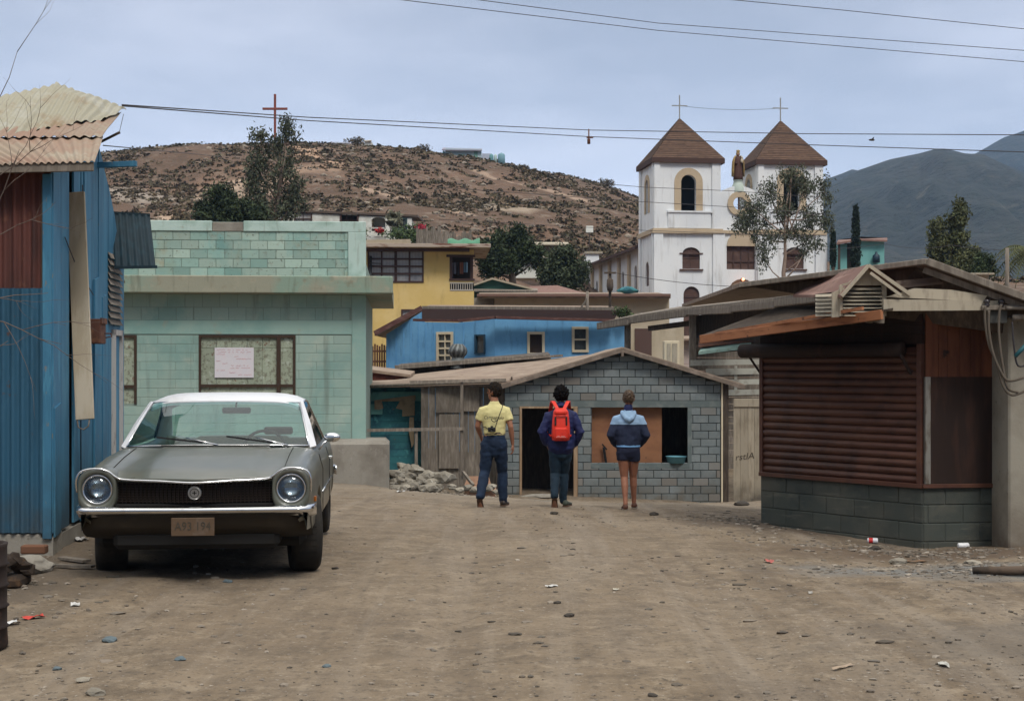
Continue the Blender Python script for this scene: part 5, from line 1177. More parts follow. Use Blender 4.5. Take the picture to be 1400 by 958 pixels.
gg = thing('green_gable_hut', 'low hut with dark green gable front left of the beige building', 'hut', (P(680, 400, 79).x, 79, gz(P(680, 0, 79).x, 79)))
mb = MB(); a, b, c = P(640, 391, 79), P(673, 379.5, 79), P(728, 394, 79)
mb.slab([a, b, shift(b, 4), shift(a, 4)], .1); mb.slab([b, c, shift(c, 4), shift(b, 4)], .1); part('roof', mb, mat('pale roof edge', (.38, .33, .24), .85), gg, world=True)
mb = MB(); mb.slab([shift(a, .3, -.08), shift(b, .3, -.08), shift(c, .3, -.08), P(728, 410, 79.3), P(640, 410, 79.3)], (0, .1, 0)); part('gable', mb, mat('dark green boards', (.035, .10, .075), .85), gg, world=True)
mb = MB(); mb.slab([P(640, 396, 78.6), P(735, 397, 78.6), P(735, 394.5, 80), P(640, 393, 80)], .1); part('lower_roof', mb, M_GREYWOOD, gg, world=True)
# gabled brown roof hump above beige (reddish felt)
hump = thing('felt_roof_hut', 'hut with low pinkish brown felt roof peeping over the beige building', 'hut', (P(770, 400, 80).x, 80, gz(P(770, 0, 80).x, 80)))
mb = MB(); mb.slab([P(700, 402, 79), P(805, 402, 79), P(762, 390, 84), P(725, 391, 84)], .12); part('roof', mb, M_REDROOF, hump, world=True)
mb = MB(); mb.slab([P(706, 425, 79.5), P(800, 425, 79.5), P(800, 403, 79.5), P(706, 403, 79.5)], (0, 3, 0)); part('wall', mb, M_BEIGE, hump, world=True)
# things behind the canopy: brown door block, beige boxes, pinkish wall
bd = thing('brown_door_hut', 'narrow hut with tall brown door under the left end of the plank canopy', 'hut', (P(880, 500, 60).x, 60, gz(P(880, 0, 60).x, 60)))
mb = MB(); mb.slab([P(858, 520, 60), P(935, 520, 60), P(935, 446, 60), P(858, 446, 60)], (0, 2, 0)); part('wall', mb, M_BEIGE, bd, world=True)
mb = MB(); mb.slab([P(868, 512, 59.95), P(891, 512, 59.95), P(891, 449, 59.95), P(868, 449, 59.95)], (0, .04, 0)); part('door', mb, mat('brown door', (.09, .05, .04), .7), bd, world=True)
ht = thing('tall_locker', 'pale beige upright metal locker beside the brown door hut', 'locker', tuple(P(918, 500, 57)))
mb = MB(); a = P(908, 506, 57); b = P(929, 466, 57); mb.box(a.x, b.x, 57, 57.6, a.z-.5, b.z, bev=.02); part('cabinet', mb, M_CREAM, ht, world=True)
mb = MB(); mb.box(P(912, 0, 56.97).x, P(917, 0, 56.97).x, 56.97, 56.998, a.z, b.z-.1); mb.box(P(919, 0, 56.97).x, P(926, 0, 56.97).x, 56.97, 56.998, a.z, b.z-.1); part('door_panel', mb, M_PALEB, ht, world=True)
pw = thing('pink_wall_hut', 'small hut of pinkish grey boards behind the plank canopy post', 'hut', (P(935, 500, 62).x, 62, gz(P(935, 0, 62).x, 62)))
mb = MB()
for k in range(6): mb.slab([P(922, 462+k*9+8.5, 62), P(960, 462+k*9+8.5, 62), P(960, 462+k*9, 62), P(922, 462+k*9, 62)], (0, .05, 0), rnd=k/6)
part('wall', mb, mat('pinkish boards', (.40, .33, .31), .85, [dict(col=(.5, .25, .28), scale=.8, lo=.55, hi=.65)], rnd=.15), pw, world=True)
mb = MB(); mb.slab([P(920, 463, 61.5), P(962, 463, 61.5), P(962, 459, 63), P(920, 459, 63)], .08); part('roof', mb, M_ROOFBROWN, pw, world=True)

# ================================================================ white house on the slope
wl = P(381, 330, 95); wloc = (wl.x, 95, gz(-10, 95)-1); wf = Fac(wloc, 0)
wh = thing('white_house', 'long white house with dark roof edge on the slope above the mint building', 'house', wloc)
M_WHITE = mat('dull whitewash', (.74, .75, .70), .9, [dict(col=(.42, .42, .37), scale=.7, lo=.5, hi=.68)], bump=BMP(12, .2, .01))
xe = wf.L(563, 300)[0]; zt_ = wf.L(450, 290)[1]
hh = [wf.rect(404, 292, 425, 306), wf.rect(467, 293, 488, 310), wf.rect(508, 297, 527, 316), wf.rect(539, 300, 555, 313)]
mb = MB(); mb.plate([(0, -1), (xe, -1), (xe, zt_-.4), (0, zt_)], [rl(hh[0]), rl(hh[1]), sarch(hh[2][0], hh[2][2], hh[2][1], hh[2][3], .2), rl(hh[3])], t=.2); mb.box(0, xe, 5, 5.2, -1, zt_-.6); mb.box(0.001, .2, .2, 5, -1, zt_-.02); mb.box(xe-.2, xe-.001, .2, 5, -1, zt_-.5); part('wall', mb, M_WHITE, wh)
windowpart(wh, *[hh[0][0], hh[0][2], hh[0][1], hh[0][3]], M_BROWNFR, 2, 2, fw=.09, glass=M_CURT); windowpart(wh, hh[1][0], hh[1][2], hh[1][1], hh[1][3], M_BROWNFR, 3, 2, fw=.12, glass=M_WINDOW); windowpart(wh, hh[3][0], hh[3][2], hh[3][1], hh[3][3], mat('dark green frame', (.03, .06, .06), .7), 2, 2, fw=.09)
mb = MB(); mb.box(hh[2][0], hh[2][2], 1.2, 1.25, hh[2][1]-.5, hh[2][3]+.1); part('porch_wall', mb, M_WHITE, wh)
mb = MB(); r = wf.rect(506, 312, 528, 328)
for z in (r[1]+.1, r[1]+.45, r[3]-.08): mb.box(r[0], r[2], -.45, -.40, z, z+.09)
mb.box(r[0], r[0]+.08, -.45, -.4, r[1]-.5, r[3]); mb.box(r[2]-.08, r[2], -.45, -.4, r[1]-.5, r[3]); part('railing', mb, M_WHITE, wh)
mb = MB(); a = Vector((-.5, -.12, zt_+.20)); b = Vector((xe+.4, -.12, zt_-.20)); mb.slab([a, b, b+Vector((0, 6, .3)), a+Vector((0, 6, .3))], .14); part('roof', mb, mat('dark roof edge', (.10, .075, .06), .9), wh)
def foliage(mb, c, rad, n, leaf, rr, droop=0, rndv=None, flat=1.0):
    for _ in range(n):
        v = Vector((rr.gauss(0, 1), rr.gauss(0, 1), rr.gauss(0, 1))).normalized()*(rr.random()**.45)
        p = Vector((c[0]+v.x*rad[0], c[1]+v.y*rad[1], c[2]+v.z*rad[2]))
        d1 = Vector((rr.gauss(0, 1), rr.gauss(0, 1), rr.gauss(0, 1)*flat-droop)).normalized(); d2 = d1.cross(Vector((rr.gauss(0, 1), rr.gauss(0, 1), rr.gauss(0, 1)))).normalized()
        s = leaf*rr.uniform(.6, 1.3)
        mb.add([p-d1*s, p+d2*s*.38, p+d1*s, p-d2*s*.38], [(0, 1, 2, 3)], rnd=rndv if rndv is not None else rr.random())
M_RED = mat('red flowers', (.45, .03, .03), .7, rnd=.3); M_GREENL = mat('garden leaves', (.055, .085, .03), .8, rnd=.5)
def shrub(name, px, py, d, rad, n, leaf, m, label, cat='plant', group=None, base=True, seed=1):
    rr = random.Random(seed); q = P(px, py, d); g = gz(q.x, d)
    t = thing(name, label, cat, (q.x, d, q.z-rad[2]), group=group)
    mb = MB()
    for k in range(6):
        o = Vector((rr.uniform(-.5, .5)*rad[0], rr.uniform(-.5, .5)*rad[1], rr.uniform(-.4, .4)*rad[2]))
        foliage(mb, q+o, (rad[0]*.62, rad[1]*.62, rad[2]*.62), n//6, leaf, rr, rndv=None)
    part('leaves', mb, m, t, world=True, norm=False)
    mb = MB()
    for k in range(4): mb.tube([(q.x+rr.uniform(-.1, .1), d, q.z-rad[2]*1.15), (q.x+rr.uniform(-.6, .6)*rad[0], d+rr.uniform(-.3, .3)*rad[1], q.z+rad[2]*.4)], [.04, .012], n=5)
    part('stem', mb, M_DARKWOOD, t, world=True); return t
shrub('flowering_plant', 518, 315, 94.2, (.4, .3, .28), 200, .10, M_RED, 'bright red geraniums on the porch rail of the white house', seed=3)
shrub('garden_shrub', 562, 318, 92, (1.5, .9, 1.1), 1500, .13, M_GREENL, 'dark leafy shrub spilling over right of the white porch', seed=4)
shrub('garden_shrub', 548, 324, 91, (2.0, .7, .55), 900, .12, M_GREENL, 'low green planting along the terrace before the white house', seed=5)
shrub('flowering_plant', 573, 312, 91.5, (.5, .4, .35), 260, .11, mat('pink red blossom', (.40, .03, .06), .7, rnd=.3), 'crimson bougainvillea beside the white house shrub', seed=6)
shrub('palm_like_shrub', 537, 302, 93.5, (.7, .5, .9), 300, .22, mat('greyish leaves', (.16, .16, .11), .8, rnd=.3), 'pale spiky shrub beside the arched porch of the white house', seed=7)
shrub('garden_shrub', 497, 322, 92, (.5, .5, .8), 350, .12, M_GREENL, 'small green shrub left of the white porch railing', seed=8)
tw = thing('terrace_wall', 'low beige terrace wall holding the garden before the white house', 'wall', tuple(P(530, 333, 90)))
mb = MB(); mb.slab([P(495, 345, 90), P(561, 345, 90), P(561, 327, 90), P(495, 328, 90)], (0, .4, 0)); part('masonry', mb, M_BEIGE, tw, world=True)
pk = thing('ragged_fence', 'ragged grey plank fence on the slope above the yellow house', 'fence', tuple(P(605, 335, 88)))
mb = MB(); rr = random.Random(9); x = 569
while x < 642:
    w = rr.uniform(2.2, 5); top = 311+rr.uniform(-2, 6)+(6 if x > 600 else 0); mb.slab([P(x, 345, 88), P(x+w-.3, 345, 88), P(x+w-.3, top, 88), P(x, top+rr.uniform(-1, 1), 88)], (0, .05, 0), rnd=rr.random()); x += w
part('board', mb, M_GREYWOOD, pk, world=True)
mb = MB(); rr = random.Random(4)
vs = []; fs = []
for i in range(17):
    for j in range(7):
        px = 612+44*i/16; a = math.pi*j/6; vs.append(tuple(P(px, 337-(9+1.5*math.sin(i*.9))*math.sin(a)-1, 86+.9*math.cos(a)+rr.uniform(-.05, .05))))
for i in range(16):
    for j in range(6): fs.append((i*7+j, (i+1)*7+j, (i+1)*7+j+1, i*7+j+1))
mb.add(vs, fs, smooth=True); solo('tarpaulin', mb, mat('green tarpaulin', (.07, .22, .13), .6, bump=BMP(4, .5, .05)), 'green tarpaulin draped over goods above the porch of the yellow house', 'tarpaulin', norm=False)

# ================================================================ far turquoise house, hilltop houses, cross, sign board
th = thing('turquoise_house', 'boxy turquoise house behind the dark cypress right of the church', 'house', tuple(P(1180, 362, 112)-Vector((0, 0, 1))))
M_TURQ = mat('turquoise stucco', (.17, .40, .38), .85, [dict(col=(.13, .33, .32), scale=.6, lo=.5, hi=.65)])
mb = MB(); mb.box(P(1176, 0, 112).x, P(1209, 0, 112).x, 112, 116, P(0, 375, 112).z, P(0, 328, 112).z); mb.box(P(1150, 0, 112).x, P(1160, 0, 112).x, 112.5, 116, P(0, 375, 112).z, P(0, 333, 112).z); part('wall', mb, M_TURQ, th, world=True)
mb = MB(); mb.box(P(1160, 0, 112).x, P(1176, 0, 112).x, 113, 116, P(0, 375, 112).z, P(0, 331, 112).z); part('dark_recess', mb, M_DARKWOOD, th, world=True)
mb = MB(); mb.slab([P(1144, 332, 111.5), P(1175, 326.5, 111.5), P(1213, 328, 111.5), P(1213, 325, 116), P(1175, 323.5, 116), P(1146, 328, 116)], .15); part('roof', mb, M_REDROOF, th, world=True)
mb = MB(); mb.box(P(1146, 0, 111.8).x, P(1149, 0, 111.8).x, 111.8, 112, P(0, 375, 112).z, P(0, 331, 112).z); part('post', mb, M_DARKWOOD, th, world=True)
mb = MB(); c = P(1198, 359, 111.7); mb.lathe([(0, 0), (.28, 0), (.28, .55), (.1, .7), (.1, .85), (0, .85)], M=Matrix.Translation(c), n=14); solo('gas_cylinder', mb, mat('dark blue tank', (.01, .03, .05), .5), 'dark blue tank standing against the turquoise house wall', 'tank')
fb = thing('flat_roof_house', 'low house with flat pale roof edge beyond the kiosk roof at the right', 'house', tuple(P(1340, 380, 70)-Vector((0, 0, 1))))
mb = MB(); mb.box(P(1326, 0, 70).x, P(1352, 0, 70).x, 70, 74, P(0, 400, 70).z, P(0, 376, 70).z); part('wall', mb, M_BEIGE, fb, world=True)
mb = MB(); mb.box(P(1324, 0, 70).x, P(1356, 0, 70).x, 69.6, 74, P(0, 376, 70).z, P(0, 373.5, 70).z); part('roof', mb, M_PALEB, fb, world=True)
# hilltop cross
cz = P(376, 206, 219); cr = thing('hill_cross', 'tall rust red cross standing on the crest of the hill', 'cross', tuple(cz))
M_CROSS = mat('rust red painted timber', (.22, .05, .025), .7, [dict(col=(.14, .035, .02), scale=2, lo=.5, hi=.65)])
zt_ = P(0, 129, 219).z-cz.z
mb = MB(); mb.box(-.17, .17, -.15, .15, -1, zt_, bev=.02); part('upright', mb, M_CROSS, cr)
mb = MB(); zz_ = P(0, 149, 219).z-cz.z; mb.box(P(359, 0, 219).x-cz.x, P(393, 0, 219).x-cz.x, -.16, .16, zz_-.17, zz_+.17, bev=.02); part('crossbar', mb, M_CROSS, cr)
M_PALEBLUE = mat('pale blue tin', (.38, .50, .54), .8, [dict(col=(.5, .6, .62), scale=.5, lo=.45, hi=.6), dict(col=(.2, .36, .42), scale=1, lo=.6, hi=.7)])
hb1 = thing('hilltop_house', 'long pale blue tin house on the hill crest', 'house', tuple(P(628, 214, 212.5)))
mb = MB(); mb.slab([P(607, 222, 212.5), P(658, 222, 212.5), P(658, 204, 212.5), P(609, 203, 212.5)], (0, 4, 0)); part('wall', mb, M_PALEBLUE, hb1, world=True)
mb = MB(); mb.slab([P(599, 222, 212.3), P(607, 222, 212.3), P(607, 204, 212.3)], (0, 4, 0)); part('lean_to', mb, M_TURQ, hb1, world=True)
mb = MB(); mb.slab([P(604, 204.5, 212), P(659, 205, 212), P(659, 203.5, 217), P(606, 202, 217)], .15); part('roof', mb, mat('lilac roof edge', (.25, .24, .30), .8), hb1, world=True)
for (x0, x1, y0, y1) in ((626, 634, 211, 216), (648, 653, 207, 218)):
    mb = MB(); mb.slab([P(x0, y1, 212.4), P(x1, y1, 212.4), P(x1, y0, 212.4), P(x0, y0, 212.4)], (0, .08, 0)); part('window', mb, mat('green shutter', (.16, .30, .26), .8), hb1, world=True)
hb2 = thing('hilltop_shed', 'low lilac grey shed right of the long pale house on the crest', 'shed', tuple(P(668, 222, 212.5)))
mb = MB(); mb.slab([P(659, 226, 212.5), P(671, 226, 212.5), P(671, 210, 212.5), P(659, 210, 212.5)], (0, 3, 0)); part('wall', mb, mat('lilac stucco', (.42, .46, .56), .8), hb2, world=True)
for k, (x0, x1, yt, c) in enumerate(((669, 674.5, 211, (.12, .28, .30)), (675, 679.5, 211.5, (.40, .52, .50)), (680.5, 690.5, 210, (.16, .30, .36)))):
    q = P((x0+x1)/2, 228, 212.1+k*.02); w = (x1-x0)/F*212.1/2; h = P(0, yt, 212.1).z-q.z
    lab = ['dark teal water tank on the hill crest, leftmost of three', 'pale water tank on the hill crest between two darker ones', 'broad blue water tank on the hill crest, rightmost of three'][k]
    mb = MB(); mb.lathe([(0, 0), (w, 0), (w, h*.9), (w*.6, h), (w*.2, h), (w*.2, h*1.06), (0, h*1.06)], M=Matrix.Translation(q), n=18); solo('water_tank', mb, mat('tank %d' % k, c, .6), lab, 'water tank', group='water tanks on the crest')
hb3 = thing('tiny_hilltop_hut', 'tiny turquoise hut on the crest right of the tall cross', 'hut', tuple(P(467, 202, 212.5)))
mb = MB(); mb.slab([P(455, 202, 212.5), P(478, 202, 212.5), P(478, 195.5, 212.5), P(455, 195, 212.5)], (0, 3, 0)); part('wall', mb, M_PALEBLUE, hb3, world=True)
mb = MB(); mb.slab([P(453, 195.5, 212.1), P(480, 196, 212.1), P(480, 195, 216), P(453, 194, 216)], .12); part('roof', mb, mat('lilac roof edge', (.25, .24, .30), .8), hb3, world=True)
hb4 = thing('white_hilltop_box', 'small white cabin on the crest beside a round bush', 'cabin', tuple(P(502, 204, 212.3)))
mb = MB(); mb.slab([P(498.5, 204, 212.3), P(507, 204, 212.3), P(507, 192, 212.3), P(498.5, 193, 212.3)], (0, 3, 0)); part('wall', mb, M_WHITE, hb4, world=True)
mb = MB(); mb.slab([P(498, 193, 212), P(508, 192, 212), P(508, 191.5, 215.4), P(498, 192, 215.4)], .1); part('roof', mb, M_PALEB, hb4, world=True)
mb = MB(); q = P(806, 336, 130); sg = thing('sign_board', 'blank white board on a post below the hill left of the church', 'sign', tuple(q))
mb.box(-.06, .06, -.06, .06, -1, P(0, 318, 130).z-q.z); part('post', mb, M_DARKWOOD, sg)
mb = MB(); mb.box(-.33, .33, -.09, -.061, P(0, 318, 130).z-q.z, P(0, 309, 130).z-q.z, bev=.01); part('board', mb, M_WHITE, sg)
# small buildings tucked behind the trees
for (nm, lab, x0, x1, y0, y1, d, m_) in (('white_hut', 'white gabled hut half hidden between the two dark trees', 703, 735, 352, 372, 92, M_WHITE), ('mustard_hut', 'mustard yellow hut peeping between the dark trees', 733, 746, 350, 362, 96, M_YEL), ('pale_roof_shed', 'shed with long pale flat roof above the right dark tree', 718, 775, 331, 345, 104, M_GREYWOOD)):
    t = thing(nm, lab, 'hut', tuple(P((x0+x1)/2, y1, d)-Vector((0, 0, .5))))
    mb = MB(); mb.slab([P(x0, y1+8, d), P(x1, y1+8, d), P(x1, y0+2, d), P(x0, y0+2, d)], (0, 3, 0)); part('wall', mb, m_, t, world=True)
    mb = MB(); mb.slab([P(x0-2, y0+2, d-.4), P(x1+2, y0+2.5, d-.4), P(x1+2, y0, d+3.4), P(x0-2, y0, d+3.4)], .1); part('roof', mb, M_PALEB, t, world=True)
# ================================================================ church
chx = P(895, 450, 95); CR = R(7.5); cloc = (chx.x, 95, 2.0); cf = Fac(cloc, CR)
church = thing('church', 'white twin towered church with brown pyramid roofs below the hill', 'church', cloc, CR)
M_CHW = mat('white church stucco', (.78, .80, .81), .85, [dict(col=(.68, .71, .74), scale=.25, lo=.45, hi=.65), dict(col=(.42, .41, .39), scale=.9, lo=.54, hi=.72, amt=.75, stretch=(2.5, 2.5, .35), detail=9), dict(col=(.45, .42, .38), scale=4, lo=.66, hi=.74, amt=.5)], bump=[BMP(6, .2, .02), BMP(30, .15, .005)])
M_TAN = mat('tan trim', (.50, .40, .28), .85, [dict(col=(.40, .31, .21), scale=.8, lo=.5, hi=.66)])
M_CHB = mat('brown church shutters', (.085, .045, .035), .75, [dict(col=(.12, .07, .055), scale=2, lo=.5, hi=.66)])
M_TILE = mat('brown roof shingles', (.125, .075, .050), .9, [dict(col=(.085, .05, .036), scale=3, lo=.45, hi=.62, stretch=(1, 1, 3), detail=3), dict(type='wave', dir='Z', col=(.09, .05, .038), scale=1.6, lo=.75, hi=.95, amt=.7, dist=.3)], rnd=.1, bump=[dict(type='wave', dir='Z', scale=1.6, s=.5, d=.03), BMP(8, .4, .02)])
M_FAS = mat('dark brown fascia', (.07, .038, .03), .8)
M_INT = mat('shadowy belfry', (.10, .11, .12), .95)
L = cf.L
def Z(py, px=940, yo=0): return L(px, py, yo)[1]
zeave = Z(222); zband = Z(316); zapex = Z(163, 928, 2.3)
def tower(x0, x1, dep, arch_px, lwin_px, name_label, door_px=None, zoff=0):
    t1 = thing_part = None
    tp = MB()
    # ---- body: front with belfry arch, lower window; left side with narrow arches
    ax0, ay0, ax1, ay1 = arch_px; b = cf.rect(ax0, ay0, ax1, ay1)
    holes = [arch(b[0], b[2], b[1], b[3])]
    lw = cf.rect(*lwin_px); holes.append(sarch(lw[0], lw[2], lw[1], lw[3], .42))
    if door_px: dr = cf.rect(*door_px); holes.append(arch(dr[0], dr[2], -1.9, dr[3]))
    tp.plate([(x0, -2), (x1, -2), (x1, zeave), (x0, zeave)], holes, t=.35)
    # back and right
    tp.box(x0, x1, dep-.35, dep, -2, zeave-.001); tp.box(x1-.35, x1-.001, .35, dep-.35, -2, zeave-.002)
    return tp, b, lw, (dr if door_px else None)
XT1 = 0; W1 = L(985, 300)[0]; D1 = 4.4
XT2 = L(1037, 300)[0]; W2 = L(1125, 300)[0]
def left_side(x, dep, b, holes):   # side wall plate rotated: local x' = depth
    t = MB(); t.plate([(0.352, -2), (dep-.352, -2), (dep-.352, zeave-.003), (.352, zeave-.003)], holes, t=.35, y=0)
    out = MB(); Mx = Matrix(((0, 1, 0, x+.001), (1, 0, 0, 0), (0, 0, 1, 0), (0, 0, 0, 1))); addM(out, t, Mx); return out
def ring_part(par, hole_px=None, b=None, w=.36, name='arch_surround', y=-.05, side=None, z0=None):
    t = MB(); x0, zz0, x1, z1 = b
    outer = arch(x0-w, x1+w, zz0, z1+w, 14); inner = arch(x0, x1, zz0, z1, 14)
    # strip between the two arches
    vs = []; fs = []; n = len(outer)
    for yy in (y, .02): vs += [(p[0], yy, p[1]) for p in outer[1:]]+[(outer[0][0], yy, outer[0][1])]+[(p[0], yy, p[1]) for p in inner[1:]]+[(inner[0][0], yy, inner[0][1])]
    for i in range(n-1): fs += [(i, i+1, n+i+1, n+i), (2*n+i, 3*n+i, 3*n+i+1, 2*n+i+1), (i, 2*n+i, 2*n+i+1, i+1), (n+i, n+i+1, 3*n+i+1, 3*n+i)]
    t.add(vs, fs)
    return t
towers = []
for (x0, x1, apx, lpx, dpx, sd) in ((XT1, W1, (931, 239, 951.5, 288), (933, 338, 957, 367.5), (934.5, 391.5, 956.5, 430), (3.0, 3.9)), (XT2, W2, (1071, 238, 1093, 288), (1074, 338, 1099, 367.5), None, None)):
    tp, b, lw, dr = tower(x0, x1, D1, apx, lpx, '', dpx)
    c = (D1)/2; hw_ = (b[2]-b[0])/2*.8
    sh = [arch(c-hw_, c+hw_, b[1], b[3]-.1)]
    if sd: sh.append(arch(c-.5, c+.5, Z(389), Z(355)))
    ls = left_side(x0, D1, b, sh); addM(tp, ls, Matrix.Identity(4))
    tw_ = part('tower', tp, M_CHW, church, norm=False); fixn(tw_.data)
    # surrounds
    t = ring_part(None, b=b, w=.46); part('arch_surround', t, M_TAN, church)
    t = ring_part(None, b=(c-hw_, b[1], c+hw_, b[3]-.1), w=.34); m = MB(); addM(m, t, Matrix(((0, 1, 0, x0+.001), (1, 0, 0, 0), (0, 0, 1, 0), (0, 0, 0, 1)))); part('arch_surround', m, M_TAN, church)
    # belfry inside: floor + dark back
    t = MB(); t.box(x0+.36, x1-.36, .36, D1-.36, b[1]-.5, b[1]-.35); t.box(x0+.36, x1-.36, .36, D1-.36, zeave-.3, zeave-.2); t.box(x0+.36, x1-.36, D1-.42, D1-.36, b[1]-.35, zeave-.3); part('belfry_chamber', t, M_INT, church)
    # sill ledge, pilasters, bands
    t = MB(); t.box(b[0]-.95, b[2]+1.1, -.18, 0, b[1]-.14, b[1]-.02); part('arch_sill', t, M_CHW, church)
    t = MB()
    for (p0, p1) in ((x0-.05, x0+.35), (x1-.6, x1-.02)): t.box(p0, p1, -.12, -.001, zband+.16, zeave-.01); 
    for (p0, p1) in ((x0-.08, x0+.55), (x1-.55, x1+.25)): t.box(p0, p1, -.16, -.001, -2, zband-.16)
    t.box(x0+.7, x1-.8, -.06, -.001, Z(336)+1.0, Z(333)+1.1)
    t.box(b[0]-.9, b[2]+1.0, -.10, -.001, zband+.2, b[1]-.15)
    for (p0, p1) in ((0.0, .5), (D1-.5, D1)): t.box(x0-.10, x0+.001, p0+.001, p1, zband+.16, zeave-.02); t.box(x0-.14, x0+.001, p0+.001, p1, -2, zband-.16)
    part('pilaster', t, M_CHW, church)
    t = MB(); t.box(x0-.2, x1+.22, -.22, D1+.1, zband-.16, zband+.04); t.box(x0-.14, x1+.14, -.17, D1+.05, zband+.04, zband+.16); part('string_course', t, M_TAN, church)
    # windows
    t = MB(); t.plate(sarch(lw[0]-.02, lw[2]+.02, lw[1]-.02, lw[3]+.02, .42), [], t=.06, y=.12); f = part('window', t, M_CHB, church)
    t = MB(); cx = (lw[0]+lw[2])/2; t.box(cx-.03, cx+.03, .09, .119, lw[1], lw[3]-.02); t.box(lw[0], lw[2], .085, .118, lw[1]+.7, lw[1]+.76); t.box(lw[0]-.2, lw[2]+.2, -.12, .05, lw[1]-.12, lw[1]-.02); t.box(lw[0]-.2, lw[2]+.2, -.06, .05, lw[3]-.45, lw[3]-.38); part('window_bars', t, M_CHB, f)
    if dr:
        t = MB(); t.plate(arch(dr[0]-.02, dr[2]+.02, -1.9, dr[3]+.02), [], t=.08, y=.14); dd = part('door', t, M_CHB, church); t = MB(); t.box(dr[0], dr[2], .10, .139, dr[3]-.75, dr[3]-.62); part('door_rail', t, M_FAS, dd)
    if sd:
        for (zz0, zz1) in ((Z(389), Z(355)),):
            m = MB(); t = MB(); t.plate(arch(c-.52, c+.52, zz0-.02, zz1+.02), [], t=.06, y=.1); addM(m, t, Matrix(((0, 1, 0, x0+.001), (1, 0, 0, 0), (0, 0, 1, 0), (0, 0, 0, 1)))); part('window', m, M_CHB, church)
    # pyramid roof with shingle courses
    o = .36; n = 22; cx, cy = (x0+x1)/2, D1/2; hx, hy = (x1-x0)/2+o-.15, D1/2+o-.15; hgt = zapex-zeave+.05
    t = MB(); rr = random.Random(int(x0*10)+3); prevs = None
    for k in range(n):
        a0 = 1-k/n; a1 = 1-(k+1)/n; z0 = zeave+.28+(hgt-.28)*k/n; z1 = zeave+.28+(hgt-.28)*(k+1)/n; lip = .03
        q0 = [Vector((cx+sx*hx*a0, cy+sy*hy*a0, z0)) for sx, sy in ((-1, -1), (1, -1), (1, 1), (-1, 1))]
        q1 = [Vector((cx+sx*(hx*a1+.0), cy+sy*(hy*a1+.0), z1)) for sx, sy in ((-1, -1), (1, -1), (1, 1), (-1, 1))]
        for s_ in range(4):
            A_, B_, C_, D_ = q0[s_], q0[(s_+1) % 4], q1[(s_+1) % 4], q1[s_]
            out = ((A_+B_)/2-Vector((cx, cy, (z0)))).normalized()*.035
            m_ = max(1, int((B_-A_).length/.5))
            for i in range(m_):
                u0, u1 = i/m_, (i+1)/m_
                t.add([A_.lerp(B_, u0)+out, A_.lerp(B_, u1)+out, D_.lerp(C_, u1), D_.lerp(C_, u0)], [(0, 1, 2, 3)], rnd=rr.random())
                t.add([A_.lerp(B_, u0)+out, A_.lerp(B_, u1)+out, A_.lerp(B_, u1), A_.lerp(B_, u0)], [(0, 3, 2, 1)], rnd=rr.random())
    rf = part('roof', t, M_TILE, church, norm=False)
    t = MB(); t.box(cx-hx-.03, cx+hx+.03, cy-hy-.03, cy+hy+.03, zeave-.06, zeave+.279); part('fascia', t, M_FAS, rf)
    t = MB(); t.box(cx-.035, cx+.035, cy-.035, cy+.035, zapex-.1, zapex+1.62); t.box(cx-.54, cx+.54, cy-.03, cy+.03, zapex+.86, zapex+.93); part('cross', t, mat('grey metal cross', (.30, .31, .31), .5), church)
    towers.append((cx, cy))
# wire between the crosses
# ---- centre bay
xa, xb = W1, XT2; cc = L(1012, 278)[0]; zc_ = L(1012, 278)[1]
zs = Z(258, 1010)
top = []
for i in range(13):
    u = i/12; x = xa+(xb-xa)*u; du = (x-cc)
    top.append((x, zs+.22-.26*du*du))
n = 20; ci = [(cc+.44*math.cos(2*math.pi*i/n), zc_+.44*math.sin(2*math.pi*i/n)) for i in range(n)]
cw = cf.rect(994.5, 336, 1036.5, 368); en = cf.rect(995, 381, 1040, 430)
t = MB(); t.plate([(xa, -2), (xb, -2)]+list(reversed(top)), [ci, rl((cw[0]+.02, cw[1], min(cw[2], xb-.1), cw[3])), sarch(en[0]+.1, xb-.08, -1.9, en[3], .9)], t=.4, y=.25)
part('centre_bay', t, M_CHW, church)
t = MB(); vs = []; fs = []
for yy in (.12, .27):
    for r_ in (.44, .82): vs += [(cc+r_*math.cos(2*math.pi*i/n), yy, zc_+r_*math.sin(2*math.pi*i/n)) for i in range(n)]
for i in range(n):
    j = (i+1) % n; fs += [(i, j, n+j, n+i), (2*n+i, 3*n+i, 3*n+j, 2*n+j), (n+i, n+j, 3*n+j, 3*n+i), (i, 2*n+i, 2*n+j, j)]
t.add(vs, fs); part('round_window_ring', t, M_TAN, church)
t = MB(); t.box(cc-.06, cc+.06, .30, .36, zc_-.44, zc_+.44); part('round_window_bar', t, M_FAS, church)
t = MB(); t.box(xa, xb, .12, .26, zband-.14, zband+.1); part('string_course', t, M_TAN, church)
t = MB(); t.plate(sarch(cw[0]+.02, min(cw[2], xb-.1), cw[3]-.01, cw[3]+1.0, .98), [], t=.12, y=.16); part('lunette', t, M_TAN, church)
t = MB(); t.box(cw[0], cw[2], .42, .46, cw[1], cw[3]); f = part('window', t, M_CHB, church)
t = MB(); 
for k in range(1, 4): x = cw[0]+(cw[2]-cw[0])*k/4; t.box(x-.04, x+.04, .36, .419, cw[1], cw[3])
t.box(cw[0], cw[2], .35, .418, cw[1]+.5, cw[1]+.58); part('window_bars', t, M_FAS, f)
zen = Z(393, 1018); t = MB(); t.box(xa, xb, .48, .5, -2, zen); t.box(xa, xb, .47, .52, zen, zen+.12); f = part('door', t, M_CHB, church)
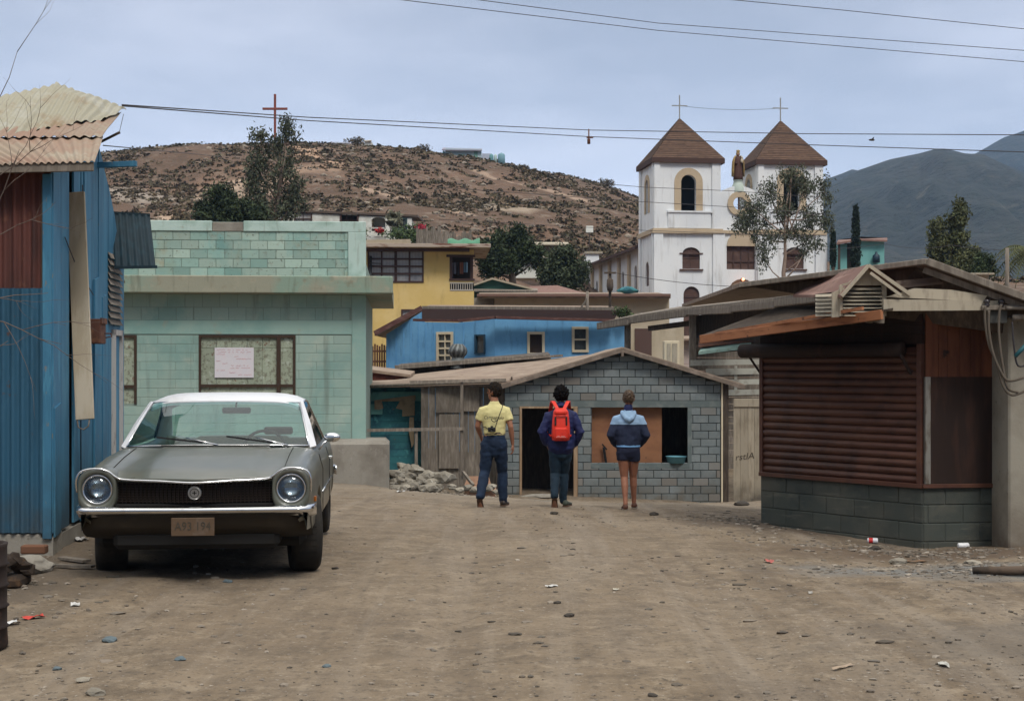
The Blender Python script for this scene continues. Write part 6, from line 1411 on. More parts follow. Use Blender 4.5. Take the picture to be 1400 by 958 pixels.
t = MB(); t.plate(sarch(en[0]+.1, xb-.08, zen, en[3], .9), [], t=.05, y=.45); part('door_lunette', t, M_TAN, church)
t = MB(); c = L(1016, 382, -.2); t.lump((c[0], -.2, c[1]), .09, .09, .09, rough=0, sub=2); part('lamp', t, mat('red lamp', (.8, .2, .08), .5, emit=((1, .28, .12), 6)), church, label='small glowing orange red lamp over the entrance')
t = MB(); t.tube([(c[0], -.2, c[1]), (c[0], .3, c[1]+.1)], .03, n=6); part('lamp_arm', t, M_FAS, church)
# pedestal
t = MB(); zp = Z(252, 1010); t.lathe([(.42, zp-.5), (.40, zp), (.34, zp+.05), (.30, zp+.30), (.36, zp+.34), (0, zp+.34)], M=Matrix.Translation((cc, .5, 0)), n=16); part('pedestal', t, mat('pale green stone', (.45, .52, .47), .8), church)
# ---- nave
zn = Z(335, 873, D1); LN = 21
t = MB(); arches_n = []
def sidepx(px, py):   # on plane x = 0.3 (nave left wall)
    d = Vector(((px-700)/F, 1, (HY-py)/F)); lc = cf.I @ Vector((0, 0, CAMZ)); ld = cf.I.to_3x3() @ d; k = (0.35-lc.x)/ld.x; q = lc+ld*k; return q.y, q.z
hl = []
for (px, y0, y1) in ((869, 363, 396), (851.5, 371, 398), (835, 376, 400), (816, 384, 402)):
    y_, z1 = sidepx(px, y0); y_, z0 = sidepx(px, y1); 
    if y_ < LN+D1-1: hl.append((y_, z0, z1))
wn_ = [arch(y_-.42, y_+.42, z0, z1) for y_, z0, z1 in hl]
s_ = MB(); s_.plate([(D1, -2), (D1+LN, -2), (D1+LN, zn), (D1, zn)], wn_, t=.35); MS = Matrix(((0, 1, 0, .35), (1, 0, 0, 0), (0, 0, 1, 0), (0, 0, 0, 1))); addM(t, s_, MS)
t.box(.35, W2-.35, D1+LN-.3, D1+LN, -2, zn); t.box(W2-.7, W2-.35, D1, D1+LN-.3, -2, zn); part('nave', t, M_CHW, church); 
t = MB(); 
for k in range(6): y = D1+1.0+k*3.6; t.box(.16, .349, y, y+.55, -2, zn-.3)
part('buttress', t, M_TAN, church)
for w_ in wn_:
    m = MB(); s_ = MB(); s_.plate([(p[0]*1.0, p[1]) for p in w_], [], t=.05, y=.12); addM(m, s_, MS); part('window', m, M_CHB, church)
t = MB(); xm = W2/2; t.slab([(-.35, D1+.05, zn-.05), (-.35, D1+LN+.4, zn-.05), (xm, D1+LN+.4, zn+2.0), (xm, D1+.05, zn+2.0)], .22); t.slab([(W2+.35, D1+.05, zn-.05), (W2+.35, D1+LN+.4, zn-.05), (xm, D1+LN+.4, zn+2.0), (xm, D1+.05, zn+2.0)], .22); part('nave_roof', t, M_FAS, church)
ax_ = thing('church_annex', 'square white block at the far end of the church nave', 'annex', tuple(P(810, 365, 121)-Vector((0, 0, 1))))
t = MB(); q = P(801, 364, 121); q2 = P(819, 347, 121); t.box(q.x, q2.x, 121, 124, q.z-2, q2.z, bev=.02); part('wall', t, M_CHW, ax_, world=True)
t = MB(); t.box(q.x-.1, q2.x+.3, 120.85, 124.2, q2.z, q2.z+.2); part('roof', t, M_PALEB, ax_, world=True)
# statue of a robed figure with a child on the arm
sp_ = cf.M @ Vector((cc, .5, zp+.34)); statue = thing('statue', 'painted statue of a robed crowned figure holding a child on the church gable', 'statue', tuple(sp_), CR)
t = MB(); Hs = 2.05
prof = [(.34, 0), (.33, .25), (.30, .6), (.27, .95), (.25, 1.2), (.24, 1.4), (.17, 1.55), (.08, 1.62)]
n = 20; rg = []
for r_, z in prof: rg.append([Vector((r_*math.cos(2*math.pi*i/n)*(1+.05*math.sin(6*2*math.pi*i/n)), r_*.75*math.sin(2*math.pi*i/n), z)) for i in range(n)])
t.rings(rg); part('robe', t, mat('brown habit', (.075, .032, .022), .7), statue)
t = MB(); rg = []
for z, w in ((.25, .40), (.6, .40), (.95, .38), (1.25, .36), (1.5, .27), (1.64, .17)):
    rg.append([Vector((w*math.sin(a)*(1+.04*math.sin(9*a)), w*.7*math.cos(a), z)) for a in [R(-125)+R(250)*i/16 for i in range(17)]])
t.rings(rg, closed=False, cap=False); m_ = part('cape', t, mat('ochre cape', (.32, .22, .08), .6), statue, norm=False); md = m_.modifiers.new('s', 'SOLIDIFY'); md.thickness = .05; apply_mods(m_)
t = MB(); t.lump((0, 0, 1.75), .11, .12, .15, rough=.05, sub=2); part('head', t, mat('painted face', (.28, .15, .10), .6), statue)
t = MB(); t.lump((0, .02, 1.78), .14, .13, .17, rough=.1, sub=2); t.lathe([(.10, 1.86), (.14, 2.0), (.10, 2.02), (.0, 2.06)], n=12); part('crown', t, mat('ochre cape', (.32, .22, .08), .6), statue)
t = MB(); t.lump((.20, -.22, 1.28), .10, .09, .17, rough=.1, sub=2); t.lump((.20, -.24, 1.5), .07, .07, .08, rough=.05, sub=2); part('child', t, mat('cream statue paint', (.55, .48, .36), .6), statue)
t = MB(); t.tube([(-.22, -.02, 1.45), (-.3, -.1, 1.15), (-.12, -.26, 1.12)], [.07, .06, .04], n=8); t.tube([(.22, -.02, 1.45), (.3, -.12, 1.15), (.14, -.26, 1.14)], [.07, .06, .04], n=8); part('sleeve', t, mat('brown habit', (.075, .032, .022), .7), statue)
# wire between the two tower crosses
def catenary(a, b, sag, n=24): a = Vector(a); b = Vector(b); return [a.lerp(b, i/n)-Vector((0, 0, sag*4*(i/n)*(1-i/n))) for i in range(n+1)]
c1 = cf.M @ Vector((towers[0][0], towers[0][1], zapex+.9)); c2 = cf.M @ Vector((towers[1][0], towers[1][1], zapex+.9))
mb = MB(); mb.tube(catenary(c1, c2, .18), .012, n=4); solo('wire', mb, M_WIRE, 'thin wire strung between the two tower crosses', 'wire')
# ================================================================ trees
M_BARK = mat('bark', (.15, .115, .085), .9, [dict(col=(.24, .2, .16), scale=3, lo=.5, hi=.62, stretch=(2, 2, .5)), dict(col=(.07, .05, .04), scale=6, lo=.55, hi=.7)], bump=BMP(12, .5, .02))
M_BARKP = mat('pale eucalyptus bark', (.27, .20, .16), .85, [dict(col=(.18, .12, .09), scale=2, lo=.5, hi=.65)])
def leafmat(n, c, c2): return mat(n, c, .75, rnd=.4, rndhue=(c2, .4, .8), spec=.25)
M_EUC = leafmat('eucalyptus leaves', (.06, .07, .04), (.10, .11, .07)); M_DKL = leafmat('dark green leaves', (.030, .045, .020), (.055, .075, .03)); M_CYP = leafmat('cypress leaves', (.012, .022, .014), (.02, .035, .02)); M_OLV = leafmat('olive leaves', (.075, .085, .035), (.11, .11, .05))
def tree(name, label, px, d, ybase, blobs, leaf, per, lm, bm=None, group=None, seed=1, clump=.5, droop=.4, trunk=.14, twigs=True, nclump=None):
    """blobs: (px, py, rx_px, ry_px, weight) in the tree's own plane, given real depth"""
    rr = random.Random(seed); base = P(px, ybase, d); t = thing(name, label, 'tree', tuple(base), group=group)
    s = d/F; cl = MB(); tr = MB(); ends = []
    for (bx, by, rx, ry, w) in blobs:
        c = P(bx, by, d); RX, RZ = rx*s, ry*s; RY = RX*.85; n = int(per*w)
        for _ in range(n):
            v = Vector((rr.gauss(0, 1), rr.gauss(0, 1), rr.gauss(0, 1))).normalized()*(rr.random()**.4)
            p = c+Vector((v.x*RX, v.y*RY, v.z*RZ)); rn = rr.random(); k = clump*rr.uniform(.6, 1.3)
            foliage(cl, p, (k, k, k*(1+droop)), rr.randint(16, 30), leaf, rr, droop=droop*2, rndv=rn)
            if rr.random() < .25: ends.append((p, c))
    part('crown', cl, lm, t, world=True, norm=False)
    cx = sum(b[0]*b[4] for b in blobs)/sum(b[4] for b in blobs); ytop = min(b[1] for b in blobs); ylow = max(b[1]+b[3]*.3 for b in blobs)
    fork = base.lerp(P(cx, (ybase+ytop)/2, d), .55); topp = P(blobs[0][0], ytop, d)
    tr.tube([base-Vector((0, 0, .6)), base.lerp(fork, .5)+Vector((rr.uniform(-.1, .1), 0, 0)), fork, fork.lerp(topp, .5)+Vector((rr.uniform(-.2, .2), 0, 0)), topp], [trunk*1.25, trunk, trunk*.8, trunk*.45, .02], n=8)
    for (bx, by, rx, ry, w) in blobs:
        c = P(bx, by, d); m = fork.lerp(c, .5)+Vector((0, rr.uniform(-.3, .3), -.2)); st = fork.lerp(topp, rr.uniform(0, .5)) if c.z > fork.z+.8 else base.lerp(fork, max(.15, min(.9, (c.z-1.2-base.z)/max(.1, fork.z-base.z)))); m = st.lerp(c, .5)+Vector((0, rr.uniform(-.3, .3), -.12)); tr.tube([st, m, c], [trunk*.5, trunk*.3, .02], n=6)
    if twigs:
        for p, c in ends[:90]: m = c.lerp(p, .5)+Vector((0, 0, .15)); tr.tube([c, m, p], [trunk*.16, trunk*.1, .008], n=4)
    part('trunk', tr, bm or M_BARK, t, world=True); return t
tree('eucalyptus_tree', 'tall wispy eucalyptus rising in front of the hill below the rust red cross', 380, 88, 335,
     [(392, 172, 9, 10, .6), (354, 186, 12, 8, .7), (396, 186, 14, 8, .7), (372, 202, 20, 12, 1.1), (350, 222, 16, 16, 1.3), (392, 228, 20, 16, 1.2), (346, 248, 15, 16, 1.3), (374, 250, 16, 14, .8), (404, 258, 18, 20, 1.3), (352, 276, 18, 16, 1.4), (398, 282, 22, 16, 1.4), (372, 292, 28, 12, 1.8)], .12, 26, M_EUC, M_BARKP, seed=2, clump=.42, droop=.5, trunk=.16)
tree('bushy_tree', 'dark bushy tree behind the mint building parapet left of the eucalyptus', 315, 78, 330,
     [(300, 268, 18, 12, 1.5), (285, 290, 20, 14, 2), (318, 285, 22, 16, 2.4), (345, 296, 20, 14, 2), (300, 302, 32, 10, 2)], .13, 36, M_DKL, seed=5, clump=.40, droop=.2, trunk=.15)
tree('broad_tree', 'large dark tree on the slope right of the yellow house', 702, 86, 385,
     [(708, 322, 11, 11, 1.4), (688, 334, 20, 14, 2.6), (716, 342, 13, 16, 2.0), (668, 345, 22, 15, 2.6), (695, 358, 27, 14, 3), (672, 365, 20, 12, 2), (735, 352, 10, 14, .8)], .13, 44, M_DKL, seed=7, clump=.42, droop=.2, trunk=.2)
tree('broad_tree', 'rounded dark tree directly left of the church annex', 770, 90, 400,
     [(772, 350, 20, 9, 1.8), (758, 366, 22, 14, 2.6), (785, 368, 20, 16, 2.6), (770, 385, 30, 12, 3), (748, 378, 12, 12, 1)], .13, 42, leafmat('mid green leaves', (.045, .06, .03), (.07, .085, .045)), seed=8, clump=.42, droop=.2, trunk=.2)
tree('eucalyptus_tree', 'wispy grey green eucalyptus in front of the right church tower', 1072, 62, 392,
     [(1082, 240, 22, 10, 1.0), (1052, 262, 14, 16, .9), (1100, 256, 22, 14, 1.2), (1128, 262, 12, 22, .9), (1030, 285, 18, 16, 1.1), (1072, 285, 16, 16, .9), (1108, 296, 18, 18, 1.0), (1018, 305, 18, 14, 1.2), (1046, 322, 20, 26, 1.3), (1085, 318, 18, 12, .8), (1130, 305, 10, 18, .7), (1042, 350, 8, 20, .5), (1110, 335, 18, 10, .6), (1100, 345, 8, 8, .3)], .072, 34, leafmat('grey green leaves', (.078, .090, .060), (.12, .13, .09)), M_BARKP, seed=12, clump=.26, droop=.55, trunk=.09)
def cypress(px, y0, y1, w, d, label):
    rr = random.Random(px); a = P(px, y1, d); b = P(px, y0, d); t = thing('cypress_tree', label, 'tree', tuple(a)); mb = MB(); H_ = b.z-a.z; s = d/F
    for k in range(230):
        u = rr.random(); wd = w*s*(1-u)**.62*(.9 if u > .1 else .6); an = rr.uniform(0, 6.28); q = rr.random()**.5
        foliage(mb, (a.x+wd*q*math.cos(an), d+wd*q*math.sin(an), a.z+H_*u), (.16, .16, .3), 22, .10, rr, droop=-1.5, rndv=rr.random())
    part('crown', mb, M_CYP, t, world=True, norm=False); mb = MB(); mb.tube([a-Vector((0, 0, 1)), a.lerp(b, .9)], [.14, .02], n=7); part('trunk', mb, M_BARK, t, world=True)
cypress(1170, 284, 364, 8, 92, 'slim dark cypress standing before the turquoise house'); cypress(1139, 318, 362, 3.2, 96, 'very thin dark cypress close to the right church tower')
tree('eucalyptus_tree', 'olive eucalyptus beyond the kiosk roof in front of the blue mountain', 1296, 80, 385,
     [(1312, 288, 9, 10, 1.2), (1306, 302, 14, 10, 1.6), (1281, 315, 10, 12, 1.4), (1308, 322, 14, 10, 1.4), (1290, 336, 16, 14, 2), (1278, 345, 8, 12, 1), (1312, 345, 12, 8, 1), (1300, 358, 16, 10, 1.6)], .12, 28, M_OLV, M_BARKP, seed=15, clump=.34, droop=.4, trunk=.12)
tree('small_tree', 'small olive tree left of the dark bush beyond the kiosk roof', 1324, 74, 385, [(1331, 346, 5, 6, .8), (1322, 358, 13, 10, 1.6), (1326, 370, 16, 10, 2)], .11, 26, M_OLV, seed=16, clump=.3, droop=.1, trunk=.07)
tree('small_tree', 'small dark green tree right of the olive one beyond the kiosk roof', 1346, 72, 385, [(1346, 358, 11, 9, 2), (1346, 370, 15, 9, 2.4)], .10, 28, M_DKL, seed=17, clump=.3, droop=.1, trunk=.07)
# palm at the right edge
pm = P(1412, 400, 52); palm = thing('palm_tree', 'feathery palm tree cut by the right edge of the photo', 'tree', (pm.x, 52, gz(pm.x, 52)))
mb = MB(); topz = P(0, 345, 52).z; mb.tube([(pm.x, 52, gz(pm.x, 52)-.2), (pm.x+.1, 52, (topz+gz(pm.x, 52))/2), (pm.x, 52, topz)], [.28, .22, .2], n=10); part('trunk', mb, M_BARK, palm, world=True)
rr = random.Random(6)
for k in range(22):
    an = 2*math.pi*k/22+rr.uniform(-.1, .1); up = rr.uniform(-.1, 1.0); Lf = rr.uniform(1.5, 2.0); pts = []
    for i in range(11):
        u = i/10; r_ = Lf*u*(1-.15*u); z = topz+up*Lf*u*.9-(1.1+.3*up)*Lf*u*u*.75; pts.append(Vector((pm.x+r_*math.cos(an), 52+r_*math.sin(an), z)))
    mb = MB(); mb.tube(pts, [.03*(1-i/12)+.005 for i in range(11)], n=4)
    for i in range(1, 11):
        for s_ in (-1, 1):
            for h in (0, .5):
                if i+h > 10: continue
                p = pts[i-1].lerp(pts[i], h); dr = (pts[i]-pts[i-1]).normalized(); sd = dr.cross(Vector((0, 0, 1))).normalized()*s_; ln = .42*math.sin(math.pi*min(1, (i+h)/10.5)*.9+.25)
                e = p+sd*ln+dr*.22*ln-Vector((0, 0, ln*.55)); mb.add([p-dr*.02, p+dr*.03, e], [(0, 1, 2)], rnd=rr.random())
    part('frond', mb, M_OLV, palm, world=True, norm=False)
shrub('hillside_shrub', 279+208, 194, 218, (1.9, 1.6, 1.0), 500, .22, M_SCRUB, 'round grey bush on the crest right of the tall cross', 'shrub', seed=31)
shrub('hillside_shrub', 579, 204, 218, (1.4, 1.4, .8), 350, .2, M_SCRUB, 'low grey bush on the crest left of the long pale house', 'shrub', seed=32)
shrub('hillside_shrub', 830, 252, 219, (1.9, 1.6, 1.1), 450, .2, M_SCRUB, 'largest bush on the crest close to the left church tower', 'shrub', seed=33)
shrub('hillside_shrub', 714, 229, 219, (1.3, 1.2, .6), 350, .2, M_SCRUB, 'low bush on the crest right of the water tanks', 'shrub', seed=34)
shrub('potted_plant', 852, 427, 50.5, (.45, .3, .30), 260, .08, M_GREENL, 'spindly plant growing on the roof at the right end of the blue house', 'plant', seed=35)

# ================================================================ poles and wires
def tpole(name, label, px, ytop, ybot, d, arm, th=.05, brace=None, ins=True):
    a = P(px, ybot, d); b = P(px, ytop, d); t = thing(name, label, 'pole', (a.x, d, a.z))
    mb = MB(); mb.tube([a-Vector((0, 0, .6)), b], [th*1.1, th*.9], n=8); part('pole', mb, M_DARKWOOD if ins else M_GREYWOOD, t, world=True)
    if arm: mb = MB(); mb.beam(P(px-arm, ytop+2, d-.05), P(px+arm, ytop+2, d-.05), .08, .07); part('crossarm', mb, M_DARKWOOD, t, world=True)
    if brace: mb = MB(); mb.beam(P(brace[0], brace[1], d), P(px, brace[2], d), .1, .07); part('brace', mb, M_GREYWOOD, t, world=True)
    return t
tpole('power_pole', 'thin dark pole with short crossarm rising over the right end of the blue house', 834, 371, 436, 53, 8, .055)
mb = MB(); mb.lathe([(0, 0), (.10, .05), (.13, .2), (.12, .45), (.06, .5), (0, .5)], M=Matrix.Translation(P(834, 399, 52.85)), n=12); solo('transformer_can', mb, M_DARKWOOD, 'dark can fixed on the thin pole with the short crossarm', 'transformer')
tpole('braced_post', 'grey timber post propped by a slanting brace on the blue house roof', 803, 398, 435, 52.4, 0, .06, brace=(786, 433, 408), ins=False)
tpole('light_post', 'slim pale post left of the palm beyond the kiosk roof', 1377, 339, 392, 30, 0, .045, ins=False)
def wire(pts2, r, label, group='power lines across the lane', sag=None):
    # pts2: list of (px, py, d) support points; catenary between
    mb = MB(); pts = []
    for (a, b) in zip(pts2, pts2[1:]):
        A_, B_ = P(*a[:3]), P(*b[:3]); pts += catenary(A_, B_, a[3] if len(a) > 3 else 0, 20)[:-1]
    pts.append(P(*pts2[-1][:3])); mb.tube(pts, r, n=5)
    return solo('power_line', mb, M_WIRE, label, 'power line', group=group)
wire([(167, 143.5, 14.4, .0), (420, 160.5, 20, 0), (805, 178, 26, 0), (1100, 183, 24, 0), (1460, 185, 20, 0), (2100, 176, 15, 0)], .007, 'upper of the two power lines running from the shed roof across the towers')
wire([(167, 145, 14.4, .0), (420, 165, 19.6, 0), (805, 187, 25.6, 0), (1100, 198, 23.6, 0), (1460, 210, 19.6, 0), (2100, 218, 15, 0)], .007, 'lower of the two power lines running from the shed roof across the towers')
wire([(-400, -130, 12, 0), (480, -8, 16, 0), (900, 42, 20, 0), (1450, 89, 20, 0), (2300, 160, 22, 0)], .005, 'lowest of the three power lines crossing the top of the sky')
wire([(-400, -150, 12, 0), (560, -12, 16, 0), (900, 32, 20, 0), (1450, 73, 20, 0), (2300, 130, 22, 0)], .005, 'middle of the three power lines crossing the top of the sky')
wire([(-200, -140, 13, 0), (850, -14, 17, 0), (1150, 14, 19, 0), (1450, 45, 20, 0), (2300, 110, 22, 0)], .005, 'power line cutting the top right corner of the sky')
wire([(810, 250, 60, 0), (880, 256, 60, 0), (1000, 261, 60, 0), (1120, 270, 60, 0)], .012, 'thin cable sagging across the belfry arches')
wire([(600, 256, 60, 0), (880, 276, 60, 0), (1000, 283, 60, 0), (1130, 293, 60, 0)], .012, 'thin cable crossing the white wall below the belfry arches')
wire([(600, 300, 58, 0), (880, 315, 58, 0), (1010, 320, 58, 0), (1120, 322, 58, 0)], .010, 'thin cable crossing the churchtower band')
wire([(836, 372, 53, .1), (1015, 392, 56, .3), (1120, 372, 58, 0)], .012, 'service cable sagging from the thin pole to the church door')
wire([(141, 199, 14.6, 0), (180, 202.5, 18, 0), (300, 214, 30, 0)], .006, 'short thin wire leaving the shed gable over the hill')
wire([(1040, 338, 70, .2), (1210, 333, 70, .2), (1300, 335, 70, .1), (1420, 342, 60, 0)], .012, 'thin cable running past the cypress and the olive eucalyptus')
sp_ = thing('line_spacer', 'small rusty clamp hanging between the two power lines left of the towers', 'cable clamp', tuple(P(805, 190, 25.6)))
mb = MB(); mb.tube([P(805, 177, 25.9), P(805, 192, 25.55)], .012, n=6); mb.tube([P(805, 190, 25.5), P(805, 197, 25.5)], .028, n=8); mb.beam(P(802, 188, 25.5), P(811, 188, 25.5), .03, .03); part('clamp', mb, M_RUST, sp_, world=True)
mb = MB(); q = P(1192, 191.5, 40); mb.lump((q.x, 40, q.z), .09, .035, .03, rough=.2, sub=2); mb.add([(q.x-.02, 40, q.z+.02), (q.x+.05, 40.0, q.z+.02), (q.x+.01, 39.78, q.z+.06)], [(0, 1, 2)]); mb.add([(q.x-.02, 40, q.z+.02), (q.x+.05, 40.0, q.z+.02), (q.x+.01, 40.22, q.z+.06)], [(0, 1, 2)]); solo('bird', mb, M_DARKWOOD, 'tiny dark bird in flight right of the right tower', 'bird')
# bare thorn tree at the left edge
bt = thing('bare_tree', 'leafless grey thorn tree reaching in at the left edge before the shed', 'tree', tuple(P(-60, 790, 9.2)))
rr = random.Random(19); mb = MB()
def branch(p, d, r, L_, depth):
    pts = [p]; q = p.copy(); dd = d.copy()
    for i in range(5): dd = (dd+Vector((rr.uniform(-.25, .25), rr.uniform(-.2, .2), rr.uniform(-.2, .2)))).normalized(); q = q+dd*L_/5; pts.append(q.copy())
    mb.tube(pts, [r*(1-.14*i) for i in range(6)], n=5, rnd=.5)
    if depth > 0:
        for k in range(rr.randint(1, 3)):
            i = rr.randint(2, 5); nd = (dd+Vector((rr.uniform(-.9, .9), rr.uniform(-.6, .6), rr.uniform(-.7, .7)))).normalized(); branch(pts[i], nd, r*.5, L_*.62, depth-1)
t0 = P(-60, 790, 9.2); mb.tube([t0-Vector((0, 0, .2)), P(-50, 600, 9.2), P(-45, 420, 9.2), P(-40, 250, 9.2)], [.06, .05, .04, .02], n=8)
part('trunk', mb, M_GREYWOOD, bt, world=True); mb = MB()
for (a, b) in (((-45, 420), (60, 380)), ((-45, 440), (95, 405)), ((-44, 330), (70, 250)), ((-44, 350), (45, 300)), ((-42, 270), (45, 180)), ((-42, 230), (10, 110)), ((-40, 240), (-5, 60)), ((-46, 500), (15, 470))):
    A_ = P(a[0], a[1], 9.2); B_ = P(b[0], b[1], 9.2+rr.uniform(-.3, .3)); d = (B_-A_); branch(A_, d.normalized(), .0055, d.length, 2)
part('branches', mb, mat('grey twigs', (.13, .10, .085), .9), bt, world=True)
# ================================================================ parked car (local: x right seen from the front, y back, z up)
cyaw = R(4.9); front = Vector((-2.37, 10.58, 0)); YC = 2.28
cdir = Vector((-math.sin(cyaw), math.cos(cyaw), 0)); ccen = front+cdir*YC
car = thing('parked_car', 'grey green two door saloon with white roof and chrome bumper parked by the blue shed', 'car', (ccen.x, ccen.y, -.035), cyaw)
M_PAINT = mat('faded grey green car paint', (.085, .092, .074), .33, [dict(col=(.12, .118, .096), scale=2.2, lo=.45, hi=.68, amt=.8), dict(col=(.068, .072, .058), scale=5, lo=.55, hi=.7, amt=.5), dict(col=(.19, .155, .11), scale=2, lo=.35, hi=.6, amt=.8, z=(.25, .60))], spec=.5, coat=.2, bump=[BMP(2.2, .16, .02), BMP(14, .05, .003)])
M_VINYL = mat('white roof paint', (.66, .67, .70), .45, [dict(col=(.55, .55, .56), scale=3, lo=.5, hi=.7)], coat=.2)
M_CHROMEC = mat('car chrome', (.70, .71, .73), .16, [dict(col=(.45, .42, .38), scale=9, lo=.55, hi=.72, amt=.6)], metal=1)
M_GRILLE = mat('dark brown grille', (.028, .017, .012), .5); M_TYRE = mat('dusty tyre', (.016, .014, .012), .9, [dict(col=(.035, .029, .022), scale=7, lo=.45, hi=.65)])
M_UNDER = mat('underbody', (.012, .011, .010), .9)
def yb(y): return y-YC
def lerp(a, b, t): return a+(b-a)*t
def tab(y, T):
    for (a, va), (b, vb) in zip(T, T[1:]):
        if y <= b: return va+(vb-va)*((y-a)/(b-a) if y > a else 0)
    return T[-1][1]
def sm(t): t = max(0, min(1, t)); return t*t*(3-2*t)
T_zc = [(.08, .805), (.3, .868), (.8, .935), (1.2, .972), (1.42, .985), (1.5, .93), (1.55, .5), (3.55, .5), (3.6, .96), (3.8, .962), (4.2, .93), (4.45, .87), (4.55, .80)]
T_ze = [(.08, .815), (.3, .868), (.8, .930), (1.2, .965), (1.42, .978), (1.5, .94), (1.55, .5), (3.55, .5), (3.6, .95), (3.8, .955), (4.2, .925), (4.45, .865), (4.55, .80)]
T_zf = [(.08, .868), (.3, .895), (.8, .940), (1.3, .962), (1.5, .965), (2.6, .945), (3.3, .965), (3.8, .96), (4.3, .91), (4.55, .84)]
T_w = [(.08, .835), (.2, .855), (.5, .872), (.9, .882), (1.6, .880), (2.6, .885), (3.5, .892), (4.1, .87), (4.45, .80), (4.55, .75)]
T_zb = [(.08, .50), (.2, .44), (.5, .34), (4.0, .30), (4.3, .38), (4.55, .48)]
WHY = (.90, 3.53); WR = .318; AR = .375
def section(y):
    zc, ze, zf, w, zb = (tab(y, T) for T in (T_zc, T_ze, T_zf, T_w, T_zb))
    az = 0
    for wy in WHY:
        dd = abs(y-wy)
        if dd < AR: az = max(az, WR+math.sqrt(AR*AR-dd*dd)*.98)
    tub = 1.47 < y < 3.58
    pts = [(0, zc), (.16, zc), (.33, zc-.002), (.43, zc-.004 if not tub else zc), (.455, (zc-.022) if not tub else zc), (.60, ze-.012 if not tub else zc)]
    if tub: pts += [(.715, zc), (.725, zf-.05), (.775, zf-.002)]
    else: pts += [(.635, ze-.008), (.655, lerp(ze, zf, .35)), (.735, zf-.003)]
    pts += [(.79, zf-.014), (w-.035, zf-.07), (w-.008, zf-.17), (w, max(.66, az+.02)), (w+.004, max(.55, az+.004)), (w-.004, max(.42, az)), (w-.03, max(zb+.03, az-.002)), (w-.07, max(zb, az-.004))]
    return pts
ys = [.08, .11, .16, .22, .3, .4, .5]+[.53+.04*i for i in range(20)]+[1.36, 1.42, 1.47, 1.48, 1.56, 1.7, 1.9, 2.1, 2.4, 2.7, 3.0, 3.12]+[3.15+.04*i for i in range(10)]+[3.56, 3.59, 3.6]+[3.64+.04*i for i in range(8)]+[4.0, 4.1, 4.2, 4.3, 4.4, 4.47, 4.53]
ys = sorted(set(ys))
mb = MB(); rows = []
for y in ys:
    s = section(y); row = []
    vy = lambda x: y-(.075*(1-min(1, abs(x)/.62)) if y < .2 else .075*(1-min(1, abs(x)/.62))*max(0, (1.0-y)/.8))   # V-shaped nose
    row = [(-x, yb(vy(x)), z) for x, z in reversed(s[1:])]+[(x, yb(vy(x)), z) for x, z in s]
    rows.append([Vector(p) for p in row])
n = len(rows[0]); vs = [v for r in rows for v in r]
fs = [(i*n+j, i*n+j+1, (i+1)*n+j+1, (i+1)*n+j) for i in range(len(rows)-1) for j in range(n-1)]
mb.add(vs, fs, smooth=True)
# tail closing
k0 = (len(rows)-1)*n; mb.add(rows[-1], [tuple(range(n-1, -1, -1))], smooth=False)
body = part('body', mb, M_PAINT, car, norm=False)
m_ = body.modifiers.new('e', 'EDGE_SPLIT'); m_.split_angle = R(48)
apply_mods(body)
# nose: header strip above grille, fender fronts around the lamps, valance
LX, LZ = .715, .735
def sq(x, z, a, b, p=3.2, n=28):
    out = []
    for i in range(n):
        t = 2*math.pi*i/n; c, s = math.cos(t), math.sin(t); out.append((x+a*abs(c)**(2/p)*(1 if c > 0 else -1), z+b*abs(s)**(2/p)*(1 if s > 0 else -1)))
    return out
for sd in (-1, 1):
    mb = MB(); c = sd*LX
    r0 = [Vector((x, yb(.30), z)) for x, z in sq(c, LZ-.008, .145, .160)]; r1 = [Vector((x, yb(.07), z)) for x, z in sq(c, LZ-.008, .142, .156)]; r2 = [Vector((x, yb(.045), z)) for x, z in sq(c, LZ-.004, .134, .146, 2.8)]
    r3 = [Vector((x, yb(.055), z)) for x, z in sq(c, LZ, .118, .120, 2.1)]; r4 = [Vector((x, yb(.10), z)) for x, z in sq(c, LZ, .112, .114, 2)]
    mb.rings([r0, r1, r2, r3, r4], cap=False); part('headlight_surround', mb, M_PAINT, car)
    mb = MB(); Mh = Matrix.Translation((c, yb(.085), LZ)) @ Matrix.Rotation(R(90), 4, 'X')
    mb.lathe([(.117, -.02), (.117, .012), (.106, .02), (.098, .014), (.094, -.01)], M=Mh, n=32)
    hl = part('headlight', mb, M_CHROMEC, car)
    mb = MB(); mb.lathe([(0, .022), (.04, .020), (.075, .010), (.096, -.008)], M=Mh, n=32); part('lens', mb, glass_mat('lamp glass', (.75, .82, .85), .03), hl)
    mb = MB(); mb.lathe([(0, -.07), (.03, -.068), (.07, -.045), (.094, -.012)], M=Mh, n=24); part('reflector', mb, mat('lamp reflector', (.42, .46, .50), .22, [dict(type='wave', dir='X', col=(.35, .38, .42), scale=18, lo=.4, hi=.7, dist=1.5)], metal=1), hl)
mb = MB(); mb.box(-.60, .60, yb(.16), yb(.19), .60, .815); mb.box(-.62, .62, yb(.10), yb(.16), .585, .622, bev=.008)
part('grille_back', mb, M_UNDER, car)
mb = MB()
for k in range(8): z = .640+k*.0195; mb.beam((-.585, yb(.135), z), (0, yb(.075), z), .012, .005); mb.beam((0, yb(.075), z), (.585, yb(.135), z), .012, .005)
for k in range(-19, 20): x = k*.0303; yy = .078+.062*abs(x)/.585; mb.box(x-.0025, x+.0025, yb(yy), yb(yy+.03), .625, .80)
part('grille', mb, M_GRILLE, car)
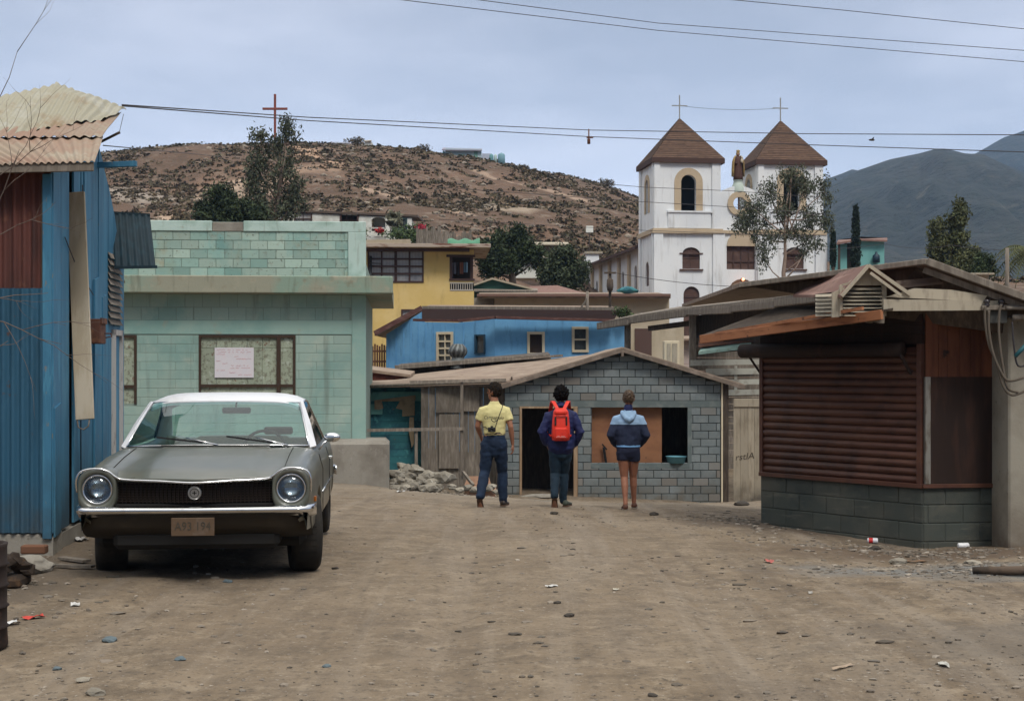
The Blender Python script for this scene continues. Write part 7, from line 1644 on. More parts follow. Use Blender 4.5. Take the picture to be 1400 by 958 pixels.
mb = MB(); Mg = Matrix.Translation((0, yb(.062), .705)) @ Matrix.Rotation(R(90), 4, 'X'); mb.lathe([(0, .008), (.042, .008), (.050, .004), (.050, -.012), (0, -.012)], M=Mg, n=28, smooth=False)
bd_ = part('badge', mb, mat('dull badge metal', (.36, .35, .33), .35, metal=.8), car)
mb = MB(); mb.lathe([(.030, .0085), (.030, .0095), (.034, .0095), (.034, .0085)], M=Mg, n=28); mb.box(-.004, .004, yb(.052), yb(.0535), .690, .720); mb.box(-.016, .016, yb(.052), yb(.0535), .702, .708)
part('badge_mark', mb, M_UNDER, bd_)
# chrome trim line
tp_ = []
for t in range(11): a = R(200-t*11.5); tp_.append((-LX+.150*math.cos(a)*1.0, .045, LZ+.156*math.sin(a)))
q = [(-LX-.146, .07, LZ-.02), (-LX-.150, .055, LZ+.06), (-LX-.125, .05, LZ+.125), (-LX-.06, .045, LZ+.152), (-LX+.03, .045, LZ+.153), (-LX+.09, .05, LZ+.130), (-LX+.130, .055, LZ+.098), (-.52, .06, .808), (-.26, .02, .798), (0, -.012, .786)]
q = q+[(-x, y, z) for x, y, z in reversed(q[:-1])]
def smoothpts(q, k=4):
    q = [Vector(p) for p in q]; out = []
    for i in range(len(q)-1):
        p0, p1, p2, p3 = q[max(i-1, 0)], q[i], q[i+1], q[min(i+2, len(q)-1)]
        for j in range(k): t = j/k; out.append(.5*((2*p1)+(-p0+p2)*t+(2*p0-5*p1+4*p2-p3)*t*t+(-p0+3*p1-3*p2+p3)*t**3))
    out.append(q[-1]); return out
mb = MB(); mb.tube([(p.x, yb(p.y), p.z) for p in smoothpts(q)], .0085, n=8); part('hood_trim', mb, M_CHROMEC, car)
# header between trim and hood edge, valance
mb = MB(); vs = []; N_ = 21
for i in range(N_):
    x = -.62+1.24*i/(N_-1); v = .075*(1-abs(x)/.62); zt = lerp(.812, .800, 1-abs(x)/.62)
    vs += [(x, yb(.083-v), zt+.012), (x, yb(.075-v), zt-.002), (x, yb(.10-v*.8), zt-.022)]
mb.add(vs, [(i*3+j, (i+1)*3+j, (i+1)*3+j+1, i*3+j+1) for i in range(N_-1) for j in range(2)], smooth=True); part('hood_lip', mb, M_PAINT, car, norm=False)
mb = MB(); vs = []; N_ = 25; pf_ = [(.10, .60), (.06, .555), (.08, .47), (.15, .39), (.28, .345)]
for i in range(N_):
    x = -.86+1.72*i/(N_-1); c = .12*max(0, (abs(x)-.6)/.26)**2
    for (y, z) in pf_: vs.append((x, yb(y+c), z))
mb.add(vs, [(i*5+j, (i+1)*5+j, (i+1)*5+j+1, i*5+j+1) for i in range(N_-1) for j in range(4)], smooth=True); part('valance', mb, mat('dusty valance with painted shade', (.035, .026, .016), .8, [dict(col=(.055, .042, .027), scale=3, lo=.45, hi=.65), dict(col=(.010, .008, .006), scale=2, lo=.2, hi=.3, amt=.9, z=(.36, .46))]), car, norm=False)  # darkened in colour for the shade below the bumper, blackest at the bottom
# bumpers
def bumper(yf_, sgn, zoff=0):
    prof = [(.055, .602), (.030, .610), (.000, .606), (-.018, .594), (-.024, .580), (-.020, .568), (.000, .556), (.030, .545), (.055, .530), (.075, .515)]
    N_ = 41; rg = []
    for i in range(N_):
        u = -1+2*i/(N_-1); x = .895*u; c = .03*abs(u)+.20*max(0, (abs(u)-.90)/.10)**1.6*1.0; xx = x if abs(u) < .9 else math.copysign(.895*.9+.0895*math.sin(min(1, (abs(u)-.9)/.1)*math.pi/2)*1.0, u)
        rg.append([Vector((xx, yb(yf_+sgn*(y+c)), z+zoff)) for y, z in prof])
    mb = MB(); mb.rings(rg, closed=True, cap=True); return mb
part('bumper', bumper(.0, 1), M_CHROMEC, car, label='chrome front bumper'); part('bumper', bumper(4.60, -1), M_CHROMEC, car, label='rear bumper')
mb = MB(); mb.box(-.158, .158, yb(-.035), yb(-.028), .395, .530, bev=.003); lp = part('license_plate', mb, mat('orange tan plate', (.10, .062, .036), .7, [dict(col=(.12, .085, .06), scale=14, lo=.5, hi=.65)]), car)
vs, fs_ = text_mesh('A93 194', .088, .0015); mb = MB(); mb.add([(v.x*.88, yb(-.0365)-v.z, .465+v.y) for v in vs], fs_); part('plate_number', mb, mat('worn plate lettering', (.05, .042, .03), .7), lp)
# wheels
def wheel(x, y, steer, sd):
    mb = MB(); w = .120; prof = [(.19, -w+.01), (.235, -w-.004), (.285, -w+.002), (.305, -w+.016), (WR, -w+.034), (WR, w-.034), (.305, w-.016), (.285, w-.002), (.235, w+.004), (.19, w-.01)]
    Mw = Matrix.Translation((x, yb(y), WR)) @ Matrix.Rotation(steer, 4, 'Z') @ Matrix.Rotation(R(90), 4, 'Y')
    mb.lathe(prof, M=Mw, n=40); wh_ = part('wheel', mb, M_TYRE, car)
    mb = MB()
    for k in range(40):
        a = 2*math.pi*k/40
        for (z0, z1) in ((-.068, -.03), (-.022, .022), (.03, .068)):
            vs = []
            for (aa, hh_) in ((a, z0), (a+.11, z0), (a+.11, z1), (a, z1)): vs.append(Mw @ Vector(((WR+.004)*math.cos(aa), (WR+.004)*math.sin(aa), hh_)))
            mb.add(vs, [(0, 1, 2, 3)])
    part('tread', mb, M_TYRE, wh_)
    s_ = 1 if sd > 0 else -1
    mb = MB(); mb.lathe([(.20, s_*.085), (.185, s_*.06), (.17, s_*.05), (.06, s_*.07), (0, s_*.085)], M=Mw, n=28); part('rim', mb, mat('painted rim', (.25, .25, .24), .4, metal=.6), wh_)
for sd in (-1, 1):
    wheel(sd*.765, WHY[0], R(9), sd); wheel(sd*.735, WHY[1], 0, sd)
mb = MB(); mb.box(-.80, .80, yb(.45), yb(4.3), .25, .40, bev=.05); mb.box(-.62, .62, yb(.15), yb(.6), .27, .42, bev=.04); mb.box(-.60, .60, yb(.5), yb(1.4), .3, .8); mb.box(-.58, .58, yb(3.1), yb(4.3), .3, .75); mb.beam((-.7, yb(.9), .30), (.7, yb(.9), .30), .08, .07)
for sd in (-1, 1):
    for wy in WHY: mb.box(sd*.60, sd*.61, yb(wy-.4), yb(wy+.4), .3, .72); mb.box(sd*.60, sd*.84, yb(wy-.38), yb(wy+.38), .71, .72)
part('underbody', mb, M_UNDER, car)
# greenhouse ---------------------------------------------------------
def wsb(x): return Vector((x, yb(1.42+.12*(x/.765)**2), .985-.012*(x/.765)**2))      # windshield base curve
def wst(x): return Vector((x, yb(2.06+.10*(x/.645)**2), 1.345-.02*(x/.645)**2))
N_ = 16
mb = MB(); vs = []
for i in range(N_+1):
    u = -1+2*i/N_; a = wsb(.755*u); b = wst(.635*u)
    for j in range(5): t = j/4; vs.append(a.lerp(b, t)+Vector((0, -.02*math.sin(math.pi*t), .012*math.sin(math.pi*t))))
mb.add(vs, [(i*5+j, (i+1)*5+j, (i+1)*5+j+1, i*5+j+1) for i in range(N_) for j in range(4)], smooth=True)
part('windshield', mb, glass_mat('windshield glass', (.56, .80, .78), .02, .02), car, norm=False)
# chrome surround of windshield
mb = MB(); mb.tube([wsb(.76*(-1+2*i/12)) for i in range(13)], .009, n=6); mb.tube([wst(.645*(-1+2*i/12)) for i in range(13)], .007, n=6)
for sd in (-1, 1): mb.tube([wsb(.765*sd), wsb(.765*sd).lerp(wst(.645*sd), .5)+Vector((0, -.02, .012)), wst(.645*sd)], .007, n=6)
part('windshield_trim', mb, M_CHROMEC, car)
# roof shell
mb = MB(); rg = []; rzs = [(2.04, 1.345), (2.12, 1.378), (2.3, 1.400), (2.6, 1.412), (2.9, 1.402), (3.1, 1.372), (3.22, 1.335)]
for (y, z) in rzs:
    row = []; hw_ = .665 if y < 2.9 else .665-.05*(y-2.9)
    for i in range(17):
        u = -1+2*i/16; yy = y+(.10*u*u if y < 2.2 else 0); row.append(Vector((hw_*math.sin(u*math.pi/2)**1 if False else hw_*u, yb(yy), z-.012*u*u-.055*abs(u)**7)))
    rg.append(row)
bot = [[v-Vector((0, 0, .03)) for v in r] for r in rg]
mb.rings(rg, closed=False, cap=False); mb.rings(bot, closed=False, cap=False)
for a, b in ((rg[0], bot[0]), (rg[-1], bot[-1])): mb.rings([a, b], closed=False, cap=False)
mb.rings([[r[0] for r in rg], [r[0] for r in bot]], closed=False, cap=False); mb.rings([[r[-1] for r in rg], [r[-1] for r in bot]], closed=False, cap=False)
rfp = part('roof', mb, M_VINYL, car, norm=False)
def strip(pts_a, pts_b, th, name, m, parent, **k):
    mb = MB(); pa = [Vector(p) for p in pts_a]; pb = [Vector(p) for p in pts_b]; nrm = (pb[0]-pa[0]).cross(pa[1]-pa[0]).normalized()*th
    mb.rings([[a, b, b+nrm, a+nrm] for a, b in zip(pa, pb)], closed=True, cap=True, smooth=False); return part(name, mb, m, parent, **k)
for sd in (-1, 1):
    a0 = wsb(.765*sd); a1 = wst(.645*sd)
    # A pillar: from windshield edge backward
    b0 = Vector((sd*.815, yb(1.62), .955)); b1 = Vector((sd*.668, yb(2.20), 1.322))
    strip([a0+Vector((0, 0, -.03)), a0.lerp(a1, .5)+Vector((0, -.02, .01)), a1], [b0, b0.lerp(b1, .5)+Vector((sd*.006, -.008, .006)), b1], .02*sd, 'windshield_pillar', M_VINYL, car)
    # door frame dark rubber / chrome strip and side glass
    top_ = [b1+Vector((sd*.002, 0, 0)), Vector((sd*.672, yb(2.6), 1.335)), Vector((sd*.668, yb(2.95), 1.318))]
    bot_ = [b0, Vector((sd*.812, yb(2.5), .95)), Vector((sd*.810, yb(3.25), .96))]
    mb = MB(); mb.tube([b0]+top_+[bot_[2]], .010, n=6); part('window_trim', mb, M_CHROMEC, car)
    mb = MB(); vs = []
    for i in range(3): vs += [bot_[i], top_[i]]
    mb.add(vs, [(0, 2, 3, 1), (2, 4, 5, 3)], smooth=True); part('side_window', mb, glass_mat('side glass', (.22, .28, .27), .14, .03), car, norm=False)
    # rear pillar
    strip([top_[2], Vector((sd*.742, yb(3.10), 1.15)), bot_[2]], [Vector((sd*.655, yb(3.22), 1.32)), Vector((sd*.70, yb(3.50), 1.14)), Vector((sd*.735, yb(3.80), .955))], .02*sd, 'rear_pillar', M_VINYL, car)
mb = MB(); vs = []
for i in range(N_+1):
    u = -1+2*i/N_; a = Vector((.70*u, yb(3.78-.05*u*u), .955)); b = Vector((.60*u, yb(3.22-.03*u*u), 1.342-.02*u*u))
    for j in range(4): vs.append(a.lerp(b, j/3)+Vector((0, 0, .02*math.sin(math.pi*j/3))))
mb.add(vs, [(i*4+j, (i+1)*4+j, (i+1)*4+j+1, i*4+j+1) for i in range(N_) for j in range(3)], smooth=True)
part('rear_window', mb, glass_mat('rear glass', (.85, .95, .93), .03, .03), car, norm=False)
# interior
M_INTR = mat('dark teal interior', (.02, .035, .035), .7)
mb = MB(); mb.box(-.70, .70, yb(1.5), yb(1.72), .70, .93, bev=.04); part('dashboard', mb, M_INTR, car)
mb = MB(); mb.box(-.66, .66, yb(2.35), yb(2.52), .45, .90, bev=.05); mb.box(-.66, .66, yb(2.0), yb(2.40), .42, .56, bev=.05); part('front_seat', mb, M_INTR, car)
mb = MB(); mb.box(-.64, .64, yb(3.25), yb(3.42), .45, .90, bev=.05); part('rear_seat', mb, M_INTR, car)
mb = MB(); pts = []; sc_ = Vector((.36, yb(1.86), .915)); 
for i in range(25): a = 2*math.pi*i/24; pts.append(sc_+Vector((.19*math.cos(a), .07*math.sin(a), .17*math.sin(a)))) 
mb.tube(pts, .013, n=6, cap=False); mb.tube([pts[0], sc_, pts[12]], .010, n=5); part('steering_wheel', mb, M_BLACK, car)
mb = MB(); mb.box(-.02, .23, yb(1.98), yb(2.01), 1.235, 1.29, bev=.012); mb.tube([(.10, yb(2.0), 1.29), (.10, yb(2.06), 1.34)], .008, n=6); part('rear_view_mirror', mb, M_BLACK, car)
mb = MB(); mb.box(.22, .50, yb(3.42), yb(3.46), .98, 1.055, bev=.015); part('parcel_item', mb, M_BLACK, car)
# wipers
for (x0, x1, z0, z1) in ((.02, -.50, .99, 1.055), (.60, .08, .985, 1.06)):
    a = Vector((x0, yb(1.36), z0)); mid = Vector((lerp(x0, x1, .52), yb(1.40), lerp(z0, z1, .75)+.012)); e = Vector((x1, yb(1.43), z1))
    mb = MB(); mb.tube([a, mid], [.008, .005], n=6); wp = part('wiper', mb, M_CHROMEC, car)
    mb = MB(); mb.beam(Vector((lerp(x0, x1, .25), yb(1.38), lerp(z0, z1, .15)+.012)), e, .008, .014); part('wiper_blade', mb, M_BLACK, wp)
# cowl vent, hood seams, door seam, mirror, handle, side trim
mb = MB(); mb.tube([(-.55, yb(1.335), .984), (0, yb(1.315), .9885), (.55, yb(1.335), .984)], .004, n=5); mb.box(-.45, .45, yb(1.35), yb(1.38), .984, .990); part('cowl_vent', mb, M_UNDER, car)
for sd in (-1, 1):
    pts = []
    for k in range(14):
        y = .14+.0913*k; s = section(y); pts.append((sd*.648, yb(y), lerp(s[6][1], s[7][1], .4)+.004))
    mb = MB(); mb.tube(pts, .0035, n=5); part('hood_seam', mb, M_UNDER, car)
    for yy in (1.55, 2.72):
        pts = [(sd*(tab(yy, T_w)+.004-(.0 if z < .78 else (z-.78)*.28)), yb(yy), z) for z in (.36, .5, .6, .7, .78, .85, .90)]
        mb = MB(); mb.tube(pts, .003, n=5); part('door_seam', mb, M_UNDER, car)
    mb = MB(); mb.tube([(sd*(tab(y, T_w)+.010), yb(y), .60) for y in (1.35, 1.8, 2.3, 2.8, 3.1)], .008, n=6); part('side_trim', mb, M_CHROMEC, car)
    mb = MB(); mb.box(sd*.886, sd*.925, yb(2.50), yb(2.62), .80, .825, bev=.008); part('door_handle', mb, M_CHROMEC, car)
    mb = MB(); mb.box(sd*.868, sd*.885, yb(.42), yb(.50), .60, .64, bev=.004); part('side_marker', mb, mat('amber lens', (.30, .09, .01), .3), car)
mb = MB(); Mm = Matrix.Translation((.955, yb(1.70), 1.035)) @ Matrix.Rotation(R(-8), 4, 'Z') @ Matrix.Rotation(R(90), 4, 'X')
mb.lathe([(0, .035), (.03, .034), (.052, .02), (.058, 0), (.056, -.02), (0, -.022)], M=Mm @ Matrix.Diagonal((1.25, .72, 1, 1)), n=22); mr_ = part('wing_mirror', mb, M_CHROMEC, car)
mb = MB(); mb.tube([(.845, yb(1.66), .93), (.88, yb(1.68), .985), (.94, yb(1.70), 1.03)], .008, n=6); part('mirror_arm', mb, M_CHROMEC, mr_)
# ================================================================ people
def skinmat(n, c):
    m = mat(n, c, .6, [dict(col=(c[0]*.85, c[1]*.78, c[2]*.75), scale=9, lo=.45, hi=.65)], spec=.3); m.node_tree.nodes['Principled BSDF'].inputs['Subsurface Weight'].default_value = .05; return m
def ell(c, rx, ry, ax, side, n=18):
    """ring round direction ax with half widths rx along side, ry across"""
    ax = Vector(ax).normalized(); s = (Vector(side)-ax*Vector(side).dot(ax)).normalized(); f = ax.cross(s)
    return [Vector(c)+s*rx*math.cos(2*math.pi*i/n)+f*ry*math.sin(2*math.pi*i/n) for i in range(n)]
def loft(mb, secs, side=(1, 0, 0), n=18, dome=True):
    """secs: list of (center, rx, ry); a closed tube with domed ends"""
    C = [Vector(s[0]) for s in secs]; rg = []
    for i, s in enumerate(secs):
        ax = (C[min(i+1, len(C)-1)]-C[max(i-1, 0)]); rg.append(ell(C[i], s[1], s[2], ax, side, n))
    if dome:
        a0 = (C[0]-C[1]).normalized(); a1 = (C[-1]-C[-2]).normalized(); r0 = min(secs[0][1:]); r1 = min(secs[-1][1:])
        rg = [ell(C[0]+a0*r0*.8, secs[0][1]*.45, secs[0][2]*.45, -a0, side, n), ell(C[0]+a0*r0*.45, secs[0][1]*.85, secs[0][2]*.85, -a0, side, n)]+rg+[ell(C[-1]+a1*r1*.45, secs[-1][1]*.85, secs[-1][2]*.85, a1, side, n), ell(C[-1]+a1*r1*.8, secs[-1][1]*.45, secs[-1][2]*.45, a1, side, n)]
    mb.rings(rg)
def limb(mb, joints, side=(1, 0, 0)):
    loft(mb, [(j[0], j[1], j[2] if len(j) > 2 else j[1]) for j in joints], side)
def head(mb, c, turn, s=1.0, pitch=0):
    """head with face; faces local +y rotated by turn"""
    M = Matrix.Translation(c) @ Matrix.Rotation(turn, 4, 'Z') @ Matrix.Rotation(pitch, 4, 'X') @ Matrix.Scale(s, 4)
    mb.lump((0, 0, 0), 1, 1, 1, rough=0, sub=3, M=M @ Matrix.Translation((0, -.008, .02)) @ Matrix.Diagonal((.077, .095, .105, 1)))
    mb.lump((0, 0, 0), 1, 1, 1, rough=0, sub=2, M=M @ Matrix.Translation((0, .032, -.055)) @ Matrix.Diagonal((.056, .060, .062, 1)))
    mb.lump((0, 0, 0), 1, 1, 1, rough=0, sub=2, M=M @ Matrix.Translation((0, .066, -.098)) @ Matrix.Diagonal((.026, .022, .018, 1)))   # chin
    loft(mb, [(M @ Vector((0, .086, .028)), .010, .010), (M @ Vector((0, .102, -.005)), .012, .012), (M @ Vector((0, .108, -.022)), .016, .011)])   # nose
    loft(mb, [(M @ Vector((-.045, .078, .036)), .010, .009), (M @ Vector((0, .092, .040)), .012, .010), (M @ Vector((.045, .078, .036)), .010, .009)], side=(0, 1, 0))  # brow
    loft(mb, [(M @ Vector((-.020, .084, -.055)), .006, .006), (M @ Vector((0, .092, -.053)), .008, .008), (M @ Vector((.020, .084, -.055)), .006, .006)], side=(0, 0, 1))  # lips
    for sd in (-1, 1):
        mb.lump((0, 0, 0), 1, 1, 1, rough=0, sub=2, M=M @ Matrix.Translation((sd*.082, -.008, -.002)) @ Matrix.Rotation(R(12*sd), 4, 'Z') @ Matrix.Diagonal((.011, .021, .033, 1)))
    return M
def eyes(par, M):
    for sd in (-1, 1):
        mb = MB(); mb.lump((0, 0, 0), 1, 1, 1, rough=0, sub=2, M=M @ Matrix.Translation((sd*.031, .082, .012)) @ Matrix.Diagonal((.012, .008, .007, 1))); part('eye', mb, mat('dark eye', (.03, .02, .015), .3), par)
def hand(mb, w, d, out, s=1.0, curl=.5):
    """w wrist, d direction of the hand, out = direction of the palm side"""
    d = Vector(d).normalized(); o = (Vector(out)-d*Vector(out).dot(d)).normalized(); a = d.cross(o)   # a across the palm
    w = Vector(w)
    loft(mb, [(w, .026*s, .020*s), (w+d*.03*s, .034*s, .017*s), (w+d*.07*s, .042*s, .015*s), (w+d*.095*s, .041*s, .013*s)], side=a)
    for k, (off, ln) in enumerate(((-.031, .070), (-.011, .080), (.010, .076), (.030, .060))):
        b = w+d*.092*s+a*off*s; p1 = b+(d*.5+o*.12*curl*2).normalized()*ln*.45*s; p2 = p1+(d*.35+o*.55*curl*2).normalized()*ln*.33*s; p3 = p2+(d*.15+o*.8*curl*2).normalized()*ln*.25*s
        loft(mb, [(b-d*.02*s, .0088*s, .0088*s), (p1, .0082*s, .0082*s), (p2, .0076*s, .0076*s), (p3, .0066*s, .0066*s)], side=a, n=8)
    b = w+d*.03*s-a*.030*s; p1 = b+(d*.6-a*.55+o*.25).normalized()*.038*s; p2 = p1+(d*.8-a*.1+o*.35).normalized()*.032*s
    loft(mb, [(b, .0120*s, .0120*s), (p1, .0098*s, .0098*s), (p2, .0078*s, .0078*s)], side=a, n=8)
def cloth(name, mb, m, par, vox=.012, sm_=3, wr=.0):
    o = part(name, mb, m, par); remesh(o, vox, sm_)
    if wr:
        for v in o.data.vertices:
            nz_ = noise.noise(Vector((v.co.x*9, v.co.y*9, v.co.z*16)))*wr+noise.noise(Vector((v.co.x*26, v.co.y*26, v.co.z*34)))*wr*.4; v.co += v.normal*nz_
    return o
def hair(name, c, turn, s, m, par, fluff=.012, seed=1, low=-.06, rad=(.088, .102, .112), fringe=.06):
    mb = MB(); bm = bmesh.new(); bmesh.ops.create_icosphere(bm, subdivisions=5, radius=1)
    M = Matrix.Translation(c) @ Matrix.Rotation(turn, 4, 'Z') @ Matrix.Scale(s, 4)
    vs = []
    for v in bm.verts:
        q = Vector((v.co.x*rad[0], v.co.y*rad[1]-.010, v.co.z*rad[2]+.024))
        # recede from the face: pull the front lower part inward
        f = sm((q.y-.01)/.05)*sm((fringe-q.z)/.04); low_ = sm((low-q.z+.01)/.03); side_ = sm((abs(q.x)-.06)/.015)*sm((.0-q.z)/.03)*sm((q.y+.03)/.02)
        k = 1-max(f, low_, side_)*.42
        nz_ = noise.noise(v.co*5+Vector((seed, 0, 0)))*fluff+noise.noise(Vector((v.co.x*14, v.co.y*14, v.co.z*5+seed)))*fluff*.55
        q = q*k+v.co*nz_*k; vs.append(M @ q)
    mb.add(vs, [tuple(v.index for v in f.verts) for f in bm.faces], smooth=True); bm.free()
    return part(name, mb, m, par, norm=False)
M_HAIR = mat('dark brown hair', (.010, .007, .005), .8, [dict(col=(.018, .012, .008), scale=30, lo=.5, hi=.65, stretch=(1, 1, .3))], spec=.12); M_HAIRL = mat('sandy brown hair', (.05, .03, .018), .6, [dict(col=(.11, .07, .042), scale=25, lo=.5, hi=.62, stretch=(1, 1, .3))], spec=.3)
M_DENIM = mat('dark blue denim', (.006, .016, .040), .85, [dict(col=(.010, .026, .062), scale=3, lo=.48, hi=.66), dict(col=(.008, .018, .04), scale=9, lo=.55, hi=.7, amt=.5)], bump=BMP(300, .2, .001))
M_DENIM2 = mat('blue green denim', (.006, .019, .034), .85, [dict(col=(.013, .036, .065), scale=3, lo=.48, hi=.66)], bump=BMP(300, .2, .001))
SKIN1 = skinmat('tanned skin', (.30, .14, .085)); SKIN3 = skinmat('suntanned legs', (.29, .13, .08))
M_SHOE = mat('dark leather shoe', (.03, .02, .015), .5); M_SOLE = mat('brown sole', (.09, .05, .03), .7)
def shoe(par, heel, toe_dir, up, L_=.28, m=M_SHOE, w=.048, name='shoe', sole=M_SOLE):
    """heel point on the ground line, direction to toes and up vector"""
    d = Vector(toe_dir).normalized(); u = Vector(up); u = (u-d*u.dot(d)).normalized(); sd = d.cross(u); h = Vector(heel)
    mb = MB(); rg = []
    for (t, ww, hh) in ((0, .6, .045), (.03, .8, .075), (.12, .82, .085), (.25, .80, .078), (.45, .88, .060), (.7, 1.0, .045), (.88, .9, .036), (.98, .55, .026), (1.0, .3, .018)):
        c = h+d*L_*t; rg.append([c+sd*w*ww*math.cos(a)+u*(hh/2+.012+(hh/2)*math.sin(a)) for a in [2*math.pi*i/14 for i in range(14)]])
    mb.rings(rg); o = part(name, mb, m, par)
    mb = MB(); rg = []
    for (t, ww) in ((-.01, .5), (.04, .85), (.25, .85), (.5, .9), (.75, 1.05), (.93, .8), (1.02, .3)):
        c = h+d*L_*t; rg.append([c+sd*w*ww*x+u*z for x, z in ((-1, 0), (1, 0), (1, .02), (-1, .02))])
    mb.rings(rg, smooth=False); part('sole', mb, sole, o); return o
def legs(mb, hipz, L, Rr, fat=1.0, infl=0, cuff=None):
    for J in (L, Rr):
        hip, knee, ankle = (Vector(j) for j in J); i = infl
        c1 = hip.lerp(knee, .45); c2 = knee.lerp(ankle, .33)+Vector((0, -.012, 0))
        secs = [(hip, .090*fat+i, .098*fat+i), (c1, .080*fat+i, .088*fat+i), (knee, .055*fat+i*1.3, .060*fat+i*1.3), (c2, .052*fat+i*1.6, .058*fat+i*1.6)]
        if cuff: secs += [(ankle, cuff, cuff*1.1)]
        else: secs += [(knee.lerp(ankle, .75), .036*fat, .040*fat), (ankle, .032*fat, .038*fat)]
        loft(mb, secs)
def foot(mb, ankle, d, s=1.0):
    a = Vector(ankle); d = Vector(d).normalized(); loft(mb, [(a+Vector((0, 0, .0)), .032*s, .036*s), (a+d*.05-Vector((0, 0, .03)), .036*s, .032*s), (a+d*.12-Vector((0, 0, .052)), .042*s, .022*s), (a+d*.17-Vector((0, 0, .062)), .038*s, .014*s)])

# ---------------------------------------------------------------- man in the yellow shirt
p = P(676, 693, 20.5); g = gz(p.x, 20.5)+.012
man = thing('person', 'man in pale yellow T-shirt and blue jeans walking away, head turned left, leftmost walker', 'person', (p.x-.0, 20.5, g), group=None)
hL = (-.095, 0, .90); kL = (-.140, .03, .50); aL = (-.200, -.24, .17)      # trailing left leg, heel up
hR = (.085, 0, .90); kR = (.110, .12, .49); aR = (.125, .12, .085)
sL = (-.172, 0, 1.385); eL_ = (-.245, .02, 1.16); wL = (-.20, .20, 1.0)
sR = (.172, 0, 1.385); eR_ = (.235, -.05, 1.15); wR = (.262, .03, .90)
mb = MB()
loft(mb, [((0, 0, .86), .13, .10), ((0, 0, .95), .160, .112), ((0, 0, 1.08), .138, .098), ((0, 0, 1.24), .160, .108), ((0, -.005, 1.36), .168, .102), ((0, -.005, 1.42), .140, .080), ((0, 0, 1.46), .085, .064), ((0, 0, 1.50), .060, .060), ((0, .01, 1.57), .055, .058)])
legs(mb, .9, (hL, kL, aL), (hR, kR, aR)); foot(mb, aL, (.02, .5, -.9)); foot(mb, aR, (.1, 1, 0))
for s_, e_, w_ in ((sL, eL_, wL), (sR, eR_, wR)):
    s_, e_, w_ = map(Vector, (s_, e_, w_)); loft(mb, [(s_+Vector((0, 0, .0)), .052, .055), (s_.lerp(e_, .5), .044, .047), (e_, .038, .040), (e_.lerp(w_, .3), .040, .040), (w_, .024, .028)])
hand(mb, wR, (Vector(wR)-Vector(eR_))+Vector((.0, -.02, -.1)), (-1, .15, 0), curl=.45); hand(mb, wL, Vector(wL)-Vector(eL_), (1, 0, -.2), curl=.6)
hc = Vector((-.004, .018, 1.655)); Mh = head(mb, hc, R(62))
b_ = part('body', mb, SKIN1, man); remesh(b_, .0065, 2); eyes(man, Mh)
hair('hair', hc, R(62), 1.0, M_HAIR, man, fluff=.014, seed=2, low=-.085, rad=(.094, .108, .120))
mb = MB()
loft(mb, [((0, 0, 1.055), .160, .118), ((0, 0, 1.12), .160, .118), ((0, 0, 1.24), .178, .122), ((0, -.005, 1.36), .182, .116), ((0, -.005, 1.42), .155, .095), ((0, 0, 1.46), .105, .082), ((0, 0, 1.485), .078, .072)])
for s_, e_ in ((sL, eL_), (sR, eR_)):
    s_, e_ = Vector(s_), Vector(e_); loft(mb, [(Vector((s_.x*.55, s_.y, s_.z+.030)), .050, .055), (s_, .066, .066), (s_.lerp(e_, .35), .067, .064), (s_.lerp(e_, .62), .069, .062)], dome=False)
M_YSHIRT = mat('pale yellow cotton', (.62, .56, .27), .85, [dict(col=(.52, .46, .21), scale=7, lo=.5, hi=.66)])
shirt = cloth('t_shirt', mb, M_YSHIRT, man, .011, 2, .008)
bvh = BVHTree.FromObject(shirt, bpy.context.evaluated_depsgraph_get()) if False else BVHTree.FromPolygons([v.co.copy() for v in shirt.data.vertices], [tuple(p_.vertices) for p_ in shirt.data.polygons])
def onback(x, z, off=.003):
    h = bvh.ray_cast(Vector((x, -1, z)), Vector((0, 1, 0))); return (x, (h[0].y if h[0] else -.11)-off, z)
vs, fs_ = text_mesh('Campagnolo', .075, .0, .3); mb = MB(); mb.add([onback(v.x*.76-.012, 1.285+v.y-v.x*.02) for v in vs], fs_)
pr_ = part('shirt_lettering', mb, mat('dark print', (.012, .016, .02), .8), shirt, norm=False)
mb = MB(); n = 16
mb.add([onback(.0+r_*math.cos(a), 1.262+r_*.8*math.sin(a), .0026) for r_ in (.036, .044) for a in [math.pi+math.pi*i/n for i in range(n+1)]], [(i, i+1, n+1+i+1, n+1+i) for i in range(n)])
mb.add([onback(x, 1.233+.35*abs(x-.0)-.012*k, .0026) for k in (0, 1) for x in [-.035+.07*i/8 for i in range(9)]], [(i, i+1, 9+i+1, 9+i) for i in range(8)])
part('shirt_emblem', mb, mat('dark print', (.012, .016, .02), .8), shirt, norm=False)
mb = MB(); loft(mb, [((0, 0, .80), .12, .11), ((0, -.005, .88), .168, .128), ((0, -.006, .95), .172, .128), ((0, 0, 1.02), .152, .112), ((0, 0, 1.065), .149, .108)])
legs(mb, .9, (hL, kL, aL), (hR, kR, aR), infl=.016, cuff=.062)
jeans = cloth('jeans', mb, M_DENIM, man, .011, 2, .011)
mb = MB(); mb.rings([ell((0, 0, z), .156, .115, (0, 0, 1), (1, 0, 0), 28) for z in (1.045, 1.075)], cap=False); part('belt', mb, M_SHOE, man)
mb = MB(); mb.box(.035, .10, -.117, -.112, 1.045, 1.06); part('belt_label', mb, mat('tan leather patch', (.32, .26, .18), .7), man)
shoe(man, (-.205, -.235, .07), (.06, .62, -.60+.55), (0, -.45, 1)) if False else shoe(man, Vector(aL)+Vector((-.01, -.035, -.04)), (.08, .50, -.72), (0, .9, .5), L_=.27)
shoe(man, (.112, .05, 0), (.25, 1, 0), (0, 0, 1), L_=.28)
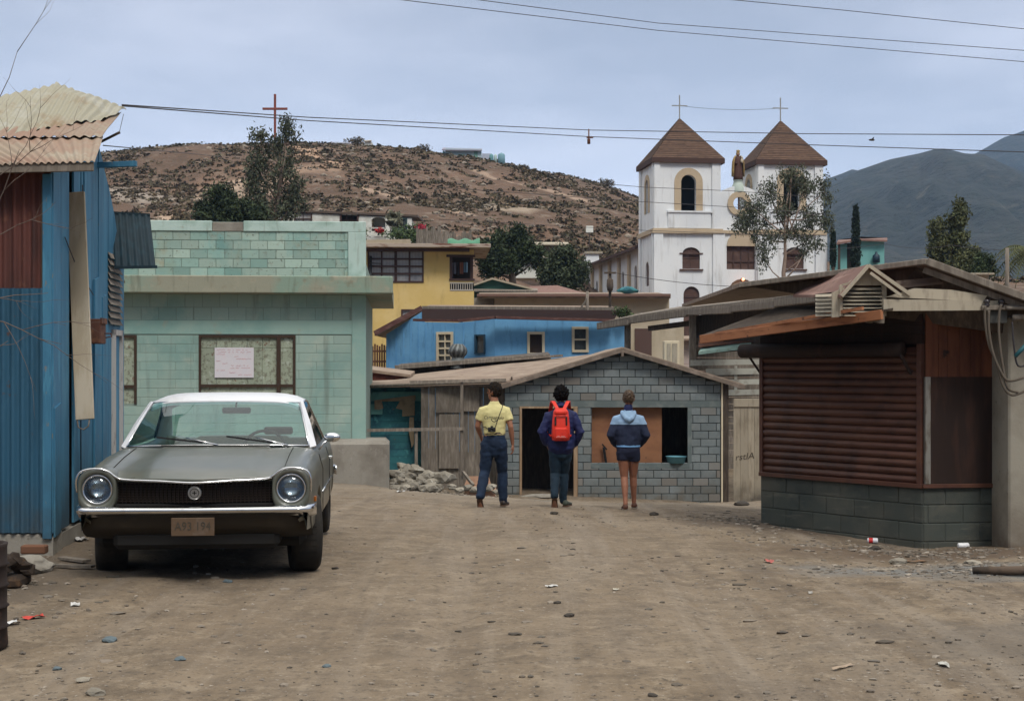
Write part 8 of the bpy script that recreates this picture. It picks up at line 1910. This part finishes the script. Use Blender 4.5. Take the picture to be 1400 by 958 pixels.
# camera on its strap across the back
cam_ = thing('camera', 'small black camera on a thin strap at the lower back of the yellow shirt man', 'camera', (p.x-.035, 20.5-.16, g+1.12))
mb = MB(); mb.box(-.055, .055, -.022, .022, -.035, .03, bev=.006); mb.box(-.02, .02, -.018, .018, .03, .05, bev=.006); part('camera_body', mb, M_BLACK, cam_)
mb = MB(); mb.lathe([(.03, -.02), (.03, .03), (.024, .032), (.024, .015), (0, .012)], M=Matrix.Translation((0, -.022, -.004)) @ Matrix.Rotation(R(90), 4, 'X'), n=18); part('camera_lens', mb, M_BLACK, cam_)
mb = MB(); mb.box(-.005, .04, -.0225, -.0221, .018, .028); part('camera_plate', mb, M_GALV, cam_)
wb = Vector((p.x, 20.5, g)); stp = []
for (x, z) in ((-.035+.045, 1.14), (.03, 1.20), (.06, 1.29), (.09, 1.37), (.115, 1.44)): q = Vector(onback(x, z, .006)); stp.append(wb+q)
stp += [wb+Vector((.125, .0, 1.495)), wb+Vector((.10, .09, 1.42)), wb+Vector((-.05, .13, 1.25)), wb+Vector((-.165, .05, 1.16)), wb+Vector(onback(-.13, 1.15, .006)), wb+Vector(onback(-.085, 1.12, .008))]
mb = MB(); mb.tube(smoothpts(stp, 4), .006, n=6); part('camera_strap', mb, M_BLACK, cam_, world=True)

# ---------------------------------------------------------------- walker with the red backpack
p2 = P(767, 695, 20.5); g2 = gz(p2.x, 20.5)+.01
per = thing('person', 'person with dark curly hair, navy jacket and red backpack walking away, middle walker', 'person', (p2.x, 20.5, g2))
f = .945
def V3(x, y, z): return Vector((x, y, z*f))
hL = V3(-.085, 0, .92); kL = V3(-.085, .05, .50); aL = V3(-.10, -.22, .19); hR = V3(.075, 0, .92); kR = V3(.045, .13, .51); aR = V3(.035, .14, .085)
sL = V3(-.168, 0, 1.39); eL_ = V3(-.275, -.04, 1.14); wL = V3(-.20, .07, .96); sR = V3(.168, 0, 1.39); eR_ = V3(.275, -.04, 1.14); wR = V3(.20, .07, .96)
mb = MB()
loft(mb, [(V3(0, 0, .88), .13, .10), (V3(0, 0, .97), .158, .112), (V3(0, 0, 1.08), .138, .098), (V3(0, 0, 1.26), .158, .108), (V3(0, 0, 1.36), .164, .102), (V3(0, 0, 1.43), .13, .078), (V3(0, 0, 1.48), .075, .06), (V3(0, 0, 1.52), .058, .058), (V3(0, .01, 1.60), .052, .056)])
legs(mb, .9, (hL, kL, aL), (hR, kR, aR)); foot(mb, aL, (0, .5, -.9)); foot(mb, aR, (.1, 1, 0))
for s_, e_, w_ in ((sL, eL_, wL), (sR, eR_, wR)):
    loft(mb, [(s_, .05, .053), (s_.lerp(e_, .5), .043, .046), (e_, .037, .039), (e_.lerp(w_, .3), .038, .038), (w_, .024, .028)]); hand(mb, w_, w_-e_, (-s_.x, 0, -.1), s=.95)
hc = V3(0, .01, 1.70); Mh = head(mb, hc, R(4), .97)
b_ = part('body', mb, skinmat('olive skin', (.24, .12, .075)), per); remesh(b_, .0075, 2); eyes(per, Mh)
hair('hair', hc, R(4), 1.0, mat('black curly hair', (.006, .005, .005), .9, spec=.1, bump=BMP(60, .8, .01)), per, fluff=.034, seed=5, low=-.085, rad=(.103, .112, .122), fringe=.05)
M_NAVY = mat('navy blue jacket', (.009, .014, .070), .7, [dict(col=(.014, .022, .10), scale=4, lo=.5, hi=.66), dict(col=(.008, .011, .055), scale=7, lo=.55, hi=.7, amt=.6)])
mb = MB()
loft(mb, [(V3(0, 0, .90), .195, .155), (V3(0, 0, 1.0), .196, .155), (V3(0, 0, 1.12), .185, .142), (V3(0, 0, 1.26), .192, .138), (V3(0, 0, 1.36), .195, .128), (V3(0, 0, 1.43), .162, .102), (V3(0, 0, 1.48), .105, .086), (V3(0, 0, 1.51), .085, .080), (V3(0, 0, 1.555), .072, .076)])
for s_, e_, w_ in ((sL, eL_, wL), (sR, eR_, wR)):
    loft(mb, [(Vector((s_.x*.55, s_.y, s_.z+.035)), .055, .06), (s_, .076, .074), (s_.lerp(e_, .5), .070, .070), (e_, .066, .068), (e_.lerp(w_, .55), .062, .064), (w_, .058, .058)])
cloth('jacket', mb, M_NAVY, per, .011, 2, .014)
mb = MB(); mb.tube([V3(-.078, .02, 1.50), V3(-.07, -.065, 1.53), V3(0, -.090, 1.55), V3(.07, -.065, 1.53), V3(.078, .02, 1.50)], [.02, .026, .03, .026, .02], n=10); part('collar', mb, M_NAVY, per)
mb = MB(); loft(mb, [(V3(0, 0, .80), .12, .11), (V3(0, 0, .90), .165, .125), (V3(0, 0, 1.0), .16, .12)]); legs(mb, .9, (hL, kL, aL), (hR, kR, aR), infl=.012, cuff=.055); cloth('jeans', mb, M_DENIM2, per, .011, 2, .011)
M_GSHOE = mat('grey green shoe', (.05, .06, .045), .7)
shoe(per, aL+Vector((0, -.03, -.045)), (.02, .5, -.62), (0, .9, .5), L_=.25); shoe(per, (.055, .0, 0), (.35, 1, 0), (0, 0, 1), L_=.26, m=M_GSHOE)
bp = thing('backpack', 'bright red backpack with white bottom lettering worn over the navy jacket', 'backpack', (p2.x-.01, 20.5-.20, g2+1.02*f))
M_REDP = mat('bright red nylon', (.68, .035, .018), .55, [dict(col=(.50, .022, .013), scale=8, lo=.5, hi=.66)], bump=BMP(25, .3, .006))
mb = MB(); rg = []
for (z, w, d, yc) in ((0, .10, .05, 0), (.01, .125, .075, 0), (.08, .132, .090, -.005), (.2, .128, .085, -.004), (.33, .118, .075, 0), (.42, .105, .06, .005), (.455, .08, .04, .012), (.465, .04, .02, .015)):
    rg.append([Vector((w*(abs(math.cos(a))**.55)*math.copysign(1, math.cos(a)), yc-.01+d*(abs(math.sin(a))**.6)*math.copysign(1, math.sin(a)), z)) for a in [2*math.pi*i/28 for i in range(28)]])
mb.rings(rg); part('sack', mb, M_REDP, bp)
mb = MB(); mb.box(-.098, .098, -.118, -.05, .015, .20, bev=.03); part('front_pocket', mb, M_REDP, bp)
mb = MB(); mb.box(-.095, .095, -.092, .03, .36, .445, bev=.03); part('lid', mb, M_REDP, bp)
mb = MB(); vs = []
mb.tube([(-.07, -.095, .352), (0, -.100, .345), (.07, -.095, .352)], .006, n=6); part('lid_cord', mb, M_BLACK, bp)
for x in (-.078, .078):
    mb = MB(); mb.box(x-.012, x+.012, -.105, -.075, .22, .345, bev=.004); part('strap_keeper', mb, M_BLACK, bp)
vs, fs_ = text_mesh('ALPINE', .040, .0006); mb = MB(); mb.add([(v.x*.9, -.1195-v.z, .045+v.y) for v in vs], fs_); 
mb2 = MB(); 
for (a, b, z) in ((-.07, .07, .052), (-.055, -.02, .068), (.0, .05, .066)): mb2.box(a, b, -.1192, -.118, z, z+.006)
part('pocket_label', mb2, mat('pale stitched label', (.55, .3, .28), .8), bp)
for sd in (-1, 1):
    mb = MB(); q = [Vector((sd*.03, -.03, .42)), Vector((sd*.075, .03, .50)), Vector((sd*.11, .12, .555)), Vector((sd*.125, .24, .52)), Vector((sd*.14, .36, .40)), Vector((sd*.17, .30, .15)), Vector((sd*.12, .05, .06))]
    q = smoothpts(q, 5); pa = [v-Vector((.026, 0, 0)) for v in q]; pb = [v+Vector((.026, 0, 0)) for v in q]; up = []
    rg = []
    for i in range(len(q)):
        t = (q[min(i+1, len(q)-1)]-q[max(i-1, 0)]).normalized(); nn = Vector((1, 0, 0)).cross(t).normalized()*.008; rg.append([pa[i]-nn, pb[i]-nn, pb[i]+nn, pa[i]+nn])
    mb.rings(rg, smooth=False); part('shoulder_strap', mb, M_REDP, bp)

# ---------------------------------------------------------------- walker in shorts
p3 = P(859, 701, 20.15); g3 = gz(p3.x, 20.15)+.01
per3 = thing('person', 'person with short sandy hair, two tone blue hooded top and navy shorts, rightmost walker', 'person', (p3.x, 20.15, g3))
f = .92
hL = V3(-.075, 0, .90); kL = V3(-.055, .02, .50); aL = V3(-.050, -.14, .10); hR = V3(.075, 0, .90); kR = V3(.078, .11, .50); aR = V3(.095, .16, .085)
sL = V3(-.162, 0, 1.385); eL_ = V3(-.255, -.05, 1.15); wL = V3(-.17, .11, 1.0); sR = V3(.162, 0, 1.385); eR_ = V3(.255, -.05, 1.15); wR = V3(.17, .11, 1.0)
mb = MB()
loft(mb, [(V3(0, 0, .86), .13, .10), (V3(0, 0, .95), .158, .112), (V3(0, 0, 1.08), .130, .096), (V3(0, 0, 1.26), .152, .104), (V3(0, 0, 1.36), .156, .098), (V3(0, 0, 1.42), .122, .074), (V3(0, 0, 1.47), .07, .058), (V3(0, 0, 1.51), .055, .055), (V3(0, .01, 1.60), .050, .054)])
legs(mb, .9, (hL, kL, aL), (hR, kR, aR), fat=.97); foot(mb, aL, (-.05, 1, 0)); foot(mb, aR, (.05, 1, 0))
for s_, e_, w_ in ((sL, eL_, wL), (sR, eR_, wR)):
    loft(mb, [(s_, .048, .05), (s_.lerp(e_, .5), .040, .043), (e_, .035, .037), (e_.lerp(w_, .3), .036, .036), (w_, .023, .026)]); hand(mb, w_, w_-e_, (-s_.x, 0, -.1), s=.92)
hc = V3(.008, .015, 1.70); Mh = head(mb, hc, R(-16), .95)
b_ = part('body', mb, SKIN3, per3); remesh(b_, .0070, 2); eyes(per3, Mh)
hair('hair', hc, R(-16), .97, M_HAIRL, per3, fluff=.012, seed=8, low=-.055, rad=(.087, .102, .112))
M_NAVY3 = mat('dark navy fleece', (.012, .017, .042), .9, [dict(col=(.02, .028, .06), scale=5, lo=.5, hi=.66)], bump=BMP(60, .3, .004)); M_LBLUE = mat('light blue fleece', (.24, .36, .52), .9, [dict(col=(.18, .28, .43), scale=6, lo=.5, hi=.66)], bump=BMP(60, .3, .004))
def hoodie(mb, infl=0):
    loft(mb, [(V3(0, 0, 1.00), .170+infl, .130+infl), (V3(0, 0, 1.08), .182+infl, .138+infl), (V3(0, 0, 1.24), .186+infl, .134+infl), (V3(0, 0, 1.35), .186+infl, .124+infl), (V3(0, 0, 1.42), .155+infl, .098+infl), (V3(0, 0, 1.465), .105, .085), (V3(0, 0, 1.50), .07, .07)])
    for s_, e_, w_ in ((sL, eL_, wL), (sR, eR_, wR)):
        loft(mb, [(Vector((s_.x*.55, s_.y, s_.z+.032)), .05+infl, .055+infl), (s_, .070+infl, .07+infl), (s_.lerp(e_, .5), .064+infl, .064+infl), (e_, .060+infl, .062+infl), (e_.lerp(w_, .55), .058+infl, .058+infl), (w_, .05+infl, .05+infl)])
mb = MB(); hoodie(mb); top_o = cloth('hooded_top', mb, M_NAVY3, per3, .012, 3, .007)
# light blue yoke: same surface, everything above a height, pushed out
mb = MB(); hoodie(mb); yk = cloth('blue_yoke', mb, M_LBLUE, per3, .012, 3, .007)
bm = bmesh.new(); bm.from_mesh(yk.data); zy = 1.315*f
bmesh.ops.bisect_plane(bm, geom=bm.verts[:]+bm.edges[:]+bm.faces[:], plane_co=(0, 0, zy), plane_no=(0, 0, 1), clear_inner=True)
bmesh.ops.recalc_face_normals(bm, faces=bm.faces); bm.normal_update()
for v in bm.verts: v.co += v.normal*.005
bm.to_mesh(yk.data); bm.free()
mb = MB()   # hood lying on the back
loft(mb, [(V3(-.085, .02, 1.50), .030, .030), (V3(-.075, -.06, 1.47), .036, .040), (V3(-.03, -.125, 1.40), .040, .045), (V3(0, -.135, 1.38), .042, .046), (V3(.03, -.125, 1.40), .040, .045), (V3(.075, -.06, 1.47), .036, .040), (V3(.085, .02, 1.50), .030, .030)], side=(0, 0, 1))
loft(mb, [(V3(0, -.10, 1.36), .055, .030), (V3(0, -.10, 1.44), .075, .035), (V3(0, -.06, 1.50), .07, .03)]); cloth('hood', mb, M_LBLUE, per3, .010, 3, .004)
mb = MB(); loft(mb, [(V3(0, 0, 1.49), .066, .068), (V3(0, .005, 1.58), .062, .066)]); cloth('collar', mb, M_NAVY, per3, .01, 1)
mb = MB(); mb.rings([ell(V3(0, 0, z), w, w*.76, (0, 0, 1), (1, 0, 0), 28) for z, w in ((1.0, .166), (.985, .172), (.97, .170))], cap=False); part('shirt_hem', mb, mat('sky blue shirt hem', (.16, .33, .60), .85), per3)
mb = MB(); loft(mb, [(V3(0, 0, .88), .168, .128), (V3(0, 0, .93), .170, .128), (V3(0, 0, .99), .158, .118)])
for h_, k_ in ((hL, kL), (hR, kR)): loft(mb, [(h_, .100, .112), (h_.lerp(k_, .2), .098, .108), (h_.lerp(k_, .34), .099, .106)], dome=False)
cloth('shorts', mb, mat('navy shorts', (.010, .013, .034), .85), per3, .011, 3, .006)
M_BSHOE = mat('brown moccasin', (.09, .035, .02), .6)
for a_, d_ in ((aL, (-.05, 1, 0)), (aR, (.1, 1, 0))):
    shoe(per3, (a_.x, a_.y-.045, max(0, a_.z-.088)), d_, (0, 0, 1), L_=.24, m=M_BSHOE, w=.044, sole=mat('pale sole', (.22, .18, .14), .8))

# ================================================================ litter and stones in the lane
def flat(name, label, cat, px, py, d, w, h, col, seed, rough=.6, up=.03, group=None, rz=None):
    rr = random.Random(seed); q = P(px, py, d); z = gz(q.x, d)+fine(q.x, d); mb = MB(); n = 6; rz = rr.uniform(0, 3) if rz is None else rz; vs = []
    for i in range(n+1):
        for j in range(n+1):
            u, v = i/n-.5, j/n-.5; x = u*w; y = v*h; zz = up*(.5+noise.noise(Vector((u*3+seed, v*3, seed))))+.006
            vs.append((q.x+x*math.cos(rz)-y*math.sin(rz), d+x*math.sin(rz)+y*math.cos(rz), z+max(.004, zz)))
    mb.add(vs, [(i*(n+1)+j, (i+1)*(n+1)+j, (i+1)*(n+1)+j+1, i*(n+1)+j+1) for i in range(n) for j in range(n)], smooth=True)
    return solo(name, mb, mat('litter %s' % (col,), col, rough, [dict(col=tuple(c*.6 for c in col), scale=20, lo=.5, hi=.65)]), label, cat, group, norm=False)
def atd(px, py):   # distance where the pixel ray meets the ground
    d = 6.3
    while d < 36:
        x = (px-700)/F*d
        if CAMZ+(HY-py)/F*d <= gz(x, d): return d
        d += .03
    return d
def lit(name, label, cat, px, py, w, h, col, seed, **k): return flat(name, label, cat, px, py, atd(px, py), w, h, col, seed, **k)
lit('snack_packet', 'crumpled red snack packet lying in the dirt at the left', 'litter', 46, 843, .14, .07, (.48, .05, .035), 3, up=.02)
lit('paper_scrap', 'white paper scrap, left of the red snack packet', 'paper', 16, 852, .09, .07, (.6, .6, .6), 4, up=.02)
lit('paper_scrap', 'white paper scrap behind the red snack packet, before the car', 'paper', 103, 826, .09, .06, (.55, .54, .52), 5, up=.015)
lit('paper_scrap', 'pale flat scrap beside the blue shed footing left of the front tyre', 'paper', 110, 741, .17, .12, (.42, .41, .40), 6, up=.03)
lit('paper_scrap', 'small square cream scrap in the middle of the lane', 'paper', 842, 810, .05, .05, (.5, .47, .38), 7, up=.01)
lit('paper_scrap', 'white scrap left of the lane centre near the dark stones', 'paper', 754, 803, .09, .05, (.5, .49, .47), 8, up=.01)
lit('paper_scrap', 'pale scrap in the front right of the lane', 'paper', 1290, 911, .11, .05, (.45, .44, .40), 9, up=.015)
lit('red_wrapper', 'small red and white wrapper in the dirt before the kiosk', 'litter', 1051, 770, .12, .06, (.45, .12, .10), 10, up=.02)
lit('wood_chip', 'splintered wood scrap right of the lane centre', 'wood', 1108, 808, .08, .03, (.35, .33, .3), 12, up=.01)
lit('wood_chip', 'long pale wood splinter at the lower right', 'wood', 1153, 916, .18, .03, (.32, .24, .17), 13, up=.01)
lit('wood_chip', 'thin board scrap beside the gravel in front of the kiosk', 'wood', 1203, 778, .30, .05, (.26, .22, .17), 14, up=.015, rz=.1)
lit('wood_chip', 'brown board offcut near the kiosk corner', 'wood', 1245, 767, .28, .07, (.2, .12, .07), 15, up=.02, rz=.0)
lit('plastic_scrap', 'white scrap beside the rubble heap', 'litter', 549, 672, .35, .12, (.55, .55, .55), 16, up=.03)
def can(name, label, px, py, r, L_, col, col2, rz):
    d = atd(px, py); q = P(px, py, d); z = gz(q.x, d)+r*.9; t = thing(name, label, 'can', (q.x, d, z-r*.9)); Mx = Matrix.Translation((q.x, d, z)) @ Matrix.Rotation(rz, 4, 'Z') @ Matrix.Rotation(R(90), 4, 'Y')
    mb = MB(); mb.lathe([(0, -L_/2), (r*.8, -L_/2), (r, -L_/2+.01), (r, L_/2-.01), (r*.8, L_/2), (0, L_/2)], M=Mx, n=18); b = part('can_body', mb, mat('can '+label[:12], col, .35), t, world=True)
    if col2: mb = MB(); mb.lathe([(r*1.01, -L_*.36), (r*1.01, L_*.02)], M=Mx, n=18); part('can_stripe', mb, mat('can stripe red', col2, .35), b, world=True)
can('drink_can', 'red and white drink can lying against the kiosk base', 1193, 742, .030, .115, (.62, .62, .66), (.5, .03, .03), R(-12))
can('drink_can', 'plain white drink can lying before the right end of the kiosk', 1317, 749, .030, .12, (.75, .75, .76), None, R(4))
rr = random.Random(77)
def stone(px, py, s, label, col=M_STONE, fl=.6):
    d = atd(px, py); q = P(px, py, d); mb = MB(); mb.lump((q.x, d, gz(q.x, d)+fine(q.x, d)+s*fl*.4), s*1.2, s, s*fl, seed=px*.37, rough=.5, sub=2, rnd=rr.random()); return solo('stone', mb, col, label, 'stone')
M_BSTONE = mat('blue grey stone', (.10, .13, .145), .8, bump=BMP(50, .3, .003)); M_DSTONE = mat('dark stone', (.05, .042, .035), .9, bump=BMP(50, .3, .003))
for a in ((149, 874, .035, 'blue grey cobble in the left foreground', M_BSTONE), (246, 907, .026, 'small blue grey stone right of the larger left cobble', M_BSTONE), (78, 914, .022, 'small green grey stone low at the left', M_BSTONE), (131, 948, .04, 'pale stone at the bottom edge left', M_STONE), (114, 932, .03, 'brown stone above the pale one at the bottom left', M_STONE),
          (778, 843, .028, 'dark greenish stone left of the lane middle', M_DSTONE), (762, 825, .022, 'flat dark lump above the greenish stone', M_DSTONE), (1013, 690, .10, 'dark rock on the ground before the board fence', M_DSTONE), (894, 703, .055, 'dark red rock right of the walker in shorts', M_DSTONE), (757, 701, .05, 'flat dark clod behind the middle walker', M_DSTONE),
          (892, 952, .02, 'round dark stone at the bottom edge', M_DSTONE), (311, 795, .03, 'pale blue stone just in front of the car', M_BSTONE), (459, 776, .025, 'black pebble right of the front tyre', M_DSTONE), (447, 912, .02, 'small teal pebble low in the lane left of centre', M_BSTONE), (1228, 768, .07, 'grey stone at the edge of the gravel patch', M_STONE), (1330, 772, .06, 'pale stone on the gravel patch', M_STONE), (1377, 786, .07, 'dark stone on the gravel patch by the photo edge', M_DSTONE), (1196, 752, .05, 'dark lump below the red and white can', M_DSTONE)):
    stone(*a[:3], a[3], a[4])
# burnt pole on the gravel, debris by the shed
mb = MB(); a = P(1330, 785, 11.6); z = gz(a.x, 11.6); mb.tube([(a.x, 11.6, z+.04), (a.x+.35, 11.55, z+.045), (a.x+.9, 11.5, z+.05)], [.03, .04, .045], n=9); solo('burnt_pole', mb, mat('charred pole', (.10, .07, .05), .85, [dict(col=(.02, .018, .016), scale=3, lo=.45, hi=.6)]), 'charred wooden pole lying on the grey gravel at the right edge', 'pole')
mb = MB(); q = P(36, 776, 11.2); mb.lump((q.x, 11.15, gz(q.x, 11.15)+.06), .24, .2, .07, seed=2, rough=.35, sub=3); solo('concrete_slab', mb, M_CONC, 'broken grey concrete slab at the foot of the shed corner', 'slab')
mb = MB(); q = P(50, 762, 11.6); mb.box(q.x-.10, q.x+.10, 11.5, 11.6, gz(q.x, 11.6)+.1, gz(q.x, 11.6)+.17, bev=.01); solo('brick', mb, mat('orange brick', (.15, .07, .04), .9), 'orange brick behind the concrete slab at the shed corner', 'brick')
mb = MB(); q = P(95, 768, 11.3); mb.beam((q.x-.15, 11.35, .03), (q.x+.2, 11.25, .035), .06, .02); solo('board_scrap', mb, M_GREYWOOD, 'thin board scrap between the shed footing and the tyre', 'wood')
mb = MB(); q = P(104, 763, 11.7); mb.beam((q.x-.15, 11.8, .03), (q.x+.12, 11.6, .03), .08, .02); solo('board_scrap', mb, M_GREYWOOD, 'board scrap behind the front one, next to the shed footing', 'wood')
pst = thing('rusty_barrel', 'rusty dark barrel cut by the left edge of the photo', 'barrel', (P(-40, 860, 8.2).x, 8.2, gz(P(-40, 860, 8.2).x, 8.2)))
mb = MB(); prof = [(0, 0), (.20, 0), (.205, .02)]
for k in range(1, 5): prof += [(.20, .12*k-.01), (.212, .12*k), (.20, .12*k+.01)]
prof += [(.20, .58), (.205, .60), (.18, .60), (.17, .2), (0, .2)]
mb.lathe(prof, n=28); part('drum', mb, mat('blackened rust', (.022, .013, .010), .8, [dict(col=(.06, .03, .018), scale=9, lo=.55, hi=.68)]), pst)
pipe = MB(); q = P(10, 735, 10.3); 
for k in range(5): pipe.lump((q.x+.03*k-.05, 10.3+.04*k, .16+.05*math.sin(k)), .08, .07, .05, seed=k, rough=.5, sub=2)
pipe.box(q.x-.2, q.x+.1, 10.25, 10.55, 0, .10, bev=.03); solo('scrap_heap', pipe, mat('blackened scrap', (.03, .02, .014), .9, [dict(col=(.09, .05, .025), scale=6, lo=.55, hi=.65)]), 'rusty scrap piled at the shed front behind the barrel', 'scrap')
HAZE = .00017
ZTOP = 345
SUN_E = 1.8
SKY_S = .1
CLOUD_A = (5.6, 6.35, 8.0, 1); CLOUD_B = (8.3, 8.9, 10.6, 1); ZEN = (14.6, 14.2, 13.0, 1)
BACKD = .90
EXPO = .20
# ---------------------------------------------------------------- haze
M_HAZE = bpy.data.materials.new('haze'); M_HAZE.use_nodes = True
_N = M_HAZE.node_tree.nodes; _N.clear(); _o = _N.new('ShaderNodeOutputMaterial'); _v = _N.new('ShaderNodeVolumePrincipled')
_v.inputs['Color'].default_value = (.38, .62, .98, 1); _v.inputs['Density'].default_value = HAZE; _v.inputs['Anisotropy'].default_value = .2
M_HAZE.node_tree.links.new(_v.outputs[0], _o.inputs['Volume'])
mb = MB(); mb.box(-3100, 3100, -3100, 3100, -60, ZTOP)
if HAZE > 0: solo('haze', mb, M_HAZE, 'thin blue grey haze veiling the far mountains', 'haze', kind='stuff', loc=(0, 0, 0))

# ---------------------------------------------------------------- camera, light, sky
cam = bpy.data.cameras.new('camera'); co = bpy.data.objects.new('camera', cam); COL.objects.link(co)
co.location = (0, 0, CAMZ); co.rotation_euler = (R(90), 0, 0)
cam.lens = 50.0; cam.sensor_width = 36; cam.shift_y = 21/1400; cam.clip_end = 20000; cam.clip_start = .1
SC.camera = co
SE, SA = 52, 158    # sun elevation, azimuth measured from +Y clockwise
s = bpy.data.lights.new('sun', 'SUN'); s.energy = SUN_E; s.angle = R(16); s.color = (1, .95, .88)
so = bpy.data.objects.new('sun', s); COL.objects.link(so)
dv = Vector((math.sin(R(SA))*math.cos(R(SE)), math.cos(R(SA))*math.cos(R(SE)), math.sin(R(SE))))
so.rotation_euler = dv.to_track_quat('Z', 'Y').to_euler(); so.location = (0, 0, 60)
w = bpy.data.worlds.new('World'); SC.world = w; w.use_nodes = True; nt = w.node_tree; N = nt.nodes; Lk = nt.links
bg = N['Background']; bg.inputs['Strength'].default_value = SKY_S
st = N.new('ShaderNodeTexSky'); st.sky_type = 'NISHITA'; st.sun_disc = False; st.sun_elevation = R(SE); st.sun_rotation = R(SA)
# overcast layer: soft cloud cover over the clear sky, from the view direction only
tc = N.new('ShaderNodeTexCoord'); mp = N.new('ShaderNodeMapping'); mp.inputs['Scale'].default_value = (1.2, 1.2, 4.5); Lk.new(tc.outputs['Generated'], mp.inputs[0])
nz = N.new('ShaderNodeTexNoise'); nz.inputs['Scale'].default_value = 2.4; nz.inputs['Detail'].default_value = 7; nz.inputs['Roughness'].default_value = .55; Lk.new(mp.outputs[0], nz.inputs['Vector'])
cr = N.new('ShaderNodeMapRange'); cr.inputs[1].default_value = .36; cr.inputs[2].default_value = .62; Lk.new(nz.outputs['Fac'], cr.inputs[0])
cm = N.new('ShaderNodeMix'); cm.data_type = 'RGBA'; cm.inputs[6].default_value = CLOUD_A; cm.inputs[7].default_value = CLOUD_B; Lk.new(cr.outputs[0], cm.inputs[0])
mx = N.new('ShaderNodeMix'); mx.data_type = 'RGBA'; mx.inputs[0].default_value = .88; Lk.new(st.outputs[0], mx.inputs[6]); Lk.new(cm.outputs[2], mx.inputs[7])
# an overcast sky is brighter and more neutral towards the zenith
sz = N.new('ShaderNodeSeparateXYZ'); Lk.new(tc.outputs['Generated'], sz.inputs[0])
zr = N.new('ShaderNodeMapRange'); zr.inputs[1].default_value = .30; zr.inputs[2].default_value = .9; zr.inputs[3].default_value = 0; zr.inputs[4].default_value = 1; Lk.new(sz.outputs[2], zr.inputs[0])
gr = N.new('ShaderNodeMapRange'); gr.inputs[1].default_value = .10; gr.inputs[2].default_value = .27; gr.inputs[3].default_value = 1.0; gr.inputs[4].default_value = .70; Lk.new(sz.outputs[2], gr.inputs[0])
gv = N.new('ShaderNodeVectorMath'); gv.operation = 'SCALE'; Lk.new(mx.outputs[2], gv.inputs[0]); Lk.new(gr.outputs[0], gv.inputs['Scale'])
zm = N.new('ShaderNodeMix'); zm.data_type = 'RGBA'; zm.inputs[7].default_value = ZEN; Lk.new(zr.outputs[0], zm.inputs[0]); Lk.new(gv.outputs[0], zm.inputs[6])
# unseen low sky behind the camera (-Y), darkened to hold back fill light
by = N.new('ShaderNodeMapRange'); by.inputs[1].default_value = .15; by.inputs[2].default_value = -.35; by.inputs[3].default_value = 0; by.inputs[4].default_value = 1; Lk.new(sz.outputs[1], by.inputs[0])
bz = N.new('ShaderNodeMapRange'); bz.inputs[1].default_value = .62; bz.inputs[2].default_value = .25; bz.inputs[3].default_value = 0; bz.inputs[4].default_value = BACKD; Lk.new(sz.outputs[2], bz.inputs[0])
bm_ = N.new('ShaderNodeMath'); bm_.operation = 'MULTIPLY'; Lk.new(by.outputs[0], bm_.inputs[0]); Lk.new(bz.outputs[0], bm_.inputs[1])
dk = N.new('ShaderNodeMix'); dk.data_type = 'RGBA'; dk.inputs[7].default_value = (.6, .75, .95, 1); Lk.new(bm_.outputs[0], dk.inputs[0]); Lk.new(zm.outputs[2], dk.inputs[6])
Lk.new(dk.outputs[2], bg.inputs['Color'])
SC.view_settings.view_transform = 'Standard'; SC.view_settings.look = 'None'; SC.view_settings.gamma = 1; SC.view_settings.exposure = EXPO
SC.render.engine = 'CYCLES'
SC.cycles.volume_bounces = 2; SC.cycles.volume_max_steps = 64; SC.cycles.transparent_max_bounces = 12
SC.render.resolution_x = 1024; SC.render.resolution_y = 700
